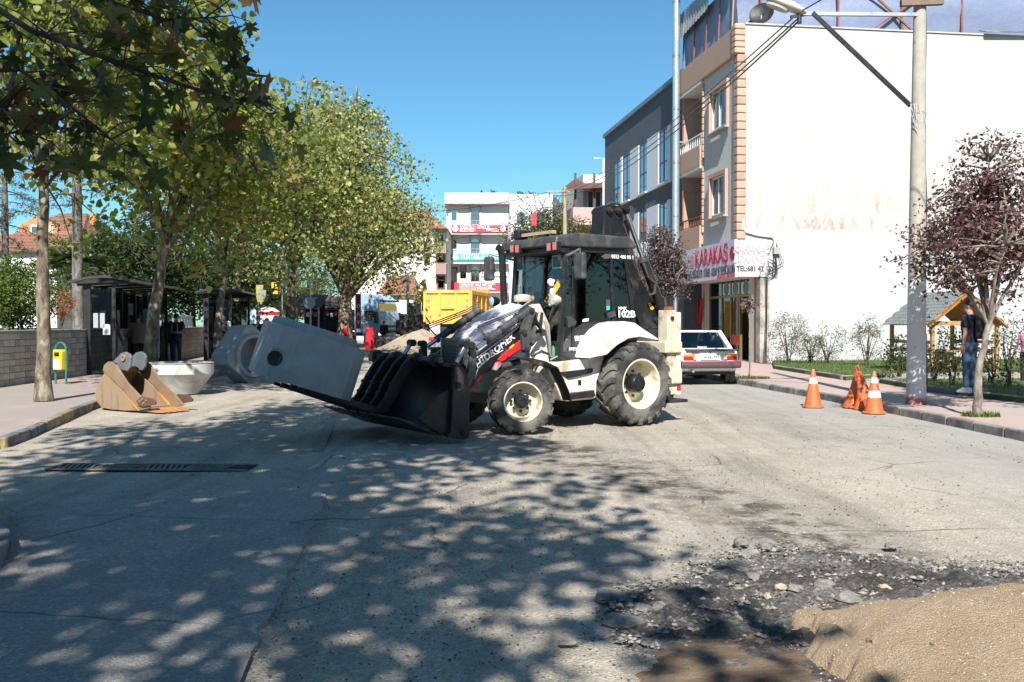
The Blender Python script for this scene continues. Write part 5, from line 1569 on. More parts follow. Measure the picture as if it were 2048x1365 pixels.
def dtext(s, a, b, size, m=M_DECAL, bold=.002, sx=1.0, y=CYN + .037):
    x, z = zd([(a, b)], y)[0]
    text('lettering', s, m, cab, (x, y, z), ROTL, size, .002, bold, sx=sx)
dtext('0553 400 90 1', 1208, 523, .085, sx=.95, bold=.002)
dtext('HMK', 1206, 991, .075, sx=1.1, bold=.002)
dtext('102B', 1240, 1044, .15, sx=1.25, bold=.006)
dtext('HMK102', 766, 1360, .07, sx=.8)
# mirrors
def mirror(s_, px_, py_, y):
    x, z = lp(px_, py_, y)
    m_o = empty('mirror', cab, (x, y, z))
    MB().box(-.045, .045, -.11, .11, -.2, .2).build('mirror_housing', M_GREYM, m_o, bevel=.035, seg=3)
    MB().box(-.05, -.046, -.09, .09, -.17, .17).build('mirror_glass', M_CHROME, m_o)
    MB().tube([(0, 0, .18), (0, 0, .25), (xf0 - x, s_ * CYN - y, zt0 - .12 - z)], .022, 7).build('mirror_arm', M_GALV, m_o, smooth=True)
mirror(1, 1160, 532, .95); mirror(-1, 978, 538, -1.0)
def headlamp(px_, py_, y, m):
    x, z = lp(px_, py_, y)
    h = empty('headlamp', bl, (x, y, z))
    MH = Matrix.Rotation(R(90), 4, 'Y')
    MB().lathe([(0, -.13), (.05, -.12), (.08, -.05), (.085, .02), (.078, .025)], 16, MH).build('lamp_shell', m, h, smooth=True)
    MB().lathe([(.078, .022), (.05, .033), (0, .038)], 16, MH).build('lamp_lens', mat('lamp_lens', (.5, .52, .55), .1, .3, var=.3, scale=25), h, smooth=True)
    MB().bar((-.02, 0, -.1), (-.05, -.15 if y > 0 else .15, -.3), .03, .03).build('lamp_bracket', M_MBLACK, h)
headlamp(1106, 600, .72, M_CREAMD); headlamp(985, 603, -.78, M_MBLACK)
# exhaust stack, pre-cleaner bowl, wiper, grab rail
ex = [lp(1012, 628, -.35), lp(1008, 600, -.35), lp(1004, 510, -.35), lp(1001, 499, -.35), lp(995, 495, -.35)]
MB().tube([(x, -.35, z) for x, z in ex], .055, 12).build('exhaust_stack', M_MBLACK, bl, smooth=True)
x, z = lp(1045, 604, .18)
MB().lathe([(0, 0), (.12, 0), (.135, .02), (.135, .07), (.125, .10), (.06, .115), (0, .118)], 20, Matrix.Translation((x, .18, z))).build('air_bowl', mat('bowl_beige', (.45, .41, .3), .45), bl, smooth=True)
MB().cyl((x, .18, z - .28), (x, .18, z), .05).build('air_stem', M_MBLACK, bl)
MB().bar((xfb + .04, -.25, 1.55), (xf0 + .08, -.42, 2.2), .015, .015).build('wiper', M_MBLACK, cab)
mb = MB(); (xa, za), (xb, zb_) = zb([(1140, 290), (1185, 600)], .62)
mb.tube([(xa, .62, za), (xa - .03, .66, (za + zb_) / 2), (xb, .62, zb_)], .022, 7).build('ladder_pipe', M_GALV, bl, smooth=True)

# backhoe end: boom, ram, kingpost, stabilisers
bh_ = empty('backhoe_arm', bl)
boom = zd([(1030, 330), (1040, 110), (1052, 62), (1088, 40), (1185, 62), (1212, 100), (1222, 330), (1262, 470), (1345, 660), (1450, 860), (1558, 1055), (1565, 1175), (1390, 1180), (1330, 1060), (1230, 560), (1190, 360)], .16)
MB().prism(boom, -.16, .16, 'y').build('boom', M_MBLACK, bh_, bevel=.012)
MB().prism(zd([(1198, 62), (1290, 55), (1312, 90), (1305, 180), (1250, 330), (1225, 330)], .1), -.12, .12, 'y').build('dipper', M_GREYM, bh_, bevel=.015)
for a, b in ((1090, 95), (1175, 100), (1250, 85), (1525, 1095), (1180, 325)):
    x, z = zd([(a, b)], .2)[0]
    MB().cyl((x, -.21, z), (x, .21, z), .055, n=14).cyl((x, .21, z), (x, .235, z), .03, n=6).build('pin', M_DARK, bh_, smooth=True)
(xa, za), (xb, zb_), (xc, zc_) = zd([(1245, 130), (1388, 530), (1585, 1060)], .24)
MB().cyl((xa, .24, za), (xb, .24, zb_), .042, n=14).build('ram_rod', M_CHROME, bh_, smooth=True)
MB().cyl((xb, .24, zb_), (xc, .24, zc_), .085, n=18).build('ram_barrel', M_MBLACK, bh_, smooth=True)
MB().cyl((xb - .0, .24, zb_), (xb - .02, .24, zb_ - .06), .1, n=18).build('ram_gland', M_GREYM, bh_, smooth=True)
hs = MB()
for k in range(4):
    pts = zd([(1235, 170 + 15 * k), (1290 + 6 * k, 420), (1390, 720), (1420, 800)], .2)
    hs.tube([(x, .05 + .03 * k, z) for x, z in pts], .016, 6)
pts = zd([(1400, 580), (1440, 700), (1510, 760), (1500, 850), (1450, 870)], .34); hs.tube([(x, .33, z) for x, z in pts], .024, 7)
pts = zd([(1540, 870), (1590, 900), (1595, 990)], .3); hs.tube([(x, .3, z) for x, z in pts], .022, 7)
pts = zd([(1055, 60), (1100, 28), (1170, 35), (1190, 60)], .1); hs.tube([(x, .1, z) for x, z in pts], .025, 7)
hs.build('hoses', mat('dusty_hose', (.06, .045, .035), .8, var=.3), bh_, smooth=True)
plate('yellow_label', [(1440, 945), (1460, 940), (1495, 985), (1480, 1005), (1460, 995)], .161, .165, M_YELLOW, bh_)
MB().box(-1.5, -.95, -.22, .22, .5, 1.5).build('kingpost', M_MBLACK, bh_, bevel=.02)
MB().box(-1.0, -.62, -.95, .95, .62, .86).box(-1.0, -.62, -.95, .95, 1.12, 1.3).build('rear_frame', M_CREAMD, bl, bevel=.015)
for s_ in (1, -1):
    sb = empty('stabiliser', bl)
    xs = [lp(1322, 700, .95)[0], lp(1342, 700, .95)[0]]
    ys = s_ * .78
    MB().box(-.91, -.72, ys - .11, ys + .11, .44, lp(1330, 621, .8)[1]).build('outer_leg', M_CREAMD, sb, bevel=.012)
    MB().box(-1.02, -.911, ys - .10, ys + .12, .43, 1.78).build('leg_cover', M_CREAMP, sb, bevel=.012)
    MB().box(-1.06, -1.021, ys - .06, ys + .06, 1.1, 1.35).build('cylinder_cover', M_CREAMP, sb, bevel=.01)
    MB().box(-.89, -.76, ys - .08, ys + .08, .36, .44).build('inner_leg', M_DARK, sb)
    MB().box(-1.12, -.66, ys - .18, ys + .18, .31, .36).build('foot_pad', M_DARK, sb, bevel=.01)
    MB().box(-1.01, -.92, ys + s_ * .1205, ys + s_ * .126, .5, .6).build('reflector', M_RED, sb)
    MB().cyl((-.82, ys + s_ * .1, 1.68), (-.82, ys + s_ * .13, 1.68), .035).build('lug', M_DARK, sb)
    MB().box(-.9, -.8, ys - .05, ys + .05, 1.8, 1.87).build('top_lug', M_RUST, sb)

# front bucket with fork carriage
bk = empty('bucket', bl)
prof = [(3.62, 1.07), (3.42, 1.03), (3.25, .82), (3.2, .55), (3.26, .25), (3.4, .07), (3.7, .1), (4.22, .32)]
inn = [(4.22, .335), (3.7, .125), (3.43, .10), (3.30, .27), (3.245, .55), (3.29, .80), (3.44, .99), (3.62, 1.03)]
MB().prism(prof + inn, -1.12, 1.12, 'y').build('bucket_shell', M_WORN, bk, smooth=30)
for s_ in (1, -1):
    y0, y1 = s_ * 1.12, s_ * 1.16
    MB().prism(za_([(1228, 622), (1300, 675), (1330, 760), (1338, 900), (1338, 1290), (1300, 1315), (1230, 1308), (1140, 1292), (1172, 1240), (1190, 870), (1212, 640)], 1.14), s_ * 1.125, s_ * 1.2, 'y').build('end_plate', M_WORN, bk, bevel=.008)
    MB().prism(za_([(1195, 850), (1062, 918), (985, 1022), (878, 1130), (1100, 1272), (1175, 1245)], 1.12), s_ * 1.09, s_ * 1.124, 'y').build('cheek_plate', M_WORN, bk, bevel=.006)
    MB().prism(za_([(985, 1025), (1003, 1040), (915, 1140), (882, 1128)], 1.14), s_ * 1.125, s_ * 1.15, 'y').build('wear_strip', M_WORN, bk, bevel=.006)
    for a, b in ((1262, 825), (1312, 1250)):
        x, z = za_([(a, b)], 1.2)[0]
        MB().cyl((x, s_ * 1.19, z), (x, s_ * 1.235, z), .045).cyl((x, s_ * 1.235, z), (x, s_ * 1.25, z), .025, n=6).build('pin', M_DARK, bk, smooth=True)
MB().prism(za_([(1235, 640), (1290, 700), (1310, 740), (1300, 850), (1262, 875), (1240, 840), (1250, 760)], 1.201), 1.2005, 1.204, 'y').build('bare_metal_patch', mat('scuffed_steel', (.3, .29, .28), .5, .4, var=.4, scale=8, dirt=(.16, .07, .04), dirt_amt=.6, dscale=8), bk)
for k in range(8):
    y = -1.05 + k * .3
    MB().prism([(4.05, .235), (4.34, .36), (4.34, .385), (4.05, .30)], y - .12, y + .12, 'y').build('edge_plate', M_WORN, bk, bevel=.008)
MB().cyl((3.62, -1.05, 1.1), (3.62, 1.05, 1.1), .042).build('fork_shaft', M_GREYM, bk, smooth=True)
for y in (-.85, -.2, .42, .88):
    MB().lathe([(.05, -.05), (.095, -.05), (.095, .05), (.05, .05)], 16, Matrix.Translation((3.62, y, 1.1)) @ Matrix.Rotation(R(90), 4, 'X'), closed=True).build('shaft_ring', M_WORN, bk, smooth=True)
for y in (-.5, -.22, .1, .38):
    fk = [(3.52, 1.14), (3.66, 1.17), (3.82, 1.06), (3.97, .85), (4.12, .58), (4.23, .46), (5.35, .80), (5.37, .76), (4.25, .36), (4.1, .36), (3.96, .54), (3.84, .78), (3.7, .95), (3.56, 1.0)]
    MB().prism(fk, y - .032, y + .032, 'y').build('fork', M_WORN, bk, bevel=.012)
    for t_, z_ in ((4.0, .72), (4.07, .58)):
        MB().cyl((t_ + .0, y - .045, z_ + .04), (t_ + .0, y + .045, z_ + .04), .03, n=8).build('fork_bolt', M_DARK, bk)

# ------------------------------------------------------------------ concrete rings
def ring_mat():
    m, nt, b = nodes_of('cast_concrete')
    v = coords(nt, 'Object')
    c = ramp(nt, noise(nt, v, 2.0, 7, .65, .3), [(.3, (.22, .235, .248)), (.7, (.33, .345, .355))])
    st = noise(nt, coords(nt, 'Object', (4, 4, .6)), 1.6, 6, .7)
    c = mix(nt, ramp(nt, st, [(.52, 0.0), (.72, .6)]), c, (.2, .2, .2))
    pv_ = N(nt, 'ShaderNodeTexVoronoi'); pv_.inputs['Scale'].default_value = 26; nt.links.new(v, pv_.inputs['Vector'])
    pit = ramp(nt, pv_.outputs['Distance'], [(.06, 1.0), (.13, 0.0)])
    some = ramp(nt, noise(nt, v, 7, 3), [(.52, 0.0), (.58, 1.0)])
    pit = mix(nt, 1.0, pit, some, 'MULTIPLY')
    c = mix(nt, pit, c, (.09, .09, .09))
    nt.links.new(c, b.inputs['Base Color']); b.inputs['Roughness'].default_value = .88
    h = math_n(nt, 'SUBTRACT', noise(nt, v, 40, 5, .7), pit)
    bump(nt, b, h, .6, .012)
    return m
M_RING = ring_mat()
def carve(o, cutters):
    """cut shapes out of a mesh and keep only the result"""
    for c in cutters:
        md = o.modifiers.new('cut', 'BOOLEAN'); md.object = c; md.operation = 'DIFFERENCE'; md.solver = 'EXACT'
    dg = bpy.context.evaluated_depsgraph_get(); dg.update()
    me = bpy.data.meshes.new_from_object(o.evaluated_get(dg))
    o.modifiers.clear()
    o.data = me
    for c in cutters: bpy.data.objects.remove(c)
    return o
def ring_mesh(a=.65, ch=.15, h=.70, n=64):
    """precast base: chamfered square outside, round bore, round spigot on top"""
    oct_ = [(a, -(a - ch)), (a, a - ch), (a - ch, a), (-(a - ch), a), (-a, a - ch), (-a, -(a - ch)), (-(a - ch), -a), (a - ch, -a)]
    mb = MB(); mb.prism(oct_, 0, h, 'z')
    o = mb.build('concrete_ring', M_RING)
    sp = MB().tube([(0, 0, h - .05), (0, 0, h + .085), (0, 0, h + .105)], [.59, .585, .565], n).build('spigot', None)
    bore = MB().cyl((0, 0, .13), (0, 0, h + .3), .49, n=n).build('cutter', None)
    md = o.modifiers.new('u', 'BOOLEAN'); md.object = sp; md.operation = 'UNION'; md.solver = 'EXACT'
    return o, [sp, bore]
def carve(o, extra, cutters):
    for c in [extra[1]] + cutters:
        md = o.modifiers.new('cut', 'BOOLEAN'); md.object = c; md.operation = 'DIFFERENCE'; md.solver = 'EXACT'
    bv = o.modifiers.new('soft', 'BEVEL'); bv.width = .008; bv.segments = 2; bv.limit_method = 'ANGLE'; bv.angle_limit = R(30)
    dg = bpy.context.evaluated_depsgraph_get(); dg.update()
    me = bpy.data.meshes.new_from_object(o.evaluated_get(dg))
    o.modifiers.clear(); o.data = me
    me.materials.clear(); me.materials.append(M_RING)
    me.shade_smooth(); me.set_sharp_from_angle(angle=R(28))
    for c in extra + cutters: bpy.data.objects.remove(c)
    return o
def hole_cutter(x, z, side=1, r1=.10, r2=.135):
    """outlet hole through the wall that looks along +y or -y"""
    return MB().tube([(x, side * .3, z), (x, side * .60, z), (x, side * .62, z), (x, side * .9, z)], [r1, r1, r2, r2], 28).build('cutter', None)
# first ring: top leaning to the right and a little towards the camera; local +y looks at the camera
r1, ex1 = ring_mesh()
tag(r1, 'grey concrete manhole ring tilted on the forks of the loader', 'concrete ring', 'precast concrete manhole rings')
up = Vector((.29, .09, .95)).normalized()
tc = Vector((.34, -.94, 0)); fy = (tc - up * tc.dot(up)).normalized(); fx = fy.cross(up)
MR = Matrix((fx, fy, up)).transposed().to_4x4()
bc = V(609, 777, 12.25) - fy * .65                       # centre of the underside
MR.translation = bc
Ri = MR.inverted()
def on_face(px, py):
    o_ = Ri @ Vector((0, 0, CAM_H)); d_ = Ri.to_3x3() @ ray(px, py)
    return o_ + d_ * ((.65 - o_.y) / d_.y)
hp1 = on_face(551, 718)
carve(r1, ex1, [hole_cutter(hp1.x, hp1.z, 1), hole_cutter(0, .3, -1)])
r1.matrix_world = MR
# second ring lying on its side by the kerb
r2, ex2 = ring_mesh()
tag(r2, 'concrete manhole ring lying on its side by the left kerb', 'concrete ring', 'precast concrete manhole rings')
carve(r2, ex2, [hole_cutter(.25, .36, 1), hole_cutter(.1, .36, -1)])
p = G(487, 767)
ax = Vector((.80, -.60, 0)).normalized()
yv = Vector((0, 0, -1)); xv = yv.cross(ax)
M2 = Matrix((xv, yv, ax)).transposed() @ Matrix.Rotation(R(-38), 3, 'Z')
r2.matrix_world = Matrix.Translation((p.x - .35, p.y + .6, .73)) @ M2.to_4x4()
# upturned cone
mb = MB()
cz = [(.36, 0), (.40, .0), (.42, .04), (.70, .43), (.725, .45), (.73, .66), (.70, .68), (.73, .685), (.735, .70), (.64, .70), (.63, .46), (.33, .03), (.33, 0)]
mb.lathe(cz, 64, closed=True)
cone = mb.build('concrete_cone', mat('pale_cast_concrete', (.47, .46, .43), .88, var=.1, scale=2, bstr=.45, bscale=40, dirt=(.34, .33, .31), dirt_amt=.4, dscale=2), smooth=28)
p = G(350, 791); cone.location = (p.x, p.y + .35, .02)
tag(cone, 'upturned pale concrete manhole cone standing behind the rusty bucket', 'concrete cone')
# ================================================================== right side: pole, cones, car, hut
pp = G(1832, 808, KH)
pole = thing('lamp_pole', 'tall concrete pole with whitewashed foot and street lamp arm on the pavement', 'lamp pole', (pp.x, pp.y, KH - .01))
def pole_mat():
    m, nt, b = nodes_of('pole_concrete')
    v = coords(nt, 'Object')
    sx = N(nt, 'ShaderNodeSeparateXYZ'); nt.links.new(v, sx.inputs[0])
    f = noise(nt, v, 6, 6, .7)
    c = ramp(nt, f, [(.3, (.30, .28, .235)), (.7, (.40, .375, .32))])
    z = math_n(nt, 'ADD', sx.outputs[2], math_n(nt, 'MULTIPLY', noise(nt, v, 5, 3), .08))
    wash = ramp(nt, math_n(nt, 'MULTIPLY', z, .1), [(.232, 1.0), (.235, 0.0)])
    c = mix(nt, wash, c, mix(nt, ramp(nt, noise(nt, v, 9, 5), [(.62, 0.0), (.72, 1.0)]), (.62, .60, .60), (.42, .4, .38)))
    red = ramp(nt, math_n(nt, 'MULTIPLY', z, .1), [(.0155, 1.0), (.018, 0.0)])
    c = mix(nt, red, c, (.42, .17, .15))
    nt.links.new(c, b.inputs['Base Color']); b.inputs['Roughness'].default_value = .9
    bump(nt, b, noise(nt, v, 50, 4), .4, .01)
    return m
MB().tube([(0, 0, 0), (0, 0, 3), (0.02, 0, 9.6)], [.175, .15, .085], 24).build('shaft', pole_mat(), pole, smooth=True)
PX, PY = pp.x, pp.y
def pv(px, py, dy=0.0): q = V(px, py, PY + dy); return (q.x - PX, dy, q.z - KH + .01)
a, b = pv(1838, 32), pv(1597, 30)
MB().bar((a[0] - .05, -.05, a[2]), (b[0], -.05, b[2]), .07, .06).build('lamp_arm', M_GALV, pole)
a, b = pv(1622, 28), pv(1818, 214)
MB().bar((a[0], -.07, a[2]), (b[0], -.07, b[2]), .05, .075).build('strut', M_MBLACK, pole, bevel=.005)
for py in (88, 215, 347): 
    q = pv(1835, py); MB().tube([(0, 0, q[2]), (0, 0, q[2] + .03)], .165 - .009 * q[2], 20).build('band', M_GALV, pole)
mb = MB(); q = pv(1820, 214)
for k in range(9):
    r_ = random.Random(k); mb.tube([(q[0] + .03 * k - .05, -.12, q[2] + .03), (q[0] + .03 * k - .04 + r_.uniform(-.05, .05), -.13, q[2] - .1), (q[0] + .03 * k + r_.uniform(-.06, .12), -.12, q[2] - r_.uniform(.15, .75))], .006, 4)
mb.build('frayed_rope', mat('rope_white', (.5, .5, .5), .9), pole)
q = pv(1560, 10)
lm = empty('lamp_head', pole, (q[0] + .05, -.05, q[2]), (0, R(22), 0))
mb = MB(); mb.lathe([(0, -.42), (.06, -.4), (.13, -.2), (.15, .1), (.11, .36), (.05, .44), (0, .45)], 18, Matrix.Rotation(R(90), 4, 'Y') @ Matrix.Diagonal((.6, 1, 1, 1)))
mb.build('lamp_shell', mat('lamp_cream', (.52, .5, .42), .4), lm, smooth=True)
MB().lathe([(0, 0), (.11, .015), (.12, 0)], 16, Matrix.Translation((-.08, 0, -.085)) @ Matrix.Rotation(R(180), 4, 'X') @ Matrix.Diagonal((1.9, .9, 2.5, 1))).build('lamp_glass', mat('lamp_glass', (.4, .4, .38), .2), lm, smooth=True)
q = pv(1597, 36); MB().cyl((q[0], -.05, q[2] - .12), (q[0], -.05, q[2] + .14), .04).bar((q[0] - .16, -.05, q[2]), (q[0] + .1, -.05, q[2] + .04), .05, .05).build('insulator', M_DARK, pole)
q = pv(1838, 12); MB().bar((q[0] - .38, -.12, q[2]), (q[0] + .38, -.12, q[2] + .03), .1, .1).build('cross_arm', mat('old_wood', (.16, .12, .085), .9, var=.3), pole)
cb = MB()
for dx in (.16, .175): cb.tube([(dx - .011 * z + .02 * math.sin(z * 2 + dx * 40), -.02, z) for z in np.linspace(.3, 7.6, 24)], .012, 5)
cb.build('pole_cable', M_BLACK, pole)
# overhead wires to the far pole
YF = 62.0
fpx = V(1130, 420, YF)
fpole = thing('utility_pole', 'distant bare wooden utility pole above the loader roof', 'utility pole', (fpx.x, YF, 0))
zt_f = V(1130, 384, YF).z
MB().tube([(0, 0, 0), (0, 0, zt_f + .3)], [.17, .12], 12).build('shaft', mat('pole_wood', (.33, .27, .17), .9, var=.2), fpole, smooth=True)
MB().bar((-1.2, -.1, zt_f), (.3, -.1, zt_f), .1, .12).build('cross_arm', MATS['pole_wood'], fpole)
sa = [V(1035, 410, YF), V(1107, 477, YF)]
MB().bar((sa[0].x - fpx.x, -.1, sa[0].z), (sa[1].x - fpx.x, -.1, sa[1].z), .06, .06).build('strut', M_DARK, fpole)
la0, la1 = V(1018, 404, YF), V(1036, 418, YF)
MB().bar((la0.x - fpx.x, -.1, la0.z), (la1.x - fpx.x, -.1, la1.z), .2, .16).build('lamp_head', M_WHITE, fpole, bevel=.05)
mb = MB(); rw_ = random.Random(9)
for k in range(9):
    x0, x1 = rw_.uniform(-3.2, -.8), rw_.uniform(-1.6, .1)
    mb.tube([(x0, -.1, zt_f - rw_.uniform(0, .3)), ((x0 + x1) / 2, -.1, zt_f - rw_.uniform(1.0, 2.4)), (x1, -.1, zt_f - rw_.uniform(.1, 1.6))], .02, 4)
mb.build('loose_cables', M_BLACK, fpole)
q0 = V(1073, 430, YF); q1 = V(1068, 443, YF)
MB().prism([(q0.x - fpx.x, q0.z + .3), (q0.x - fpx.x - .35, q0.z), (q1.x - fpx.x - .15, q1.z - .3), (q1.x - fpx.x + .15, q1.z - .3)], -.2, -.16, 'y').build('torn_flag', M_SRED if 'M_SRED' in globals() else M_RED, fpole)
def wire(name, p0, p1, sag, label, r=.016, n=28):
    p0, p1 = Vector(p0), Vector(p1)
    pts = [p0 + (p1 - p0) * t - Vector((0, 0, sag * 4 * t * (1 - t))) for t in np.linspace(0, 1, n)]
    o = MB().tube(pts, r, 5).build(name, M_BLACK)
    return tag(o, label, 'cable', 'overhead cables')
base = pole.location
for k, (px_, py_, fz, lbl) in enumerate(((1597, 26, .05, 'uppermost overhead cable from the lamp arm to the far pole'), (1600, 34, -.15, 'middle overhead cable from the lamp arm to the far pole'), (1596, 44, -.35, 'lowest overhead cable from the lamp arm to the far pole'))):
    q = V(px_, py_, PY - .05)
    wire('overhead_cable', q, (fpx.x - .4 * k, YF - .1, zt_f + fz + .1), .55 + .2 * k, lbl, .014 + .002 * k)
wire('overhead_cable', V(1597, 26, PY - .05), (PX + 7.5, -4, 11), .4, 'overhead cable leaving the lamp arm towards the viewer', .013)
wire('overhead_cable', (fpx.x - 1.0, YF - .1, zt_f), V(560, 395, 66), 1.2, 'thin cable crossing the sky in front of the grey offices', .022)
wire('overhead_cable', (fpx.x - 1.0, YF - .1, zt_f - 1.2), V(600, 455, 66), 1.6, 'lower thin cable crossing in front of the grey offices', .022)

# traffic cones
M_CONE = mat('cone_orange', (.62, .12, .03), .55, var=.1, dirt=(.4, .15, .08), dirt_amt=.4, dscale=5)
M_CONEB = mat('cone_band', (.72, .71, .69), .45, var=.05, dirt=(.45, .42, .38), dirt_amt=.3, dscale=6)
def cone_thing(label, loc, h, bands, rz=0.0, tilt=(0, 0), squash=1.0):
    c = thing('traffic_cone', label, 'traffic cone', loc, rz, 'orange traffic cones')
    c.rotation_euler = (tilt[0], tilt[1], rz)
    w = h * .275
    MB().prism([(w * math.cos(t) * 1.02, w * math.sin(t) * 1.02 * squash) for t in [R(22.5 + 45 * k) for k in range(8)]], 0, .035, 'z').build('base', M_CONE, c, bevel=.01)
    def rr_(z): return .145 * h / .75 * (1 - z / h) + .026
    prof = [(rr_(.03), .03), (rr_(h * .5), h * .5), (rr_(h * .97), h * .97), (rr_(h) * .7, h), (0, h)]
    MB().lathe(prof, 24, Matrix.Diagonal((1, squash, 1, 1))).build('body', M_CONE, c, smooth=True)
    for a, b in bands:
        MB().lathe([(rr_(a * h) + .004, a * h), (rr_(b * h) + .004, b * h)], 24, Matrix.Diagonal((1, squash, 1, 1))).build('band', M_CONEB, c, smooth=True)
    return c
q = G(1626, 815); cone_thing('lone orange cone with one white band nearest the car', (q.x, q.y, 0), .73, [(.62, .78)], .2)
q = G(1748, 827); cone_thing('orange cone with two white bands, nearest the lamp pole', (q.x, q.y, 0), .75, [(.38, .54), (.72, .86)], .5)
# two old cones slumped together: the rubber has folded
def slumped(label, pxs, y0, thick, lean, k):
    q = G(*y0)
    c = thing('traffic_cone', label, 'traffic cone', (q.x, q.y, 0), 0, 'orange traffic cones')
    pts = []
    vs = []; n = 18; rows = 12
    h = .78
    rs_ = random.Random(k)
    for i in range(rows + 1):
        t = i / rows
        rx = (.19 * (1 - t) + .03) * (.9 + .1 * math.sin(5 * t + k)); ry = thick * (1 - t) + .025
        cx_ = lean * t * t
        for j in range(n):
            a = 2 * math.pi * j / n
            dent = 1 - .28 * max(0, math.cos(a - 4.4 + k)) * math.sin(math.pi * t) ** 1.2
            vs.append((cx_ + rx * math.cos(a) * dent, ry * math.sin(a) * dent, .02 + h * t))
    fs = [(i * n + j, i * n + (j + 1) % n, (i + 1) * n + (j + 1) % n, (i + 1) * n + j) for i in range(rows) for j in range(n)] + [tuple(rows * n + j for j in range(n))]
    MB().add(vs, fs).build('body', M_CONE, c, smooth=50)
    MB().prism([(.22 * math.cos(t), (thick + .06) * math.sin(t)) for t in [R(22.5 + 45 * k_) for k_ in range(8)]], 0, .03, 'z').build('base', M_CONE, c, bevel=.01)
slumped('dented orange cone without bands leaning on its folded twin, left one', None, (1709, 816), .17, .05, 1)
slumped('folded orange cone without bands, right of its dented twin', None, (1729, 819), .13, -.16, 3)

# ---------------- little picnic hut
HF = Frame(12.47, 26.0, R(8.1))
q = HF.px(1935, 583, 'y', 0)
hut = thing('picnic_hut', 'small wooden picnic hut with grey shingle roof on the lawn', 'hut', (12.47, 26.0, 0), R(8.1))
ax_, az_ = q.x, q.z
eL = HF.px(1855, 650, 'y', 0); eR = HF.px(2013, 652, 'y', 0)
zl = KH + .05
LEN = 2.3
M_WOOD = mat('varnished_pine', (.38, .2, .07), .5, var=.25, scale=4, bstr=.15)
M_WOODD = mat('varnished_pine_dark', (.33, .14, .035), .5, var=.25, scale=4)
M_SHING = mat('grey_shingle', (.17, .185, .175), .9, var=.2, scale=10, bstr=.5, bscale=50, per_obj=.12)
for (e, nm) in ((eL, 0), (eR, 1)):
    P0, P1 = Vector((ax_, 0, az_)), Vector((e.x, 0, e.z))
    d = P1 - P0
    nrm = Vector((-d.z, 0, d.x)).normalized(); nrm = nrm if nrm.z > 0 else -nrm
    for k in range(9):                                  # boards under the shingles
        a0 = P0 + d * (k / 9); a1 = P0 + d * ((k + .96) / 9)
        MB().add([a0 + Vector((0, -.02, 0)), a1 + Vector((0, -.02, 0)), a1 + Vector((0, LEN, 0)), a0 + Vector((0, LEN, 0)), a0 + nrm * .02 + Vector((0, -.02, 0)), a1 + nrm * .02 + Vector((0, -.02, 0)), a1 + nrm * .02 + Vector((0, LEN, 0)), a0 + nrm * .02 + Vector((0, LEN, 0))],
                 [(0, 1, 2, 3), (4, 7, 6, 5), (0, 4, 5, 1), (2, 6, 7, 3), (1, 5, 6, 2), (0, 3, 7, 4)]).build('roof_board', M_WOOD, hut)
    rows = 10; cols = 13
    dn = d / rows; cw = (LEN + .1) / cols
    proto = None
    for r_ in range(rows):
        for c_ in range(cols):
            o_ = P0 + dn * r_ + nrm * .028
            y0 = -.05 + cw * c_ + (cw / 2 if r_ % 2 else 0)
            if y0 + cw > LEN + .12: continue
            if proto is None:
                L_ = dn.length * 1.25; e_ = dn.normalized()
                mb = MB(); w2 = cw * .48
                sh = [(0, -w2), (L_ * .7, -w2), (L_, -w2 * .45), (L_, w2 * .45), (L_ * .7, w2), (0, w2)]
                vs = [(e_ * a + Vector((0, b, 0)) + nrm * (.004 + .012 * a / L_)) for a, b in sh] + [(e_ * a + Vector((0, b, 0)) + nrm * (-.004)) for a, b in sh]
                mb.add(vs, [tuple(range(6)), tuple(range(11, 5, -1))] + [(i, (i + 1) % 6, (i + 1) % 6 + 6, i + 6) for i in range(6)])
                o = mb.build('shingle', M_SHING, hut); proto = o
            else:
                o = proto.copy(); COL.objects.link(o); o.parent = hut
            o.location = o_ + Vector((0, y0 + cw / 2, 0))
    MB().bar(P0 + Vector((0, -.05, -.05)), P1 + Vector((0, -.05, -.05)), .04, .12, (0, 1, 0)).build('bargeboard', M_WOODD, hut)
for x in (eL.x + .22, eR.x - .2):
    for y in (.12, LEN - .12):
        MB().box(x - .045, x + .045, y - .045, y + .045, zl, eL.z + .12).build('post', M_WOOD, hut)
for y in (.12, LEN - .12): MB().box(eL.x + .27, eR.x - .25, y - .03, y + .03, eL.z - .02, eL.z + .1).build('tie_beam', M_WOOD, hut)
for x, sgn in ((eL.x + .22, 1), (eR.x - .2, -1)):
    for z in (.35, .62, .85): MB().box(x - .02 + .05 * sgn, x + .02 + .05 * sgn, .17, LEN - .17, zl + z, zl + z + .09).build('side_rail', M_WOOD, hut)
    MB().box(x + .1 * sgn - .12, x + .1 * sgn + .3 * sgn + .0, .2, LEN - .2, zl + .38, zl + .42).build('bench', M_WOOD, hut)
MB().box(ax_ - .35, ax_ + .35, .5, LEN - .5, zl + .62, zl + .66).box(ax_ - .05, ax_ + .05, .8, LEN - .8, zl, zl + .62).build('table', M_WOOD, hut)
mb = MB()
for s_ in (-1, 1): mb.prism([(ax_ + .05 + .01 * s_, az_ - .58), (ax_ + .05 + .14 * s_, az_ - .5), (ax_ + .05 + .11 * s_, az_ - .44), (ax_ + .05 - .0 * s_, az_ - .53)], LEN - .16, LEN - .2, 'y')
mb.build('red_ribbon', M_RED, hut)

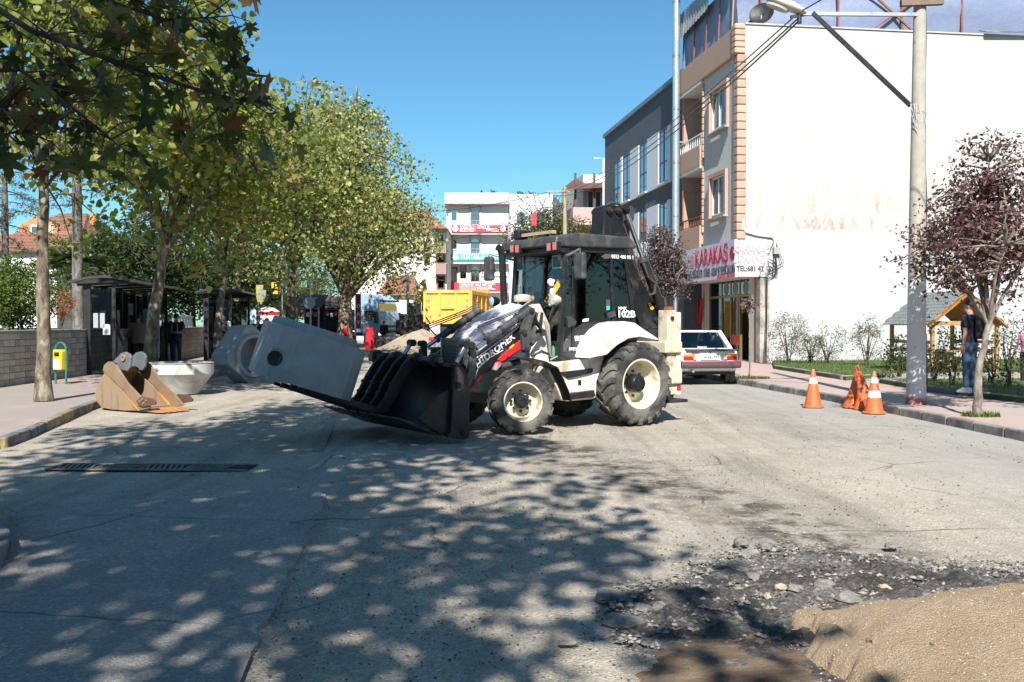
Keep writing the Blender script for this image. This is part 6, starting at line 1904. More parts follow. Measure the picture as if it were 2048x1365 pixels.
# ---------------- parked car
def car(label, plate_text, loc, rz):
    c = thing('parked_car', label, 'car', loc, rz)
    MP = mat('car_white', (.68, .68, .69), .25, var=.02, coat=.6, dirt=(.55, .53, .5), dirt_amt=.05)
    # stations along x (rear at 0, front at 4.05): lower body half width, sill z, belt z
    secs = [(0.02, .74, .42, .88), (.12, .79, .36, .90), (.7, .81, .27, .92), (1.5, .82, .24, .91), (2.6, .82, .24, .90), (3.3, .80, .28, .84), (3.9, .77, .34, .74), (4.05, .70, .42, .70)]
    mb = MB(); n = 10
    for x, w, z0, z1 in secs:
        prof = [(-w * .9, z0), (-w, z0 + .12), (-w * 1.0, z0 + (z1 - z0) * .6), (-w * .97, z1 - .04), (-w * .9, z1), (w * .9, z1), (w * .97, z1 - .04), (w * 1.0, z0 + (z1 - z0) * .6), (w, z0 + .12), (w * .9, z0)]
        mb.v += [(x, y, z) for y, z in prof]
    for i in range(len(secs) - 1):
        for j in range(n): mb.f.append((i * n + j, i * n + (j + 1) % n, (i + 1) * n + (j + 1) % n, (i + 1) * n + j))
    mb.f.append(tuple(range(n))); mb.f.append(tuple((len(secs) - 1) * n + j for j in range(n)))
    body = mb.build('body', MP, c, smooth=32, bevel=.01)
    # greenhouse: roof and pillars as a frame, panes between
    zb_, zr_ = .90, 1.38
    wb_, wr = .74, .60
    xr0, xr1, xf0_, xf1_ = .52, 1.02, 2.25, 3.0           # rear glass foot/top, windscreen top/foot
    MB().add([(xr1, -wr, zr_ - .03), (xr1, wr, zr_ - .03), (xf0_, wr, zr_ - .03), (xf0_, -wr, zr_ - .03), (xr1 + .05, -wr * .93, zr_ + .03), (xr1 + .05, wr * .93, zr_ + .03), (xf0_ - .05, wr * .93, zr_ + .03), (xf0_ - .05, -wr * .93, zr_ + .03)],
             [(0, 1, 2, 3), (4, 7, 6, 5), (0, 4, 5, 1), (1, 5, 6, 2), (2, 6, 7, 3), (3, 7, 4, 0)]).build('roof', MP, c, bevel=.03, seg=3)
    for s_ in (-1, 1):
        for a_, b_2, w1, w2 in (((xr0, s_ * wb_, zb_), (xr1, s_ * wr, zr_), .09, .11), ((xf1_, s_ * wb_, zb_), (xf0_, s_ * wr, zr_), .05, .07), ((1.75, s_ * (wb_ + .02), zb_), (1.75, s_ * (wr + .01), zr_), .05, .06), ((1.0, s_ * (wb_ + .015), zb_), (1.25, s_ * wr, zr_), .04, .16)):
            MB().bar(a_, b_2, w1, w2, (0, 1, 0)).build('pillar', MP, c, bevel=.01)
    MB().bar((xr0, -wb_, zb_ + .02), (xr0, wb_, zb_ + .02), .08, .05).build('rear_deck', MP, c, bevel=.01)
    gl = glass('car_glass', (.16, .22, .22), .06)
    MB().quad((xr0 + .03, wb_ - .04, zb_ + .03), (xr0 + .03, -wb_ + .04, zb_ + .03), (xr1, -wr + .03, zr_ - .02), (xr1, wr - .03, zr_ - .02)).build('rear_window', gl, c)
    MB().quad((xf1_, wb_ - .04, zb_ + .03), (xf1_, -wb_ + .04, zb_ + .03), (xf0_, -wr + .03, zr_ - .02), (xf0_, wr - .03, zr_ - .02)).build('windscreen', gl, c)
    for s_ in (-1, 1):
        MB().quad((xr0 + .35, s_ * wb_, zb_ + .01), (1.72, s_ * (wb_ + .01), zb_ + .01), (1.72, s_ * wr, zr_ - .03), (xr1 + .15, s_ * wr, zr_ - .03)).build('side_window', gl, c)
        MB().quad((1.78, s_ * (wb_ + .01), zb_ + .01), (xf1_ - .15, s_ * wb_, zb_ + .01), (xf0_, s_ * wr, zr_ - .03), (1.78, s_ * wr, zr_ - .03)).build('side_window', gl, c)
    dk = mat('car_trim', (.055, .058, .062), .6, var=.1)
    bm_ = MB(); bm_.prism([(-.10, .44), (.5, .44), (.5, .62), (-.10, .62), (-.13, .53)], -.80, .80, 'y'); bm_.build('rear_bumper', dk, c, bevel=.03, seg=3)
    MB().box(-.135, -.125, -.78, .78, .585, .6).build('bumper_stripe', M_RED, c)
    MB().prism([(3.6, .4), (4.15, .42), (4.15, .6), (3.6, .62)], -.78, .78, 'y').build('front_bumper', dk, c, bevel=.03)
    MB().prism([(-.06, .885), (.14, .915), (.14, .935), (-.06, .93)], -.66, .66, 'y').build('boot_spoiler', dk, c, bevel=.008)
    for s_ in (-1, 1):
        tl = empty('tail_light', c)
        MB().box(-.015, .05, s_ * .56 - .16, s_ * .56 + .16, .66, .80).build('lens', mat('tail_red', (.5, .015, .02), .2, var=.15, scale=20), tl, bevel=.008)
        MB().box(-.02, -.0155, s_ * .56 - .155, s_ * .56 + .155, .745, .795).build('indicator', mat('tail_amber', (.75, .25, .02), .2), tl)
        MB().box(-.021, -.0155, s_ * .56 - s_ * .155 - .03, s_ * .56 - s_ * .155 + .05, .665, .74).build('reversing_lens', mat('tail_clear', (.6, .55, .55), .2), tl)
    npl = empty('number_plate', c)
    MB().box(-.012, .03, -.26, .26, .655, .775).build('plate', M_WHITE, npl, bevel=.004)
    text('lettering', plate_text, M_MBLACK, npl, (-.0135, 0, .715), mat_rot((0, -1, 0), (0, 0, 1), (-1, 0, 0)), .11, .001, .003)
    text('lettering', 'RENAULT', M_WHITE, c, (xr0 + .05, .02, zb_ + .07), mat_rot((0, -1, 0), Vector((.72, 0, .69)).normalized(), Vector((-.69, 0, .72)).normalized()), .06, .001, .002)
    MB().box(-.004, .02, -.012, .012, .83, .86).build('badge', dk, c); MB().box(-.004, .02, .3, .5, .825, .84).build('boot_badge', dk, c)
    MB().cyl((-.08, .48, .36), (.35, .48, .38), .03).build('tailpipe', M_GALV, c)
    MB().box(.2, 3.8, -.62, .62, .26, .4).build('underbody', M_MBLACK, c)
    for x in (.72, 3.15):
        for s_ in (-1, 1):
            w = empty('wheel', c, (x, s_ * .70, .275))
            MX = Matrix.Rotation(R(-90) * s_, 4, 'X')
            MB().lathe([(.17, -.075), (.25, -.08), (.275, -.05), (.278, 0), (.275, .05), (.25, .08), (.17, .075)], 28, MX).build('tyre', M_RUBBER, w, smooth=40)
            MB().lathe([(.175, .06), (.16, .065), (.14, .03), (.05, .045), (0, .045)], 20, MX).build('rim', M_GALV, w, smooth=True)
            # dark arch over the wheel
            MB().lathe([(.30, .0), (.335, .0), (.335, .122), (.30, .122)], 28, MX, closed=True).build('arch_trim', dk, w)
    for s_ in (-1, 1):
        MB().box(1.15, 1.35, s_ * .35 - .22, s_ * .35 + .22, .6, 1.12).box(1.2, 1.3, s_ * .35 - .1, s_ * .35 + .1, 1.12, 1.26).build('seat', mat('seat_cloth', (.04, .04, .045), .9), c, bevel=.04)
    MB().box(.5, .9, -.6, .6, .86, .9).build('parcel_shelf', mat('seat_cloth', (.04, .04, .045), .9), c)
    return c
car_dir = math.atan2(U.y, U.x)
car('white three box saloon parked at the right kerb before the restaurant', '14 AE 707', (5.13, 24.55, 0), car_dir)
# ================================================================== left side: park wall, shelters, bin
M_TILEW = mat('wall_tile', (.40, .37, .325), .75, var=.1, scale=6, bstr=.25, bscale=30, per_obj=.22, dirt=(.3, .28, .25), dirt_amt=.3)
M_MORTAR = mat('mortar', (.2, .19, .175), .95, var=.15)
ZP = KH + 1.25                                         # the park lies higher than the pavement
def tiled_wall(label, a, b, h=1.25, rows=8, cw=.21):
    a, b = Vector((a[0], a[1], 0)), Vector((b[0], b[1], 0)); d = b - a; L = d.length
    w = thing('park_wall', label, 'wall', (a.x, a.y, KH - .02), math.atan2(d.y, d.x), 'tile clad park walls')
    MB().box(0, L, .02, .3, 0, h).build('core', M_MORTAR, w)
    MB().box(-.02, L + .02, -.03, .36, h + .002, h + .07).build('coping', mat('coping_stone', (.3, .29, .27), .85, var=.15, bstr=.3), w, bevel=.01)
    rh = h / rows; n = int(L / cw); cw = L / n
    proto = MB().box(.006, cw - .006, -.012, .019, .006, rh - .006).build('tile', M_TILEW, w, bevel=.004)
    rt = random.Random(int(L * 10))
    for r_ in range(rows):
        for c_ in range(n):
            if r_ == 0 and c_ == 0: continue
            o = proto.copy(); COL.objects.link(o); o.parent = w
            o.location = (c_ * cw, rt.uniform(-.004, .004), r_ * rh)
    return w
wd1 = (-12.35, 30.5); 
tiled_wall('tile clad park wall at the left edge behind the yellow bin', (-11.75, 19.2), wd1, cw=.27)
tiled_wall('short tile clad park wall between the two bus shelters', (-12.75, 34.5), (-14.2, 44.0), cw=.3)
MB().prism([(-12.1, 19), (-12.7, 30.6), (-13.1, 34.5), (-14.5, 44), (-16, 60), (-60, 60), (-60, 19)], -.1, ZP - .06, 'z').build('park_terrace', M_GRASSG)
setting(bpy.data.objects['park_terrace'])
blades('park_grass', [[(-12.2, 19.2), (-12.7, 30), (-22, 34), (-30, 26), (-22, 20)]], [9000], .04, .16, M_BLADE, ZP - .07, random.Random(14), 'sunlit grass on the raised park ground behind the wall')
MB().prism([(-13.1, 31), (-13.6, 36), (-30, 48), (-30, 40)], ZP - .058, ZP - .05, 'z').build('park_path', M_PAVER2)
setting(bpy.data.objects['park_path'])

# white openwork balustrade on the far wall
bs = thing('balustrade', 'white openwork concrete balustrade above the far park wall', 'balustrade', (-13.35, 36.0, ZP - .04), math.atan2(6.5, -.95))
for k in range(11):
    x = k * .6
    mb = MB(); mb.box(x, x + .56, -.05, .05, 0, .08).box(x, x + .56, -.05, .05, .5, .58)
    mb.bar((x + .03, 0, .08), (x + .28, 0, .5), .08, .08).bar((x + .53, 0, .08), (x + .28, 0, .5), .08, .08).bar((x + .16, 0, .29), (x + .4, 0, .29), .07, .06)
    mb.build('balustrade_panel', M_WHITE, bs)

# yellow bin on its green hoop
q = G(122, 768, KH)
bn = thing('litter_bin', 'yellow litter bin hanging in a green tube hoop by the wall', 'litter bin', (q.x, q.y, KH - .01), R(-20))
M_GREENP = mat('green_tube_paint', (.02, .17, .12), .45)
hw = .165
pts = [(-hw, 0, 0), (-hw, 0, .85)] + [(-hw * math.cos(t) * 1.0, 0, .85 + .16 * math.sin(t)) for t in np.linspace(.2, math.pi - .2, 8)] + [(hw, 0, .85), (hw, 0, 0)]
MB().tube(pts, .024, 8).build('hoop', M_GREENP, bn, smooth=True)
MB().prism([(-.14, .35), (.12, .35), (.14, .80), (.10, .84), (-.14, .84)], -.11, .11, 'y').build('bin_body', mat('bin_yellow', (.72, .48, .015), .5), bn, bevel=.015)
MB().box(-.125, .09, -.116, -.111, .37, .6).build('label', M_DECAL, bn); MB().box(-.09, .06, -.117, -.1115, .68, .78).build('bin_mouth', M_MBLACK, bn)
MB().bar((-hw, 0, .6), (hw, 0, .6), .03, .03).build('cross_bar', M_GREENP, bn)

# ---------------- bus shelters
M_SHBLK = mat('shelter_black', (.012, .012, .013), .45, var=.2)
M_SHGL = glass('shelter_glass', (.45, .5, .5), .05)
def shelter(label, loc, L, posts, W_=1.15, H_=2.6, roof_over=1.35):
    s = thing('bus_shelter', label, 'bus shelter', (loc[0], loc[1], KH - .01), R(8.1))
    for (x, y) in posts['front']: MB().box(x - .045, x + .045, y - .045, y + .045, 0, H_).build('post', M_SHBLK, s)
    n = posts['back']
    for k in range(n + 1):
        y = L * k / n
        MB().box(-.09, .09, y - .06, y + .06, 0, H_).build('post', M_SHBLK, s)
    for k in range(n):
        y0, y1 = L * k / n + .06, L * (k + 1) / n - .06
        MB().box(-.012, .0, y0, y1, .12, H_ - .15).build('back_pane', M_SHGL, s)
        MB().box(-.03, .03, y0, y1, .06, .12).build('rail', M_SHBLK, s); MB().box(-.031, .031, y0, y1, 1.05, 1.10).build('rail', M_SHBLK, s)
    for y in (0, L):
        MB().box(.1, W_ - .06, y - .006, y + .006, .12, H_ - .15).build('end_pane', M_SHGL, s)
        MB().box(.1, W_ - .06, y - .03, y + .03, .06, .12).build('rail', M_SHBLK, s)
    # ribbed roof, rising towards the street
    mb = MB(); vs = []; nn = 8
    for i in range(nn + 1):
        t = i / nn; x = -.35 + (W_ + .35 + roof_over - .8) * t; z = H_ + .02 + .16 * t - .12 * t * t + .1 * math.sin(t * math.pi)
        vs += [(x, -.35, z), (x, L + .5, z), (x, -.35, z + .07), (x, L + .5, z + .07)]
    fs = []
    for i in range(nn):
        a = i * 4; fs += [(a, a + 1, a + 5, a + 4), (a + 2, a + 6, a + 7, a + 3), (a, a + 4, a + 6, a + 2), (a + 1, a + 3, a + 7, a + 5)]
    fs += [(0, 2, 3, 1), (4 * nn, 4 * nn + 1, 4 * nn + 3, 4 * nn + 2)]
    mb.add(vs, fs).build('roof', mat('shelter_roof', (.035, .045, .048), .35, var=.2), s, smooth=30)
    for k in range(5):
        y = .1 + k * (L - .2) / 4
        MB().bar((-.3, y, H_ - .02), (W_ + roof_over - .85, y, H_ + .06), .06, .06).build('rafter', M_SHBLK, s)
    MB().box(.12, .5, .6, L - .6, .45, .49).build('bench', mat('bench_wood', (.2, .12, .06), .6), s)
    for y in (.8, L - .8): MB().box(.25, .32, y - .03, y + .03, 0, .45).build('bench_leg', M_SHBLK, s)
    return s
s1 = shelter('near black bus shelter with glass walls and posted notices', (-12.15, 27.2), 6.9, {'front': [(.72, .0), (.72, 6.85)], 'back': 4}, W_=.75, roof_over=1.3)
for (x, z, w, h, k) in ((.16, 1.35, .13, .42, 0), (.34, 1.35, .13, .42, 1), (.42, 1.15, .2, .3, 2)):
    MB().box(x, x + w, -.014, -.0065, z, z + h).build('notice', mat('notice_%d' % k, (.3, .34, .37) if k < 2 else (.55, .53, .52), .6), s1)
MB().box(.01, .02, 3.1, 3.5, 1.2, 1.9).build('timetable', mat('timetable', (.5, .35, .34), .6, var=.5, scale=7), s1)
MB().box(.0, .012, 4.5, 5.3, 1.75, 2.15).build('screen', mat('blue_screen', (.1, .25, .36), .3), s1)
s2 = shelter('far black bus shelter behind the leaning concrete ring', (-11.75, 36.5), 5.5, {'front': [(.9, .0), (.9, 5.4)], 'back': 3}, W_=.95, roof_over=1.3)
# drinks machine
q = V(306, 700, 31.5)
km = thing('ticket_machine', 'tall grey ticket machine standing in the near bus shelter', 'ticket machine', (q.x, 31.5, KH - .01), R(22))
MB().box(-.32, .14, -.35, .35, 0, 1.95).build('cabinet', mat('machine_grey_blue', (.1, .12, .15), .5), km, bevel=.015)
MB().box(.141, .2, -.34, .34, .35, 2.1).build('front_panel', mat('machine_lilac', (.42, .40, .43), .45), km, bevel=.01)
MB().box(.201, .21, -.18, .12, .95, 1.5).build('window', M_MBLACK, km); MB().box(.201, .212, -.22, .22, .75, .9).build('tray', M_DARK, km)
MB().box(.19, .23, -.3, .3, 2.0, 2.2).build('header', M_DECAL, km)
text('lettering', 'KART', M_RED, km, (.232, 0, 2.1), mat_rot((0, 1, 0), (0, 0, 1), (1, 0, 0)), .16, .002, .005)
MB().box(.141, .17, -.3, .3, .02, .33).build('plinth', mat('machine_blue', (.12, .15, .2), .5), km)

# ---------------- rusty digging bucket on the road
BF = Frame(G(277, 825).x, G(277, 825).y + .35, R(-33))
rb = thing('digger_bucket', 'rusty excavator bucket with teeth lying on the road by the kerb', 'bucket', (BF.o.x, BF.o.y, 0), BF.rz)
m_, nt_, b_ = nodes_of('rusty_bucket')
v_ = coords(nt_, 'Object')
f_ = noise(nt_, v_, 2.4, 8, .65, .4)
c_ = ramp(nt_, f_, [(.34, (.27, .195, .125)), (.52, (.30, .19, .10)), (.6, (.34, .15, .05)), (.68, (.22, .075, .03))])
c_ = mix(nt_, ramp(nt_, noise(nt_, coords(nt_, 'Object', (3, 3, .5)), 2.5, 6, .7), [(.54, 0.0), (.62, .75)]), c_, (.15, .07, .04))
c_ = mix(nt_, .3, c_, (.25, .21, .17))
nt_.links.new(c_, b_.inputs['Base Color']); b_.inputs['Roughness'].default_value = .75; b_.inputs['Metallic'].default_value = .15
bump(nt_, b_, noise(nt_, v_, 35, 5), .3, .01)
M_RB = m_
def zf(pts, y): 
    o_ = []
    for a, b in pts:
        p = BF.px(180 + .127 * a, 690 + .127 * b, 'y', y); o_.append((p.x, p.z))
    return o_
WB = .31
shell = zf([(250, 430), (150, 620), (95, 760), (115, 880), (200, 985), (360, 1060), (560, 1075), (800, 1040)], -WB)
shell = [(x, max(z, .015)) for x, z in shell]
inner = [(x * .93 + .03, z * .9 + .06) for x, z in shell[::-1]]
MB().prism(shell + inner, -WB, WB, 'y').build('shell', M_RB, rb, smooth=30)
side = zf([(250, 430), (150, 620), (95, 760), (115, 880), (200, 985), (360, 1060), (560, 1075), (800, 1040), (560, 720), (380, 540)], -WB)
side = [(x, max(z, .015)) for x, z in side]
cheek = zf([(245, 400), (262, 320), (320, 265), (385, 265), (450, 320), (500, 390), (640, 600), (830, 800), (1000, 990), (830, 1030), (720, 900), (560, 720), (380, 540)], -WB)
for s_ in (-1, 1):
    MB().prism(side, s_ * WB, s_ * (WB + .025), 'y').build('side_plate', M_RB, rb, bevel=.006)
    MB().prism(cheek, s_ * (WB + .026), s_ * (WB + .06), 'y').build('cheek', mat('rusty_cheek', (.22, .155, .1), .75, .15, var=.25, dirt=(.28, .13, .05), dirt_amt=.35, dscale=2, bstr=.2), rb, bevel=.008)
    ed = zf([(240, 430), (255, 440), (700, 880), (810, 1030), (790, 1040), (680, 900)], -WB)
    MB().prism(ed, s_ * (WB + .0265), s_ * (WB + .04), 'y').build('edge_bead', mat('ochre_rust', (.42, .24, .05), .7, var=.2), rb)
ear = zf([(370, 265), (500, 130), (570, 112), (630, 145), (655, 200), (640, 360), (605, 415), (520, 400), (440, 300)], -.16)
for s_ in (-1, 1):
    MB().prism(ear, s_ * .13, s_ * .18, 'y').build('hanger', mat('blue_grey_steel', (.13, .15, .16), .6, .2, var=.2, dirt=(.3, .13, .04), dirt_amt=.2, dscale=4), rb, bevel=.012)
    x, z = zf([(550, 205)], -.16)[0]
    MB().lathe([(.03, -.02), (.06, -.02), (.06, .02), (.03, .02)], 18, Matrix.Translation((x, s_ * .19, z)) @ Matrix.Rotation(R(90), 4, 'X'), closed=True).build('boss', M_RB, rb, smooth=True)
MB().cyl((ear[0][0] + .12, -WB, ear[0][1] - .13), (ear[0][0] + .12, WB, ear[0][1] - .13), .08).build('back_tube', M_RB, rb, smooth=True)
lip = zf([(790, 1040), (1000, 985), (1010, 1000), (800, 1060)], -WB)
lip = [(x, max(z, .02)) for x, z in lip]
xt, zt_ = lip[1]
MB().prism([(shell[-1][0] - .05, .015), (xt, .02), (xt, .06), (shell[-1][0] - .05, .07)], -WB, WB, 'y').build('cutting_edge', M_RB, rb, bevel=.005)
for k in range(5):
    y = -WB + .06 + k * (2 * WB - .12) / 4
    MB().add([(xt - .02, y - .06, .015), (xt - .02, y + .06, .015), (xt + .24, y + .035, .02), (xt + .24, y - .035, .02), (xt - .02, y - .05, .09), (xt - .02, y + .05, .09), (xt + .24, y + .03, .035), (xt + .24, y - .03, .035)],
             [(0, 3, 2, 1), (4, 5, 6, 7), (0, 1, 5, 4), (1, 2, 6, 5), (2, 3, 7, 6), (3, 0, 4, 7)]).build('tooth', mat('bright_rust', (.34, .16, .06), .75, var=.2), rb, bevel=.006)
sc2 = zf([(750, 880), (830, 815), (1000, 840), (1060, 900), (1050, 940), (850, 975), (790, 950)], -WB - .06)
for s_ in (-1, 1):
    MB().prism(sc2, s_ * (WB + .061), s_ * (WB + .1), 'y').build('side_cutter', mat('dark_rust', (.1, .06, .04), .7, .2, var=.3), rb, bevel=.01)
    for a, b in ((790, 890), (830, 860), (850, 920), (890, 880)):
        x, z = zf([(a, b)], -WB - .1)[0]; MB().cyl((x, s_ * (WB + .1), z), (x, s_ * (WB + .12), z), .022, n=6).build('bolt', M_RB, rb)

# ================================================================== far end of the street
# dump truck, seen from behind
DT = Frame(V(895, 650, 50).x, 50.0, R(90 - 9))
dt = thing('dump_truck', 'yellow dump truck with closed tailgate standing across the street end', 'dump truck', (DT.o.x, DT.o.y, 0), DT.rz)
M_TRY = mat('truck_yellow', (.70, .40, .07), .5, var=.1, dirt=(.5, .3, .1), dirt_amt=.4, dscale=1.5)
M_TRYD = mat('truck_ochre', (.55, .28, .04), .55, var=.12)
def tz(py): return DT.px(895, py, 'x', 0).z
yl, yr = DT.px(851, 620, 'x', 0).y, DT.px(941, 620, 'x', 0).y
zt_, zb_ = tz(581), tz(648)
hw = abs(yl - yr) / 2; yc = (yl + yr) / 2
tg = MB().prism([(yc - hw, tz(628)), (yc - hw * .72, tz(647)), (yc + hw * .72, tz(647)), (yc + hw, tz(628)), (yc + hw, zt_), (yc - hw, zt_)], 0, .1, 'x').build('tailgate', M_TRY, dt, bevel=.02)
for f in (-.98, -.36, .36, .98): MB().box(-.07, -.001, yc + f * hw - .05, yc + f * hw + .05, tz(630), zt_ - .08).build('rib', M_TRY, tg)
MB().box(-.08, -.002, yc - hw, yc + hw, zt_ - .16, zt_).build('top_rail', M_TRY, tg, bevel=.01)
for s_ in (-1, 1):
    MB().bar((-.04, yc + s_ * hw * .97, tz(629)), (-.04, yc + s_ * hw * .7, tz(646)), .08, .1).build('rib', M_TRY, tg)
    for k, (f, py) in enumerate(((.85, 600), (.85, 612), (.78, 632), (.66, 640))):
        MB().box(-.012, -.0015, yc + s_ * f * hw - .03, yc + s_ * f * hw + .03, tz(py + 4), tz(py)).build('red_mark', M_RED, tg)
MB().box(-.05, -.0015, yc - .35, yc + .35, tz(620), tz(618.5)).build('slot', M_DARK, tg); MB().bar((-.04, yc - hw * .7, tz(646)), (-.04, yc + hw * .7, tz(646)), .08, .1).build('bottom_rail', M_TRY, tg)
MB().box(.1, 5.2, yc - hw, yc - hw + .08, zb_ + .1, zt_ - .1).build('side_wall', M_TRYD, dt)
MB().box(.1, 5.2, yc + hw - .08, yc + hw, zb_ + .1, zt_ - .1).build('side_wall', M_TRYD, dt)
MB().box(5.2, 5.3, yc - hw, yc + hw, zb_ + .1, zt_ + .2).build('head_board', M_TRYD, dt)
MB().box(.1, 5.2, yc - hw, yc + hw, zb_, zb_ + .1).build('bed_floor', M_TRYD, dt)
for s_ in (-1, 1):
    MB().box(.02, 5.25, yc + s_ * hw - .06, yc + s_ * hw + .06, zt_ - .2, zt_ - .02).build('side_rail', M_TRY, dt)
    for k in range(4): MB().box(.3 + 1.3 * k, .45 + 1.3 * k, yc + s_ * (hw + .01), yc + s_ * (hw + .06), zb_ + .2, zt_ - .25).build('stake', M_TRY, dt)
    MB().box(-.06, .1, yc + s_ * (hw - .02), yc + s_ * (hw + .1), zb_ + .1, zt_ - .1).build('corner_post', M_TRY, dt)
MB().box(.1, 7.6, yc - .45, yc + .45, .75, zb_ - .01).build('chassis', M_DARK, dt)
MB().box(.0, .1, yc - 1.1, yc + 1.1, .55, 1.05).build('rear_panel', mat('tan_panel', (.3, .24, .18), .7), dt); MB().box(-.03, -.001, yc - 1.15, yc + 1.15, .35, .55).build('under_run_bar', M_GALV, dt)
for s_ in (-1, 1): MB().box(-.04, -.001, yc + s_ * .85 - .18, yc + s_ * .85 + .18, .72, .86).build('tail_light', M_RED, dt)
MB().box(5.5, 7.4, yc - 1.2, yc + 1.2, .7, 3.0).build('cab', M_TRY, dt, bevel=.08)
def truck_wheel(par, x, y, r=.52, w=.3):
    wh = empty('wheel', par, (x, y, r)); s_ = 1 if y > 0 else -1
    MX = Matrix.Rotation(R(-90) * s_, 4, 'X')
    MB().lathe([(r * .55, -w / 2), (r * .9, -w / 2), (r, -w / 3), (r, w / 3), (r * .9, w / 2), (r * .55, w / 2)], 26, MX).build('tyre', M_RUBBER, wh, smooth=40)
    MB().lathe([(r * .56, w * .45), (r * .5, w * .4), (r * .45, 0), (r * .2, .05), (0, .06)], 18, MX).build('rim', M_GALV, wh, smooth=True)
for x in (1.0, 2.3, 6.4):
    for s_ in (-1, 1): truck_wheel(dt, x, yc + s_ * 1.0)

# white lorry tractor
YT = 70.0
tv = V(757, 660, YT)
tt = thing('lorry', 'pale blue white lorry cab parked under the plane tree', 'lorry', (tv.x, YT, 0), R(-30))
M_LORRY = mat('lorry_paint', (.30, .42, .56), .3, var=.04)
ztp = V(757, 588, YT).z
cabp = [(1.0, .9), (1.05, 1.6), (.95, 2.3), (.65, ztp - .45), (.2, ztp - .1), (-.6, ztp), (-1.3, ztp - .05), (-1.3, .9)]
MB().prism(cabp, -1.22, 1.22, 'y').build('cab', M_LORRY, tt, bevel=.07, seg=3)
MB().add([(1.03, -1.05, 1.75), (1.03, 1.05, 1.75), (.80, 1.0, ztp - .75), (.80, -1.0, ztp - .75)], [(0, 1, 2, 3)]).build('windscreen', glass('lorry_glass', (.03, .04, .05), .2), tt)
for v__ in bpy.data.objects['windscreen'].data.vertices: pass
MB().box(.97, 1.08, -1.1, 1.1, ztp - .62, ztp - .5).build('sun_visor', M_DARK, tt)
for k in range(4): MB().box(1.04, 1.09, -.75, .75, .75 + .2 * k, .87 + .2 * k).build('grille_bar', M_DARK if k % 2 else M_GALV, tt)
MB().lathe([(.13, 0), (.13, .02), (.10, .02), (.10, 0)], 20, Matrix.Translation((1.1, 0, 1.35)) @ Matrix.Rotation(R(90), 4, 'Y'), closed=True).build('emblem', M_CHROME, tt)
MB().box(.85, 1.1, -1.2, 1.2, .4, .72).build('bumper', M_LORRY, tt, bevel=.05)
for s_ in (-1, 1):
    MB().box(-.35, .55, s_ * 1.225, s_ * 1.23, 1.75, 2.5).build('side_window', glass('lorry_glass', (.03, .04, .05), .2), tt)
    MB().box(.75, .95, s_ * 1.25, s_ * 1.5, 1.6, 2.4).build('mirror', M_DARK, tt, bevel=.03)
    MB().box(1.08, 1.115, s_ * .9 - .2, s_ * .9 + .2, .5, .66).build('headlamp', M_DECAL, tt)
    truck_wheel(tt, .1, s_ * 1.05, .5); truck_wheel(tt, -3.4, s_ * .95, .5); truck_wheel(tt, -4.7, s_ * .95, .5)
    MB().prism([(-.5 + .1, .55), (-.62 + .1, .9), (-.3 + .1, 1.15), (.3 + .1, 1.15), (.62 + .1, .9), (.5 + .1, .55), (.48 + .1, .8), (.25 + .1, 1.02), (-.25 + .1, 1.02), (-.48 + .1, .8)], s_ * .9, s_ * 1.24, 'y').build('wheel_arch', M_LORRY, tt)
MB().box(-6.0, -1.35, -.45, .45, .65, .95).build('chassis', M_DARK, tt)
MB().box(-6, -1.9, -1.2, 1.2, 1.05, 2.6).build('load', M_DARK, tt)

# yellow excavator behind the dump truck
YE = 58.0
ev = V(808, 650, YE)
ex = thing('excavator', 'yellow excavator with raised arm between lorry and dump truck', 'excavator', (ev.x, YE, 0), R(10))
def ez(py): return V(808, py, YE).z
def exx(px): return V(px, 620, YE).x - ev.x
for s_ in (-1, 1): MB().prism([(-1.5, .0), (1.5, .0), (1.8, .35), (1.5, .75), (-1.5, .75), (-1.8, .35)], s_ * .8 - .25, s_ * .8 + .25, 'y').build('track', M_DARK, ex, bevel=.04)
MB().box(-.2, 1.2, -.9, 1.1, .8, ez(628)).build('house', M_DARK, ex, bevel=.06)
MB().box(.2, .95, -1.05, -.1, .85, ez(606)).build('cab', M_MBLACK, ex, bevel=.05)
MB().lathe([(0, -.6), (.62, -.6), (.72, -.45), (.72, .45), (.62, .6), (0, .6)], 20, Matrix.Translation((.0, -.6, 1.35)) @ Matrix.Diagonal((.75, .75, .75, 1))).build('counterweight', M_DARK, ex, smooth=True)
bm2 = [(exx(826), ez(640)), (exx(828), ez(610)), (exx(836), ez(585)), (exx(845), ez(574)), (exx(852), ez(576)), (exx(846), ez(592)), (exx(840), ez(615)), (exx(838), ez(640))]
MB().prism(bm2, -.2, .2, 'y').build('boom', M_TRY, ex, bevel=.03)
st2 = [(exx(843), ez(560)), (exx(850), ez(558)), (exx(853), ez(580)), (exx(850), ez(644)), (exx(842), ez(644)), (exx(843), ez(590))]
MB().prism(st2, -.55, -.25, 'y').build('stick', M_TRY, ex, bevel=.03)
MB().cyl((exx(832), -.3, ez(578)), (exx(847), -.4, ez(562)), .08).build('ram', M_GALV, ex, smooth=True)
MB().cyl((exx(850), -.6, ez(585)), (exx(852), -.6, ez(640)), .07).build('ram', M_DARK, ex, smooth=True)
MB().prism([(exx(838), ez(644)), (exx(856), ez(644)), (exx(858), ez(665)), (exx(848), ez(675)), (exx(838), ez(665))], -.8, .1, 'y').build('dig_bucket', M_DARK, ex)

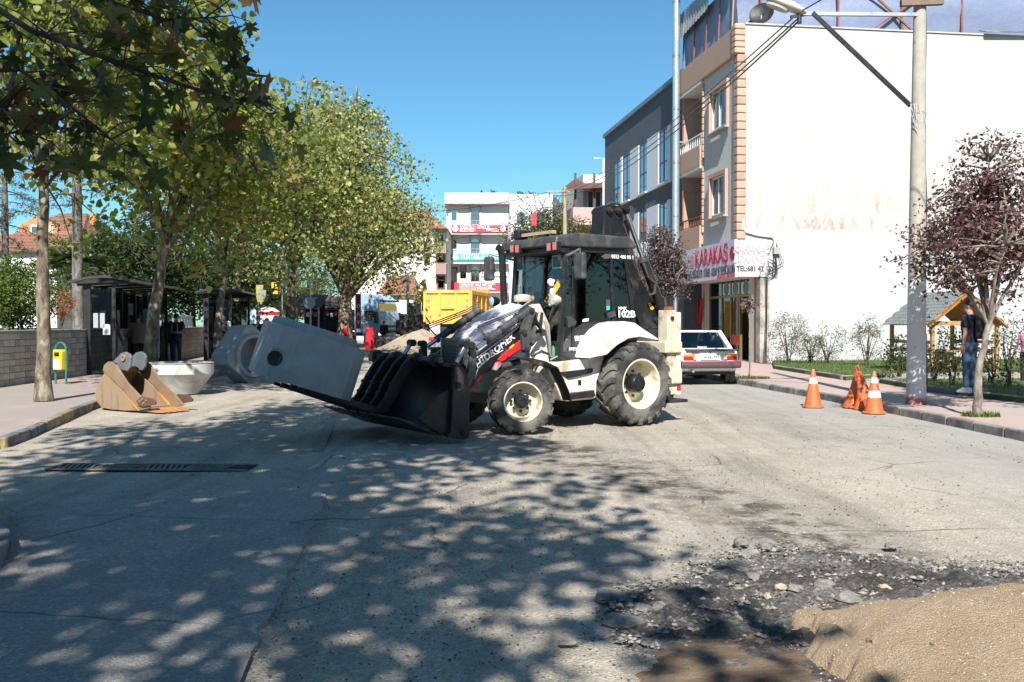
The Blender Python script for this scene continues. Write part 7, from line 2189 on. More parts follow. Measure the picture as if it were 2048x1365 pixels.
# gravel mounds at the works
M_MOUND = ground_mat('mound_gravel', (.26, .22, .165), (.36, .31, .24), 'm')
def mound(label, cx, cy, rx, ry, h, seed):
    vs = []; fs = []; n, rr2 = 36, 10
    for i in range(rr2 + 1):
        t = i / rr2
        for j in range(n):
            a = 2 * math.pi * j / n
            k = 1 + .12 * math.sin(3 * a + seed) + .06 * math.sin(7 * a + seed)
            z = h * (1 - t) ** 1.15 * (1 + .1 * hnoise(3 * t * math.cos(a) + seed, 3 * t * math.sin(a), seed)) - .03 * t
            vs.append((rx * t * k * math.cos(a), ry * t * k * math.sin(a), z))
    fs = [(i * n + j, (i + 1) * n + j, (i + 1) * n + (j + 1) % n, i * n + (j + 1) % n) for i in range(rr2) for j in range(n)]
    o = MB().add(vs, fs).build('gravel_mound', M_MOUND, smooth=180)
    o.location = (cx, cy, 0)
    return tag(o, label, 'gravel mound', 'gravel mounds at the works')
q = V(868, 690, 55); mound('tall grey gravel mound left of the dump truck', V(845, 690, 55).x, 55, 3.4, 2.6, 1.35, 1)
q = G(770, 706); mound('low sandy mound in front of the walking man', q.x, q.y, 2.6, 1.6, .2, 3)
q = G(850, 705); mound('low pale mound under the loader bonnet line', q.x, q.y, 2.2, 1.4, .28, 5)
q = G(700, 700); mound('low shaded mound behind the concrete ring', q.x, q.y, 1.8, 1.3, .2, 7)

# road signs, banner, bollards, barriers
def sign_pole(name, label, px, py_top, Y, h0=0.0):
    b_ = V(px, 650, Y); t_ = V(px, py_top, Y)
    s = thing(name, label, 'road sign', (b_.x, Y, KH - .01 if b_.x < -7.9 else 0))
    MB().cyl((0, 0, 0), (0, 0, t_.z), .04, n=10).build('post', M_GALV, s, smooth=True)
    return s
s = sign_pole('road_sign', 'round no left turn sign under a small no entry sign by the plane tree', 686, 580, 57)
def disc(par, px, py, Y, r, m, nm, ry=0, x0=None):
    z = V(px, py, Y).z; o = V(px, py, Y).x - par.location.x
    e = empty(nm, par, (o, -.06, z - par.location.z), (0, 0, ry))
    MY = Matrix.Rotation(R(90), 4, 'X')
    return e, MY
e, MY = disc(s, 686, 607, 57, .3, M_RED, 'sign_disc')
MB().lathe([(0, .0), (.31, .0), (.31, .02), (0, .02)], 28, MY).build('rim', M_RED, e)
MB().lathe([(0, .021), (.245, .021), (.245, .024), (0, .024)], 28, MY).build('face', M_DECAL, e)
mb = MB(); mb.bar((-.02, -.027, -.12), (.03, -.027, .07), .006, .06, (0, 1, 0)); mb.bar((.04, -.0275, .05), (-.14, -.0275, .05), .006, .05, (0, 1, 0)); mb.prism([(-.13, .11), (-.2, .05), (-.13, -.01)], -.03, -.025, 'y'); mb.build('arrow', M_MBLACK, e)
MB().bar((-.17, -.033, -.17), (.17, -.033, .17), .004, .05, (0, 1, 0)).build('slash', M_RED, e)
e, MY = disc(s, 687, 583, 57, .3, M_RED, 'sign_disc', R(62))
MB().lathe([(0, .0), (.34, .0), (.34, .02), (0, .02)], 28, MY).build('face', M_RED, e)
MB().box(-.24, .24, -.03, -.021, -.05, .05).build('bar', M_DECAL, e)
s = sign_pole('road_sign', 'grey back of a round road sign left of the plane tree', 621, 560, 47)
e, MY = disc(s, 619, 606, 47, .3, M_GALV, 'sign_disc')
MB().lathe([(0, .0), (.3, .0), (.3, .02), (0, .02)], 28, MY).build('back', mat('sign_back', (.25, .29, .32), .5, .3), e)
for k, (px, pt, Y, lbl) in enumerate(((586, 575, 45, 'thin white steel post beside the dark tree trunk'), (700, 578, 56, 'thin grey steel post between the round sign and the red banner'), (816, 548, 66, 'pale blue post rising in front of the tiled roof'))):
    b_ = V(px, 650, Y); t_ = V(px, pt, Y)
    s = thing('steel_post', lbl, 'post', (b_.x, Y, 0))
    MB().cyl((0, 0, 0), (0, 0, t_.z), .06 if k < 2 else .11, n=10).build('shaft', M_GALV if k else M_WHITE, s, smooth=True)
    MB().cyl((0, 0, t_.z), (0, 0, t_.z + .05), .075 if k < 2 else .13, n=10).build('cap', M_GALV, s)
b_ = V(717, 620, 58); z0, z1 = V(717, 658, 58).z, V(717, 588, 58).z
bn = thing('banner', 'tall red banner with white letters beside the lorry', 'banner', (b_.x, 58, 0))
MB().box(-.15, .15, -.01, .01, z0, z1).build('cloth', mat('banner_red', (.34, .03, .045), .6, var=.15), bn)
MB().cyl((-.17, 0, 0), (-.17, 0, z1 + .1), .02, n=8).build('pole', M_GALV, bn)
for k, ch_ in enumerate('OAY'): text('lettering', ch_, M_DECAL, bn, (0, -.014, z1 - .75 - .5 * k), (R(90), R(-80 if ch_ != 'O' else 0) * 0, 0), .34, .002, .008)
# taxi rank signs
b_ = V(553, 600, 41)
tx = thing('taxi_sign', 'yellow letter D sign above a black taxi sign on a post', 'sign', (b_.x, 41, KH - .01))
z0, z1, z2, z3 = [V(553, p_, 41).z for p_ in (583, 571, 596, 585)]
MB().box(-.19, .19, -.08, .08, z0, z1).build('yellow_board', mat('sign_yellow', (.75, .42, .01), .5), tx); MB().box(-.2, .2, -.07, .07, z2, z3).build('black_board', M_MBLACK, tx)
text('lettering', 'D', M_MBLACK, tx, (0, -.083, (z0 + z1) / 2), (R(90), 0, 0), .27, .003, .015)
MB().prism([(-.12, 0), (.12, 0), (.14, .05), (.1, .07), (.07, .13), (-.07, .13), (-.1, .07), (-.14, .05)], -.078, -.072, 'y').build('taxi_symbol', MATS['sign_yellow'], tx, loc=(0, 0, z2 + .05))
MB().cyl((.25, 0, 0), (.25, 0, z1), .03, n=8).bar((.25, 0, z1 - .1), (.1, 0, z1 - .1), .03, .03).build('post', M_GALV, tx)
# yellow notice board
b_ = V(518, 600, 40)
nb = thing('notice_board', 'yellow timetable board on a post by the far bus shelter', 'sign', (b_.x, 40, KH - .01))
z0, z1 = V(518, 610, 40).z, V(518, 576, 40).z
MB().box(-.12, .3, -.02, .02, z0, z1).build('board', mat('board_yellow', (.3, .27, .03), .6), nb); MB().cyl((-.05, .03, 0), (-.05, .03, z1), .03, n=8).build('post', M_GALV, nb)
for k in range(3): MB().box(-.05, .28, -.026, -.021, z0 + .1 + .2 * k, z0 + .24 + .2 * k).build('panel', M_GALV, nb)
# white and red sales kiosk
b_ = V(536, 650, 49)
kk = thing('kiosk', 'small white and red sales kiosk behind the far shelter', 'kiosk', (b_.x, 49, KH - .01), R(12))
zk = V(536, 618, 49).z
hexp = [(.62 * math.cos(R(30 + 60 * k)), .62 * math.sin(R(30 + 60 * k))) for k in range(6)]
MB().prism(hexp, 0, zk - .4, 'z').build('body', M_RED, kk)
MB().prism([(x * 1.04, y * 1.04) for x, y in hexp], .75, zk - .4, 'z').build('upper_panel', mat('kiosk_white', (.62, .63, .66), .5), kk)
MB().prism([(x * 1.12, y * 1.12) for x, y in hexp], zk - .4, zk - .28, 'z').build('eave', M_RED, kk)
MB().lathe([(.72, 0), (.35, .2), (0, .27)], 6, Matrix.Translation((0, 0, zk - .28)) @ Matrix.Rotation(R(30), 4, 'Z')).build('roof', mat('kiosk_white', (.62, .63, .66), .5), kk)
MB().prism([(.14 * math.cos(t), 1.2 + .14 * math.sin(t)) for t in np.linspace(0, 6.28, 15)[:-1]], -.6, -.57, 'y').build('emblem', M_RED, kk)
# poster rack
b_ = V(503, 640, 45)
pr_ = thing('poster_stand', 'poster stand with colourful prints beside the kiosk', 'poster stand', (b_.x, 45, KH - .01))
z0, z1 = .3, V(503, 625, 45).z
MB().box(-.22, .22, -.02, .02, z0, z1).build('poster', mat('poster_print', (.3, .45, .5), .6, var=.8, scale=9), pr_); MB().box(-.2, -.16, -.03, .03, 0, z0).box(.16, .2, -.03, .03, 0, z0).build('feet', M_GALV, pr_)
# red barriers and posts
for k, (px, py0, py1, Y, lbl) in enumerate(((692, 654, 676, 52, 'red plastic barrier left of the steel post'), (736, 656, 686, 54, 'red plastic barrier, left of a pair by the lorry'), (742, 656, 684, 55, 'red plastic barrier, right of a pair by the lorry'))):
    b_ = V(px, 660, Y); z1 = V(px, py0, Y).z
    o = thing('barrier', lbl, 'barrier', (b_.x, Y, 0), .3 * k, 'red plastic barriers')
    MB().prism([(-.16, 0), (.16, 0), (.13, z1), (-.13, z1)], -.1, .1, 'y').build('body', M_RED, o, bevel=.03); MB().box(-.2, .2, -.16, .16, 0, .08).build('foot', M_RED, o, bevel=.02)
for k, (px, py, Y, lbl) in enumerate(((729, 669, 58, 'red and white flexible bollard, leftmost'), (743, 661, 66, 'red and white bollard, second from left'), (748, 663, 66, 'red and white bollard, third from left'), (753.5, 664, 62, 'red and white bollard, just left of the walking man'), (755.5, 666, 61, 'red and white bollard, nearest the walking man'))):
    b_ = V(px, 660, Y); z1 = V(px, py, Y).z
    o = thing('bollard', lbl, 'bollard', (b_.x, Y, 0), 0, 'red and white bollards')
    MB().lathe([(.13, 0), (.1, .05), (.055, .08), (.05, z1), (0, z1 + .02)], 12).build('tube', M_CONE, o, smooth=True)
    for f in (.62, .8): MB().lathe([(.056, z1 * f), (.056, z1 * (f + .09))], 12).build('band', M_CONEB, o)
# shaded market stalls under the trees
M_STALL = mat('stall_dark', (.03, .028, .027), .8, var=.3)
for k, (px0, px1, Y, lbl) in enumerate(((598, 640, 60, 'dark shuttered market stall behind the grey sign back'), (640, 692, 64, 'dark market stall with hanging goods beside the plane tree'))):
    a_, b2 = V(px0, 640, Y), V(px1, 640, Y); w = b2.x - a_.x
    o = thing('market_stall', lbl, 'market stall', (a_.x, Y, 0))
    MB().box(0, w, 1.5, 1.7, 0, 3.0).build('back_wall', M_STALL, o)
    for j in range(14): MB().box(.05, w - .05, 1.46, 1.499, .2 + .19 * j, .36 + .19 * j).build('slat', M_STALL, o)
    MB().box(.1, w - .1, .5, 1.2, 0, .95).build('counter', mat('counter_dark', (.06, .04, .03), .8), o)
    MB().add([(-.2, -.6, 2.6), (w + .2, -.6, 2.6), (w + .2, 1.7, 3.4), (-.2, 1.7, 3.4), (-.2, -.6, 2.66), (w + .2, -.6, 2.66), (w + .2, 1.7, 3.46), (-.2, 1.7, 3.46)], [(0, 3, 2, 1), (4, 5, 6, 7), (0, 1, 5, 4), (1, 2, 6, 5), (2, 3, 7, 6), (3, 0, 4, 7)]).build('awning', mat('awning_brown', (.12, .09, .07), .8), o)
    for x in (0, w): MB().box(x - .04, x + .04, -.5, -.42, 0, 2.65).build('post', M_GALV, o)
    for j in range(5): MB().lathe([(0, 0), (.09, .03), (.1, .2), (.04, .3), (0, .32)], 8, Matrix.Translation((w * (.15 + .17 * j), -.35, 2.0 + .1 * (j % 2)))).build('hanging_goods', [M_RED, mat('purple_toy', (.3, .12, .4), .6), M_DECAL][j % 3], o)
    MB().box(0, w, -.45, -.4, 2.5, 2.55).build('rail', M_GALV, o)
# ================================================================== people
def sphere(mb, c, r, sc=(1, 1, 1), n=12):
    M = Matrix.Translation(c) @ Matrix.Diagonal((*sc, 1))
    mb.lathe([(max(1e-4, r * math.sin(t)), -r * math.cos(t)) for t in np.linspace(0, math.pi, 8)], n, M)
def rings(mb, lst, n=16, fwd=Vector((1, 0, 0))):
    """stacked ellipses: centre, half depth, half width"""
    k = len(mb.v)
    for c, a, b in lst:
        for j in range(n):
            t = 2 * math.pi * j / n
            mb.v.append((c[0] + a * math.cos(t), c[1] + b * math.sin(t), c[2]))
    for i in range(len(lst) - 1):
        for j in range(n): mb.f.append((k + i * n + j, k + i * n + (j + 1) % n, k + (i + 1) * n + (j + 1) % n, k + (i + 1) * n + j))
    mb.f.append(tuple(k + j for j in range(n))[::-1]); mb.f.append(tuple(k + (len(lst) - 1) * n + j for j in range(n)))
def fuse(mb, name, m, par, voxel=.016, smooth_it=6):
    o = mb.build(name, m, par, smooth=180)
    r_ = o.modifiers.new('fuse', 'REMESH'); r_.mode = 'VOXEL'; r_.voxel_size = voxel; r_.use_smooth_shade = True
    s_ = o.modifiers.new('soft', 'SMOOTH'); s_.iterations = smooth_it; s_.factor = .5
    return o
M_SKIN = mat('skin', (.42, .235, .165), .6, var=.08, scale=8)
M_HAIR = mat('dark_hair', (.014, .011, .01), .6, var=.3, bstr=.5, bscale=80)
M_SHOE = mat('shoe', (.09, .1, .13), .7)
def person(label, loc, rz, h=1.75, top=None, legs=None, arms=((12, 8, 15), (12, 8, 15)), hips=((0, 0), (0, 0)), head_turn=0.0, sleeve=1.0, jacket=False, shoe=None, hair=True, bald=False, vest=None, slim=1.0, head_down=0.0, cap=False, long_hair=False, detail=False, sit=False):
    p = thing('person', label, 'person', loc, rz)
    k = h / 1.75
    p.scale = (k, k, k)
    zP = .93
    P = {}
    P['pel'] = Vector((0, 0, zP))
    P['chest'] = Vector((.0, 0, 1.30)); P['neck'] = Vector((-.01, 0, 1.47))
    def rotY(v, a): c, s_ = math.cos(R(a)), math.sin(R(a)); return Vector((v.x * c + v.z * -s_ * -1 * -1 if False else v.x * c - v.z * s_, v.y, v.x * s_ + v.z * c))
    limb = {}
    for i, s_ in enumerate((1, -1)):
        fl, ab, el = arms[i]
        sh = Vector((-.01, s_ * .185 * slim, 1.41))
        ua = Vector((math.sin(R(fl)) * math.cos(R(ab)), s_ * math.sin(R(ab)), -math.cos(R(fl)) * math.cos(R(ab)))) * .29
        e = sh + ua
        inward = 0 if el < 60 else (el - 60) / 60
        fa = Vector((math.sin(R(fl + el)), s_ * (math.sin(R(ab)) * .5 - inward * .9), -math.cos(R(fl + el)))).normalized() * .25
        w = e + fa
        limb['arm', i] = (sh, e, w, fa.normalized())
        hf, kn = hips[i]
        hp = Vector((0, s_ * .095, .90))
        th = Vector((math.sin(R(hf)), s_ * .03, -math.cos(R(hf)))).normalized() * .43
        kk_ = hp + th
        sn = Vector((math.sin(R(hf - kn)), 0, -math.cos(R(hf - kn)))).normalized() * .42
        a = kk_ + sn
        limb['leg', i] = (hp, kk_, a)
    drop = min(limb['leg', 0][2].z, limb['leg', 1][2].z) - .085
    b = MB()
    rings(b, [((0, 0, .84), .10, .13 * slim), ((0, 0, .95), .115, .165 * slim), ((.005, 0, 1.08), .105, .145 * slim), ((.01, 0, 1.25), .118, .175 * slim), ((0, 0, 1.38), .105, .19 * slim), ((-.01, 0, 1.45), .07, .12)])
    hd = Vector((.02, 0, 1.60))
    dn = R(head_down)
    b.tube([(-.01, 0, 1.42), (.0, 0, 1.52)], [.062, .056], 12)
    Hm = Matrix.Translation(hd) @ Matrix.Rotation(head_turn, 4, 'Z') @ Matrix.Rotation(dn, 4, 'Y')
    def hp_(v): return Hm @ Vector(v)
    for c, r_, sc in (((-.01, 0, .04), .095, (1.05, .84, 1.05)), ((.03, 0, -.045), .068, (1.0, .86, 1.05)), ((.085, 0, -.01), .018, (1, .8, 1.6))):
        b.lathe([(max(1e-4, r_ * math.sin(t)), -r_ * math.cos(t)) for t in np.linspace(0, math.pi, 10)], 16, Hm @ Matrix.Translation(c) @ Matrix.Diagonal((*sc, 1)))
    for s_ in (-1, 1): sphere(b, hp_((-.005, s_ * .084, -.0)), .024, (1, .5, 1.3), 8)
    for i in (0, 1):
        sh, e, w, fd = limb['arm', i]
        b.tube([sh, (sh + e) / 2, e, (e * .55 + w * .45), w], [.058, .05, .042, .042, .029], 10)
        sphere(b, sh, .062)
        hp2, kn2, an = limb['leg', i]
        b.tube([hp2, (hp2 + kn2) / 2, kn2, kn2 * .6 + an * .4, an], [.088, .078, .056, .056, .038], 12)
        b.tube([an + Vector((-.03, 0, -.03)), an + Vector((.13, 0, -.055))], [.04, .035], 10)
    body = fuse(b, 'body', M_SKIN, p)
    for c in ((.082, .034, .022), (.082, -.034, .022)):
        e_ = MB(); sphere(e_, hp_(c), .012, n=8); e_.build('eye', M_HAIR, body, smooth=180)
    MB().bar(hp_((.088, -.022, -.06)), hp_((.088, .022, -.06)), .01, .008).build('mouth', mat('lip', (.3, .12, .1), .6), body)
    # hands: palm and five fingers
    for i, s_ in enumerate((1, -1)):
        sh, e, w, fd = limb['arm', i]
        side = Vector((1, 0, 0)) - fd * fd.x
        side = side.normalized() if side.length > .1 else Vector((0, 0, 1))
        nrm = fd.cross(side)
        hb = MB()
        hb.obox(w + fd * .05, (.10, .075, .03), Matrix((fd, side, nrm)).transposed())
        for q, (o_, l_) in enumerate(((.030, .070), (.011, .080), (-.010, .075), (-.029, .058))):
            s0 = w + fd * .095 + side * o_
            s1 = s0 + fd * l_ * .5 + nrm * .006; s2 = s0 + fd * l_ * .95 + nrm * .024 * s_
            hb.tube([s0 - fd * .02, s0, s1, s2], [.010, .010, .009, .007], 6)
        t0 = w + fd * .03 + side * .035
        hb.tube([t0, t0 + side * .03 + fd * .025, t0 + side * .036 + fd * .06], [.012, .011, .008], 6)
        hb.build('hand', M_SKIN, body, smooth=60, bevel=.006)
    # clothes
    if top is not None:
        c = MB()
        if jacket:
            rings(c, [((0, 0, .80), .145, .19 * slim), ((0, 0, .95), .135, .19 * slim), ((.005, 0, 1.1), .125, .17 * slim), ((.01, 0, 1.26), .14, .2 * slim), ((-.005, 0, 1.39), .125, .205 * slim), ((-.015, 0, 1.465), .08, .12)])
        else:
            rings(c, [((0, 0, .89), .125, .175 * slim), ((0, 0, .98), .128, .175 * slim), ((.005, 0, 1.1), .12, .165 * slim), ((.01, 0, 1.26), .134, .195 * slim), ((-.005, 0, 1.385), .118, .20 * slim), ((-.015, 0, 1.455), .078, .115)])
        for i in (0, 1):
            sh, e, w, fd = limb['arm', i]
            if sleeve > .6: c.tube([sh, (sh + e) / 2, e, w - fd * .01], [.075, .066, .058, .045], 10)
            elif sleeve > 0: c.tube([sh, sh + (e - sh) * .72], [.075, .068], 10)
            sphere(c, sh, .076)
        fuse(c, 'jacket' if jacket else 'shirt', top, p)
    if legs is not None:
        c = MB()
        rings(c, [((0, 0, .80), .115, .15 * slim), ((0, 0, .90), .13, .178 * slim), ((0, 0, .99), .118, .16 * slim)])
        for i in (0, 1):
            hp2, kn2, an = limb['leg', i]
            c.tube([hp2, (hp2 + kn2) / 2, kn2, kn2 * .5 + an * .5, an + Vector((0, 0, .02))], [.102, .092, .072, .068, .06], 12)
        fuse(c, 'trousers', legs, p)
    for i in (0, 1):
        an = limb['leg', i][2]
        c = MB(); c.prism([(-.09, -.085), (.17, -.085), (.185, -.05), (.10, -.01), (.05, .03), (-.07, .03), (-.095, -.03)], -.045, .045, 'y')
        c.build('shoe', shoe or M_SHOE, p, bevel=.018, loc=an, seg=3)
    if hair:
        c = MB()
        c.lathe([(max(1e-4, .104 * math.sin(t)), .104 * math.cos(t)) for t in np.linspace(0, 1.75, 9)], 18, Hm @ Matrix.Translation((-.018, 0, .047)) @ Matrix.Rotation(R(-22), 4, 'Y') @ Matrix.Diagonal((1.06, .86, 1.04, 1)))
        if long_hair: c.lathe([(.08, -.16), (.085, 0), (.06, .05)], 14, Hm @ Matrix.Translation((-.045, 0, 0)) @ Matrix.Diagonal((.7, 1, 1, 1)))
        o = c.build('hair', M_HAIR, p, smooth=180)
        so = o.modifiers.new('thick', 'SOLIDIFY'); so.thickness = .012; so.offset = 0
    if vest is not None:
        c = MB(); rings(c, [((0, 0, .92), .137, .185 * slim), ((.005, 0, 1.1), .132, .175 * slim), ((.01, 0, 1.26), .146, .2 * slim), ((-.005, 0, 1.385), .13, .185 * slim), ((-.015, 0, 1.45), .085, .11)])
        fuse(c, 'vest', vest, p)
    for ch in p.children: ch.location.z -= drop
    return p
def face(dx, dy): return math.atan2(dy, dx)
M_NAVY = mat('navy_cloth', (.012, .014, .026), .85, var=.2, bstr=.2)
M_JEANS = mat('blue_denim', (.03, .062, .115), .85, var=.25, scale=6, bstr=.2)
M_JEANSD = mat('dark_denim', (.02, .035, .085), .85, var=.25, scale=6)
M_BLK = mat('black_cloth', (.012, .012, .013), .85, var=.2)
M_SUIT = mat('dark_suit', (.017, .02, .026), .75, var=.15)
M_TAUPE = mat('taupe_jacket', (.14, .11, .085), .9, var=.15, bstr=.2)
M_WSHIRT = mat('white_shirt', (.6, .61, .64), .8, var=.04)
M_GREYT = mat('pale_grey_trousers', (.42, .42, .43), .85, var=.12)

q = G(1938, 786, KH + .11)
man = person('man in black t-shirt and jeans on the lawn kerb with bag on back', (q.x, q.y, KH + .11), face(-.62, .78), 1.80, M_NAVY, M_JEANS, arms=((-4, 5, 10), (2, 9, 10)), sleeve=.5, head_turn=.25, slim=1.12, shoe=mat('grey_trainer', (.22, .27, .34), .7))
bag = MB(); rings(bag, [((-.17, 0, 1.02), .04, .10), ((-.2, 0, 1.1), .075, .14), ((-.2, 0, 1.3), .08, .145), ((-.17, 0, 1.43), .05, .11)])
bo = fuse(bag, 'backpack', M_BLK, None, .014)
bo.location = man.location; bo.rotation_euler = man.rotation_euler; bo.scale = man.scale
tag(bo, 'black backpack worn by the man on the lawn kerb', 'backpack')
q = V(2043, 700, 21.5); person('child in pink top half cut by the right picture edge', (q.x + .12, 21.5, KH + .08), face(-.8, -.6), 1.36, mat('pink_top', (.55, .22, .36), .8), M_BLK, long_hair=True, slim=.9)
q = V(768, 690, 62); person('man in black jacket and pale trousers walking past the gravel', (q.x, 62, 0), face(.15, -1), 1.76, M_BLK, M_GREYT, arms=((18, 8, 15), (-12, 8, 15)), hips=((16, 6), (-12, 14)), jacket=True, head_turn=-.3)
q = V(224, 700, 28.6); person('man in dark suit seen through the shelter glass', (q.x, 28.6, KH), face(.85, -.3), 1.76, M_SUIT, M_SUIT, arms=((10, 5, 20), (25, 5, 40)), jacket=True)
q = V(277, 700, 30.2); person('man in taupe jacket and black trousers with his back turned', (q.x, 30.2, KH), face(-.5, .85), 1.74, M_TAUPE, M_BLK, arms=((25, 10, 35), (5, 6, 15)), jacket=True, slim=1.1)
q = V(353, 700, 34.3)
v1 = person('man in navy vest with reflective bands, hands behind his back', (q.x, 34.3, KH), face(.1, 1), 1.79, M_NAVY, M_JEANSD, arms=((-30, 28, 60), (-30, 28, 60)), sleeve=.5, vest=M_NAVY, slim=1.15)
for z in (1.08, 1.12):
    mb = MB(); rings(mb, [((.004, 0, z), .143, .212), ((.004, 0, z + .028), .145, .214)]); mb.build('reflective_band', mat('reflective', (.4, .4, .4), .5), v1)
for s_ in (-1, 1): MB().bar((-.155, s_ * .1, 1.12), (-.125, s_ * .1, 1.42), .03, .012, (0, 1, 0)).build('reflective_strap', MATS['reflective'], v1)
q = V(338, 700, 35.6); person('man half hidden behind the ticket machine', (q.x, 35.6, KH), face(.2, -1), 1.76, M_BLK, M_BLK, jacket=True)
q = V(447, 700, 35.6); person('man in white shirt and dark vest, arms crossed behind the thin trunk', (q.x, 35.6, KH), face(.35, -.9), 1.80, M_WSHIRT, M_BLK, arms=((20, 5, 95), (20, 5, 95)), sleeve=.5, vest=M_NAVY)
q = V(517, 700, 37.2); person('man with hand at his chin behind the concrete ring', (q.x, 37.2, KH), face(.4, -.9), 1.70, M_BLK, M_BLK, arms=((5, 6, 20), (45, 10, 115)), sleeve=.5)
q = V(534, 700, 37.6); person('woman with dark hair holding papers behind the concrete ring', (q.x, 37.6, KH), face(-.2, -1), 1.64, M_NAVY, M_BLK, arms=((25, 5, 70), (25, 5, 70)), long_hair=True, slim=.9)
# driver
dp = HB.w((.55, .05, 0))
dv = person('loader driver in dark shirt seated behind the door glass', (dp.x, dp.y, 1.06), HB.rz, 1.7, M_BLK, M_JEANSD, arms=((35, 8, 50), (35, 8, 50)), hips=((80, 75), (80, 75)), sleeve=.5)
# ================================================================== trees and shrubs
def leaf_template(kind):
    if kind == 'plane':                                  # five pointed, toothed lobes
        h_ = [(.0, 0), (.10, .10), (-.06, .34), (.08, .30), (.10, .46), (.20, .34), (.26, .18), (.36, .36), (.50, .58), (.54, .40), (.62, .40), (.56, .22), (.54, .12), (.74, .17), (.80, .10), (1.0, 0)]
        o = h_ + [(x, -y) for x, y in h_[-2:0:-1]]
        vs = [(x, y, -.16 * abs(y) - .14 * x * x + .05 * math.sin(9 * y)) for x, y in o] + [(.36, 0, .03)]
        n = len(o); return np.array(vs), [(i, (i + 1) % n, n) for i in range(n)]
    if kind == 'lobed':
        o = [(0, 0), (.1, -.45), (.5, -.42), (1.0, 0), (.5, .42), (.1, .45)]
        vs = [(x, y, -.15 * abs(y) - .1 * x * x) for x, y in o]
        return np.array(vs), [(0, 1, 2), (0, 2, 3), (0, 3, 4), (0, 4, 5)]
    if kind == 'oval':
        o = [(0, 0, 0), (.5, -.3, -.08), (1, 0, -.12), (.5, .3, -.08)]
        return np.array(o), [(0, 1, 2), (0, 2, 3)]
    if kind == 'narrow':
        o = [(0, 0, 0), (.45, -.11, -.02), (1, 0, -.1), (.45, .11, -.02)]
        return np.array(o), [(0, 1, 2), (0, 2, 3)]
def rand_rot(n, rng, up=.6, droop=.3):
    """leaf frames: tip direction x, blade normal z biased upward"""
    z = rng.normal(size=(n, 3)) * (1 - up) * 1.2; z[:, 2] += up + .15
    z /= np.linalg.norm(z, axis=1)[:, None]
    x = rng.normal(size=(n, 3)); x[:, 2] -= droop
    x -= z * np.sum(x * z, axis=1)[:, None]; x /= np.linalg.norm(x, axis=1)[:, None] + 1e-9
    y = np.cross(z, x)
    return np.stack([x, y, z], axis=2)
def leaves(pos, size, kind, rng, up=.55, droop=.3):
    T, F = leaf_template(kind)
    n = len(pos); k = len(T)
    Rm = rand_rot(n, rng, up, droop)
    s = size * rng.uniform(.5, 1.3, n)
    Vv = np.einsum('nij,kj->nki', Rm, T) * s[:, None, None] + pos[:, None, :]
    Fa = np.array(F)[None] + (np.arange(n) * k)[:, None, None]
    return Vv.reshape(-1, 3), Fa.reshape(-1, 3)
def tri_mesh(name, V_, F_):
    me = bpy.data.meshes.new(name)
    me.vertices.add(len(V_)); me.vertices.foreach_set('co', V_.astype(np.float32).ravel())
    me.loops.add(F_.size); me.loops.foreach_set('vertex_index', F_.astype(np.int32).ravel())
    me.polygons.add(len(F_)); me.polygons.foreach_set('loop_start', np.arange(0, F_.size, 3, dtype=np.int32))
    me.polygons.foreach_set('loop_total', np.full(len(F_), 3, dtype=np.int32))
    me.update(calc_edges=True); me.validate()
    return me
def in_view(p, margin=.0):
    """is a point inside the picture (used only to keep the crown overhead out of the middle of the view)"""
    if p[1] < .3: return False
    return abs(p[0] / p[1]) < .56 + margin and (p[2] - CAM_H) / p[1] < .355 + margin
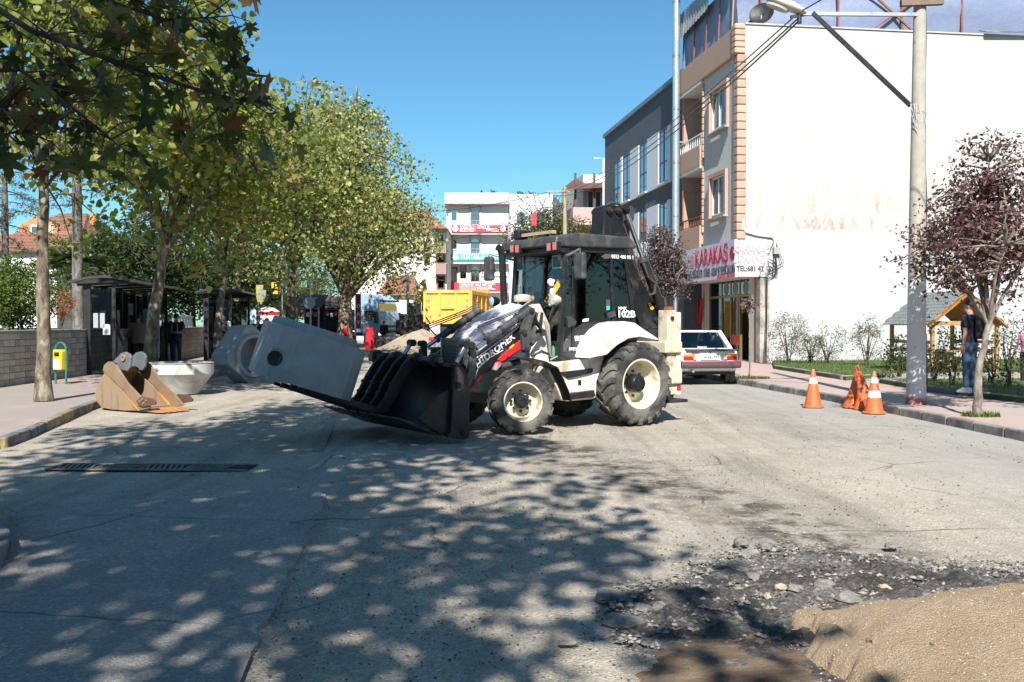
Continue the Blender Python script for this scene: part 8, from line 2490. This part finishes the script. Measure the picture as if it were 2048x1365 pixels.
def grow(name, label, cat, base, trunk, crowns, n_cl, per, sigma, size, kind, lm, bark, group=None, seed=1, limbs=7, r0=.15, keep=None, up=.55, twig=True, hang=False, shell=.35):
    """trunk: points (relative to base); crowns: (centre, radii); clusters of leaves on twigs on limbs"""
    rng = np.random.default_rng(seed); rn = random.Random(seed)
    t = thing(name, label, cat, base, 0, group)
    bx_ = Vector(base)
    mb = MB()
    tr = [Vector(p) for p in trunk]; nT = len(tr)
    fine = []
    for a, b in zip(tr[:-1], tr[1:]):
        for q in range(3): fine.append(a + (b - a) * (q / 3) + Vector((rn.uniform(-.02, .02), rn.uniform(-.02, .02), 0)))
    fine.append(tr[-1])
    rr_ = [r0 * (1.28 if i == 0 else 1.0) * (1 - .5 * i / len(fine)) for i in range(len(fine))]
    mb.tube(fine, rr_, 14)
    mb.build('trunk', bark, t, smooth=60)
    nodes = []
    br = MB()
    top = tr[-1]
    cl = []
    for ci, (c, r) in enumerate(crowns):
        c, r = np.array(c), np.array(r)
        m = int(n_cl * np.prod(r) / sum(np.prod(np.array(q[1])) for q in crowns)) + 1
        cnt = 0; tries = 0
        while cnt < m and tries < m * 30:
            tries += 1
            d = rng.normal(size=3); d /= np.linalg.norm(d)
            u = shell + (1 - shell) * rng.random() ** .45
            if rng.random() < .25: u = rng.random() * .8
            f = 1 + .32 * hnoise(d[0] * 2.6 + seed, d[1] * 2 + d[2] * 1.5, seed)
            p = c + d * r * u * f
            if p[2] + base[2] < 1.9: continue
            if keep and not keep(p + np.array(base)): continue
            cl.append(p); cnt += 1
        for k in range(limbs):
            a = 2 * math.pi * (k + rn.random() * .6) / limbs
            e = Vector(c) + Vector((r[0] * .72 * math.cos(a), r[1] * .72 * math.sin(a), r[2] * rn.uniform(-.35, .75)))
            if k == 0: e = Vector(c) + Vector((0, 0, r[2] * .8))
            if keep and not keep(np.array(e) + np.array(base)) : continue
            s0 = top - Vector((0, 0, rn.uniform(0, .12) * top.z))
            mid = s0 + (e - s0) * .5 + Vector((rn.uniform(-.25, .25), rn.uniform(-.25, .25), .12 * (e - s0).length))
            pth = [s0, s0 + (mid - s0) * .5 + Vector((0, 0, .05)), mid, mid + (e - mid) * .5, e]
            rad = r0 * .5 * rn.uniform(.7, 1.1)
            br.tube(pth, [rad, rad * .8, rad * .6, rad * .4, rad * .18], 7)
            for i in range(4):
                for q in range(4): nodes.append(pth[i] + (pth[i + 1] - pth[i]) * q / 4)
    cl = np.array(cl)
    if nodes and twig:
        na = np.array([list(x) for x in nodes])
        for p in cl:
            j = int(np.argmin(np.sum((na - p) ** 2, axis=1)))
            a, b = nodes[j], Vector(p)
            if (b - a).length > 2.4 and rn.random() < .6: continue
            m_ = (a + b) / 2 + Vector((rn.uniform(-.12, .12), rn.uniform(-.12, .12), rn.uniform(0, .15)))
            br.tube([a, m_, b], [.022 + r0 * .04, .014 + r0 * .02, .006], 4, caps=False)
    br.build('branches', bark, t, smooth=60, fix=False)['kind'] = 'stuff'
    pos = np.repeat(cl, per, axis=0) + rng.normal(size=(len(cl) * per, 3)) * np.array([sigma, sigma, sigma * .62])
    if keep:
        ok = np.array([keep(p + np.array(base)) for p in pos]); pos = pos[ok]
    V_, F_ = leaves(pos, size, kind, rng, up)
    o = obj('crown', tri_mesh('crown', V_, F_), lm, t); o['kind'] = 'stuff'
    return t
def bark_mat(name, c0, c1, c2, scale=5):
    m, nt, b = nodes_of(name)
    v = coords(nt, 'Object', (1, 1, .45))
    f = noise(nt, v, scale, 5, .6, .6)
    c = ramp(nt, f, [(.38, c0), (.5, c1), (.62, c2)], 'EASE')
    nt.links.new(c, b.inputs['Base Color']); b.inputs['Roughness'].default_value = .9
    bump(nt, b, noise(nt, coords(nt, 'Object', (1, 1, .3)), 22, 5, .7), .6, .02)
    return m
M_BPLANE = bark_mat('plane_bark', (.06, .044, .028), (.15, .12, .08), (.27, .235, .17), 7)
M_BDARK = bark_mat('dark_bark', (.03, .024, .018), (.07, .055, .04), (.12, .1, .08))
M_BPLUM = bark_mat('plum_bark', (.12, .1, .085), (.2, .17, .145), (.28, .25, .21), 9)
M_BPINE = bark_mat('pine_bark', (.07, .06, .055), (.13, .115, .105), (.2, .185, .17))
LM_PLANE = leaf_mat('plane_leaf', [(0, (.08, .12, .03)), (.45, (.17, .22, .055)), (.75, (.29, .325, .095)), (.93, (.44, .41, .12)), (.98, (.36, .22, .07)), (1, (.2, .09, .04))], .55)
LM_PLANE_SHADED = leaf_mat('shaded_plane_leaf', [(0, (.028, .055, .015)), (.6, (.07, .105, .026)), (.86, (.13, .14, .03)), (.94, (.18, .09, .03)), (1, (.11, .04, .02))], .3)  # darker copy of the plane leaf, shade put into the colour
LM_PLANE2 = leaf_mat('plane_leaf_far', [(0, (.09, .125, .045)), (.4, (.2, .245, .085)), (.75, (.34, .375, .14)), (.95, (.5, .47, .17)), (1, (.34, .22, .09))], .38)
LM_DARKG = leaf_mat('dark_leaf', [(0, (0.015, 0.035, 0.010)), (.7, (0.037, 0.069, 0.018)), (1, (0.075, 0.106, 0.025))], .25, .4)
LM_MIDG = leaf_mat('mid_leaf', [(0, (0.053, 0.090, 0.018)), (.7, (0.105, 0.158, 0.033)), (1, (0.195, 0.225, 0.053))], .35)
LM_PLUM = leaf_mat('plum_leaf', [(0, (.055, .026, .031)), (.6, (.115, .056, .06)), (.9, (.2, .105, .1)), (1, (.26, .16, .14))], .25, .4)
LM_PLUMG = leaf_mat('grey_plum_leaf', [(0, (.05, .035, .036)), (.6, (.11, .08, .08)), (1, (.19, .15, .14))], .25, .4)
LM_DRY = leaf_mat('dry_leaf', [(0, (.22, .08, .025)), (.7, (.36, .15, .05)), (1, (.42, .22, .09))], .3)
LM_OLEA = leaf_mat('oleander_leaf', [(0, (0.055, 0.077, 0.033)), (.6, (0.110, 0.143, 0.066)), (.9, (0.176, 0.187, 0.099)), (.97, (0.330, 0.110, 0.077)), (1, (0.385, 0.066, 0.066))], .3)
LM_PINE = leaf_mat('pine_needle', [(0, (.02, .03, .018)), (.7, (.045, .06, .03)), (1, (.09, .09, .05))], .2)

# the tree whose boughs hang over the viewer: keep it out of the middle of the picture
def over_keep(p):
    x, y, z = p
    # right limit of its shade
    gy = y + z / math.tan(SUN_EL)
    lim = 1.2 - .06 * (gy - 5) if gy < 11.5 else (.1 if gy < 15 else -1.2)
    if x < -7.2 or (gy > 16.6 and x < -5.6): return False
    if x > lim: return False
    if y > 0 and abs(x / max(y, .01)) < .58:
        py = CY - F_PX * (z - CAM_H) / y - 35
        px = CX + F_PX * x / y
        if py > -60:                                     # would be in the picture
            return False
    if y < 1.5 and z < 3.2: return False
    return True
grow('plane_tree', 'near plane tree whose shaded boughs hang into the upper left corner', 'tree', (-4.6, 1.2, KH), [(0, 0, 0), (.05, 0, 2.6), (.15, .05, 5.6)],
     [((1.9, -1.6, 9.0), (4.9, 6.6, 2.8)), ((1.2, -6.5, 8.6), (4.6, 4.2, 2.4)), ((1.6, 2.6, 9.4), (3.6, 3.2, 2.0)), ((2.2, 2.2, 9.0), (2.8, 3.2, 1.8)), ((2.6, 3.0, 9.6), (2.2, 2.6, 1.6)), ((.2, 4.0, 9.6), (3.2, 2.2, 2.0))], 215, 84, .44, .19, 'lobed', LM_PLANE_SHADED, M_BPLANE, 'plane trees along the left pavement', seed=5, limbs=9, r0=.24, keep=over_keep, shell=.1)
# the bough in the corner: large leaves seen close
def bough():
    t = thing('plane_bough', 'dark bough with large lobed leaves hanging closest in the upper left corner', 'bough', (0, 0, 0))
    rn = random.Random(31); rng = np.random.default_rng(31)
    br = MB(); pos = []
    main = [V(-220, -120, 3.9), V(60, 60, 4.1), V(220, 120, 4.3), V(360, 170, 4.5), V(460, 196, 4.6), V(505, 206, 4.65)]
    m2 = [V(-200, 150, 3.9), V(40, 140, 4.1), V(150, 220, 4.2), V(260, 310, 4.3)]
    m3 = [V(-50, -140, 4.2), V(180, -10, 4.4), V(330, 40, 4.6), V(430, 35, 4.7)]
    m4 = [V(-200, 230, 4.0), V(0, 210, 4.1), V(70, 270, 4.2)]
    m5 = [V(60, -120, 4.5), V(310, -40, 4.7), V(440, -25, 4.8)]
    for path, r_ in ((main, .016), (m2, .012), (m3, .013), (m4, .01), (m5, .012)):
        br.tube(path, [r_ * (1 - .75 * i / (len(path) - 1)) for i in range(len(path))], 6)
        for i in range(len(path) - 1):
            for q in range(9):
                p = path[i] + (path[i + 1] - path[i]) * (q + rn.random()) / 9
                for z in range(rn.choice((1, 1, 2, 3))):
                    e = p + Vector((rn.uniform(-.26, .26), rn.uniform(-.25, .25), rn.uniform(-.26, .16)))
                    br.tube([p, (p + e) / 2 + Vector((0, 0, .02)), e], [.005, .003, .002], 4, caps=False)
                    pos.append(list(e))
    br.build('twigs', M_BDARK, t, smooth=60, fix=False)['kind'] = 'stuff'
    V_, F_ = leaves(np.array(pos), .132, 'plane', rng, .3, .7)
    o = obj('leaves', tri_mesh('leaves', V_, F_), LM_PLANE_SHADED, t); o['kind'] = 'stuff'
    fb = bmesh.new()
    for k in range(14):
        p = V(rn.uniform(0, 130), rn.uniform(120, 330), 4.2); bmesh.ops.create_icosphere(fb, subdivisions=2, radius=.016, matrix=Matrix.Translation(p))
    me = bpy.data.meshes.new('seed_balls'); fb.to_mesh(me); fb.free()
    obj('seed_balls', me, mat('seed_ball', (.14, .07, .035), .95, bstr=1, bscale=300), t)['kind'] = 'stuff'
bough()
GRP = 'plane trees along the left pavement'
def clear_sky(p):
    """crowns of the row stop where the photograph shows open sky"""
    x, y, z = p
    if y <= 0: return True
    px = CX + F_PX * x / y; py = CY - F_PX * (z - CAM_H) / y - 35
    lim = float(np.interp(py, [0, 150, 168, 200, 235, 300, 360, 430, 520, 560], [500, 508, 690, 735, 775, 830, 878, 888, 885, 850]))
    lim += 22 * hnoise(z * 2.1, x * 1.7 + y, 3)
    return px < lim
def row(label, base, trunk, crowns, n, seed, size=.16, r0=.15, per=27, kind='lobed', lm=LM_PLANE, sig=.36, bark=M_BPLANE, limbs=8):
    return grow('plane_tree', label, 'tree', base, trunk, crowns, n, per, sig, size, kind, lm, bark, GRP, seed=seed, limbs=limbs, r0=r0, keep=clear_sky, up=.22)
p = G(88, 802, KH)
row('straight mottled plane tree on the left pavement beside the yellow bin', (p.x, p.y, KH), [(0, 0, 0), (.0, 0, 1.5), (.02, 0, 3.2), (.05, 0, 4.6)], [((.6, .3, 7.4), (3.5, 3.4, 3.3))], 340, 42, r0=.145)
row('leaning mottled plane tree at the near bus shelter', (-9.35, 24.4, KH), [(0, 0, 0), (.12, 0, 1.4), (.3, 0, 2.6), (.5, 0, 3.8)], [((1.0, .3, 6.3), (3.2, 3.2, 2.7))], 270, 43, r0=.19)
row('slim plane tree standing behind the leaning concrete ring', (-9.65, 31.0, KH), [(0, 0, 0), (.1, 0, 1.6), (.3, 0, 3.4)], [((.8, .3, 6.4), (3.2, 3.2, 2.9))], 270, 44, r0=.15)
row('dark trunked tree left of the grey sign back', (-9.35, 40.0, KH), [(0, 0, 0), (.05, 0, 2), (.1, 0, 4)], [((.8, .3, 7.6), (3.9, 3.9, 3.6))], 330, 45, r0=.26, size=.16, per=38, lm=LM_PLANE2, sig=.42, bark=M_BDARK)
row('thick old plane tree with pale peeling trunk beside the round sign', (-9.7, 55.0, KH), [(0, 0, 0), (.05, 0, 1.5), (.1, 0, 3.2)], [((-.6, 0, 8.6), (4.9, 4.5, 4.8)), ((2.6, 0, 6.6), (3.6, 3.6, 3.0)), ((.6, 0, 12.6), (2.8, 2.6, 2.4)), ((1.3, 0, 14.3), (.9, .9, 1.9)), ((-.6, 0, 14.2), (.8, .8, 1.7))], 720, 46, r0=.52, size=.16, per=40, lm=LM_PLANE2, sig=.5, limbs=10)
row('tall plane tree whose top rises highest behind the others', (-14.5, 50.0, KH), [(0, 0, 0), (0, 0, 2.5), (.1, 0, 5)], [((1.2, 0, 8.4), (4.4, 4.2, 4.6))], 360, 47, r0=.3, size=.15, lm=LM_PLANE2, sig=.5, per=40)
# park trees and shrubs
def shrub(name, label, cat, base, c, r, n, per, sig, size, kind, lm, bark=M_BDARK, seed=1, group=None, stems=5, up=.45):
    rn = random.Random(seed); rng = np.random.default_rng(seed)
    t = thing(name, label, cat, base, 0, group)
    br = MB(); pts = []
    for k in range(stems):
        a = rn.uniform(0, 6.28); e = Vector(c) + Vector((r[0] * .6 * math.cos(a), r[1] * .6 * math.sin(a), r[2] * rn.uniform(.1, .8)))
        br.tube([(rn.uniform(-.06, .06), rn.uniform(-.06, .06), 0), (e * .5) + Vector((rn.uniform(-.05, .05), rn.uniform(-.05, .05), .1 * r[2])), e], [.02, .014, .005], 5)
    br.build('stems', bark, t, smooth=60)['kind'] = 'stuff'
    while len(pts) < n:
        d = rng.normal(size=3); d /= np.linalg.norm(d)
        p = np.array(c) + d * np.array(r) * (.35 + .65 * rng.random() ** .4) * (1 + .18 * hnoise(d[0] * 2 + seed, d[1] * 2 + d[2], seed))
        if p[2] > .05: pts.append(p)
    pos = np.repeat(np.array(pts), per, axis=0) + rng.normal(size=(n * per, 3)) * sig
    V_, F_ = leaves(pos, size, kind, rng, up)
    o = obj('foliage', tri_mesh('foliage', V_, F_), lm, t); o['kind'] = 'stuff'
    return t
PK = ZP - .07
q = V(45, 640, 26.5); shrub('shrub', 'large glossy rounded shrub on the park ground at the left edge', 'shrub', (q.x, 26.5, PK), (0, 0, 1.15), (.95, .95, .95), 200, 34, .13, .09, 'oval', LM_MIDG, seed=2)
q = V(-10, 640, 24.5); shrub('shrub', 'glossy shrub cut by the left picture edge', 'shrub', (q.x - .5, 25.5, PK), (0, 0, 1.0), (.8, .8, .85), 130, 34, .13, .09, 'oval', LM_MIDG, seed=3)
q = V(121, 640, 32); shrub('dry_bush', 'clipped round bush of dry orange leaves on the park ground', 'shrub', (q.x, 32, PK), (0, 0, .95), (.42, .42, .48), 80, 34, .07, .055, 'oval', LM_DRY, seed=4)
for k, (px, Y, cz, rx, rz_, nn, lbl) in enumerate(((250, 44, 2.8, 2.2, 2.0, 260, 'dark evergreen tree rising behind the near bus shelter'), (385, 46, 2.3, 2.4, 2.1, 300, 'dark evergreen tree above the white balustrade'), (470, 54, 3.0, 2.6, 2.4, 260, 'dark evergreen tree behind the far bus shelter'), (325, 52, 4.0, 3.0, 3.0, 300, 'tall dark evergreen tree deep in the park'), (560, 66, 3.4, 3.4, 2.6, 260, 'mid green tree behind the kiosk'), (620, 72, 3.6, 3.4, 3.0, 260, 'dark tree behind the market stalls'), (500, 74, 4.0, 3.6, 3.4, 260, 'mid green tree between the dark evergreen and the kiosk'), (180, 56, 3.6, 3.0, 2.6, 240, 'mid green tree behind the palm'))):
    q = V(px, 640, Y)
    grow('park_tree', lbl, 'tree', (q.x, Y, PK if Y < 58 else 0), [(0, 0, 0), (.05, 0, cz * .35), (0, 0, cz * .7)], [((0, 0, cz), (rx, rx, rz_))], nn, 34, .3, .17, 'oval', LM_DARKG if k in (0, 1, 2, 3) else LM_MIDG, M_BDARK, 'park trees', seed=60 + k, limbs=6, r0=.14)
# straight grey trunk with sparse conifer boughs
def conifer(label, px, Y, r0, hh, z0, seed, n):
    q = V(px, 640, Y); rn = random.Random(seed); rng = np.random.default_rng(seed)
    t = thing('pine_tree', label, 'tree', (q.x, Y, PK), 0, 'pines in the park')
    MB().tube([(0, 0, 0), (.0, 0, hh * .5), (0, 0, hh)], [r0 * 1.1, r0 * .85, r0 * .3], 14).build('trunk', M_BPINE, t, smooth=60)
    br = MB(); pts = []
    for k in range(n):
        z = z0 + (hh - z0) * k / n; a = rn.uniform(0, 6.28); L_ = rn.uniform(1.4, 2.6) * (1 - .5 * k / n)
        e = Vector((L_ * math.cos(a), L_ * math.sin(a), z - .25 * L_)); s0 = Vector((0, 0, z))
        br.tube([s0, (s0 + e) / 2 + Vector((0, 0, .12)), e], [.03, .018, .006], 5)
        for i in range(26):
            f = .3 + .7 * rng.random(); p = s0 + (e - s0) * f
            pts.append([p.x + rng.normal() * .12, p.y + rng.normal() * .12, p.z + .1 * math.sin(f * 3) + rng.normal() * .05])
    br.build('branches', M_BPINE, t, fix=False)['kind'] = 'stuff'
    pos = np.repeat(np.array(pts), 7, axis=0) + rng.normal(size=(len(pts) * 7, 3)) * .06
    V_, F_ = leaves(pos, .13, 'narrow', rng, .3, .5)
    o = obj('crown', tri_mesh('crown', V_, F_), LM_PINE, t); o['kind'] = 'stuff'
conifer('pine with straight grey trunk rising beside the palm', 156, 34.5, .19, 11, 4.6, 5, 34)
conifer('thin pale trunked pine at the left edge with sparse grey needles', 12, 40, .16, 9.5, 3.2, 6, 40)
# palm
q = V(152, 640, 37)
pm = thing('palm', 'low fan palm spreading dark fronds behind the near shelter', 'palm', (q.x, 37, PK))
MB().tube([(0, 0, 0), (.02, 0, 1.2), (0, 0, 2.3)], [.2, .17, .14], 12).build('trunk', M_BDARK, pm, smooth=60)
rn = random.Random(12)
for k in range(18):
    a = 2 * math.pi * k / 18 + rn.uniform(-.15, .15); el = rn.uniform(-.15, .9)
    d = Vector((math.cos(a) * math.cos(el), math.sin(a) * math.cos(el), math.sin(el)))
    s0 = Vector((0, 0, 2.3)); e = s0 + d * rn.uniform(.55, .85)
    mb = MB(); mb.tube([s0, e], [.018, .012], 5)
    sd = d.cross(Vector((0, 0, 1))).normalized(); upf = sd.cross(d)
    for j in range(15):
        t_ = R(-75 + 150 * j / 14); f = (d * math.cos(t_) + sd * math.sin(t_)) * .75
        tip = e + f + Vector((0, 0, -.22)); w_ = (sd * math.cos(t_) - d * math.sin(t_)) * .028
        mid = e + f * .55 + Vector((0, 0, -.03))
        mb.add([e, mid + w_, tip, mid - w_], [(0, 1, 2), (0, 2, 3)])
    mb.build('frond', LM_DARKG, pm, fix=False)

# right side: purple plums, shrubs on the lawn
p = G(1958, 832, KH)
def frame_pt(px, py, Y): q_ = V(px, py, Y); return (q_.x - p.x, q_.y - p.y, q_.z - KH)
grow('plum_tree', 'young purple leaved plum tree on the right pavement by the pole', 'tree', (p.x, p.y, KH), [(0, 0, 0), frame_pt(1956, 780, p.y), frame_pt(1962, 720, p.y), frame_pt(1978, 645, p.y)],
     [((.06, .1, 2.75), (1.12, 1.1, .95)), ((.2, .1, 3.5), (.7, .6, .85))], 400, 25, .12, .078, 'oval', LM_PLUM, M_BPLUM, 'purple plum trees', seed=71, limbs=6, r0=.075, shell=.15, up=.3)
q = V(1328, 640, 32.5)
grow('plum_tree', 'bushy purple leaved plum tree behind the loader by the restaurant', 'tree', (q.x, 32.5, KH), [(0, 0, 0), (.02, 0, 1.1), (.04, 0, 2.1)], [((0, 0, 3.2), (.98, .98, 1.05)), ((-.1, 0, 4.0), (.6, .6, .8))], 300, 42, .15, .09, 'oval', LM_PLUMG, M_BPLUM, 'purple plum trees', seed=72, limbs=8, r0=.07, shell=.15, up=.3)
p = G(1499, 757, KH)
grow('sapling', 'thin staked sapling with few purple leaves before the restaurant door', 'tree', (p.x, p.y, KH), [(0, 0, 0), (.01, 0, .9), (-.02, 0, 1.7)], [((-.04, 0, 1.95), (.3, .25, .25))], 22, 9, .07, .08, 'oval', LM_PLUM, M_BPLUM, 'purple plum trees', seed=73, limbs=3, r0=.022, up=.3)
q = V(1090, 640, 66)
grow('street_tree', 'green tree with pale flowers showing above the loader roof', 'tree', (q.x, 66, 0), [(0, 0, 0), (0, 0, 2.5), (.1, 0, 5)], [((0, 0, 7.7), (2.7, 2.2, 1.7))], 260, 34, .3, .2, 'oval', LM_OLEA, M_BDARK, seed=74, limbs=7, r0=.15)
LZ = KH + .085
for k, (px, Y, h, r_, n, lbl) in enumerate(((1577, 33.2, 1.75, .62, 60, 'tall oleander with red flowers at the wall, beside the shop'), (1622, 33.0, 1.0, .4, 24, 'low thin shrub right of the oleander'), (1655, 32.6, 1.35, .6, 26, 'open leggy shrub in the middle of the blank wall'), (1735, 31.0, 1.5, .55, 34, 'leafy shrub on a stake before the blank wall'), (1800, 24.6, 1.0, .45, 30, 'dark rose bush just left of the lamp pole'))):
    q = V(px, 640, Y); shrub('wall_shrub', lbl, 'shrub', (q.x, Y, LZ), (0, 0, h * .55), (r_, r_ * .8, h * .5), n, 30, .1, .12 if k < 4 else .08, 'narrow' if k < 4 else 'oval', LM_OLEA if k < 4 else LM_DARKG, seed=80 + k, group='shrubs before the blank wall', stems=7)
for k, (px, Y, h, r_, n, lbl) in enumerate(((1868, 22.6, 1.35, .35, 34, 'rose bush with dark leaves directly right of the lamp pole'), (1905, 21.4, 1.15, .4, 30, 'rose bush between lamp pole and standing man'), (1985, 22.0, 1.0, .4, 26, 'rose bush right of the plum trunk'), (2015, 21.0, 1.5, .45, 36, 'tall rose bush before the child at the right edge'))):
    q = V(px, 640, Y); shrub('rose_bush', lbl, 'shrub', (q.x, Y, LZ), (0, 0, h * .55), (r_, r_, h * .48), n, 18, .1, .075, 'oval', LM_DARKG if k < 3 else LM_OLEA, seed=90 + k, group='rose bushes on the lawn', stems=6)

# trees beside the viewer on the right: they shade the lawn and show in the cab glass
for k, (x, y, h, r_, lbl) in enumerate(((10.1, 12.0, 8.0, 1.9, 'lawn tree beyond the right picture edge that shades the standing man'), (15.5, 6.5, 6.0, 2.6, 'nearer lawn tree beyond the right picture edge'), (21, 9.0, 6.5, 3.0, 'farther lawn tree beyond the right picture edge'), (17, 1.0, 6.0, 2.8, 'lawn tree beside the viewer'))):
    grow('lawn_tree', lbl, 'tree', (x, y, KH), [(0, 0, 0), (.05, 0, h * .3), (0, 0, h * .55)], [((0, 0, h * .78), (r_, r_, r_ * .85))], 170, 36, .32, .16, 'oval', LM_MIDG, M_BDARK, 'lawn trees out of the picture', seed=110 + k, limbs=6, r0=.13)
for k, (x, y, w, d, h, m, lbl) in enumerate(((-26, -30, 22, 9, 8.5, M_CREAM, 'unseen pale house added behind the viewer on the left'), (-1, -31, 20, 9, 9.5, M_OCHRE, 'unseen ochre house added behind the viewer'), (24, -12, 10, 24, 8.0, M_PEACH, 'peach house beside the viewer on the right'))):  # rear two are unseen, added to fill reflections and cut low sky light
    hs_ = thing('street_or_added_house', lbl, 'house', (x, y, 0))
    MB().box(0, w, -d, 0, 0, h).build('wall', m, hs_)
    MB().add([(-.5, -d - .5, h), (w + .5, -d - .5, h), (w + .5, .5, h), (-.5, .5, h), (w * .25, -d / 2, h + 2.2), (w * .75, -d / 2, h + 2.2)], [(0, 1, 5, 4), (1, 2, 5), (2, 3, 4, 5), (3, 0, 4), (3, 2, 1, 0)]).build('roof', M_TILE, hs_)
    for fl_ in range(2):
        for j in range(int(w / 3)):
            MB().box(1 + 3 * j, 2.3 + 3 * j, .01, .05, 1.2 + 3.2 * fl_, 2.7 + 3.2 * fl_).build('window', M_PANE, hs_)
        if k == 2:
            for j in range(int(d / 3)): MB().box(-.05, -.01, -d + 1 + 3 * j, -d + 2.3 + 3 * j, 1.2 + 3.2 * fl_, 2.7 + 3.2 * fl_).build('window', M_PANE, hs_)

grow('plane_tree', 'unseen plane tree added behind the viewer to block sky light', 'tree', (-5.2, -7.5, KH), [(0, 0, 0), (.05, 0, 2.6), (.1, .05, 5.4)], [((1.6, -1.5, 8.8), (5.0, 5.0, 2.6))], 150, 80, .46, .2, 'lobed', LM_PLANE_SHADED, M_BPLANE, GRP, seed=131, limbs=8, r0=.22, keep=lambda p: over_keep(p) and p[1] + p[2] / math.tan(SUN_EL) < 3.4, shell=.1)  # unseen tree, added to keep sky light out of the shade
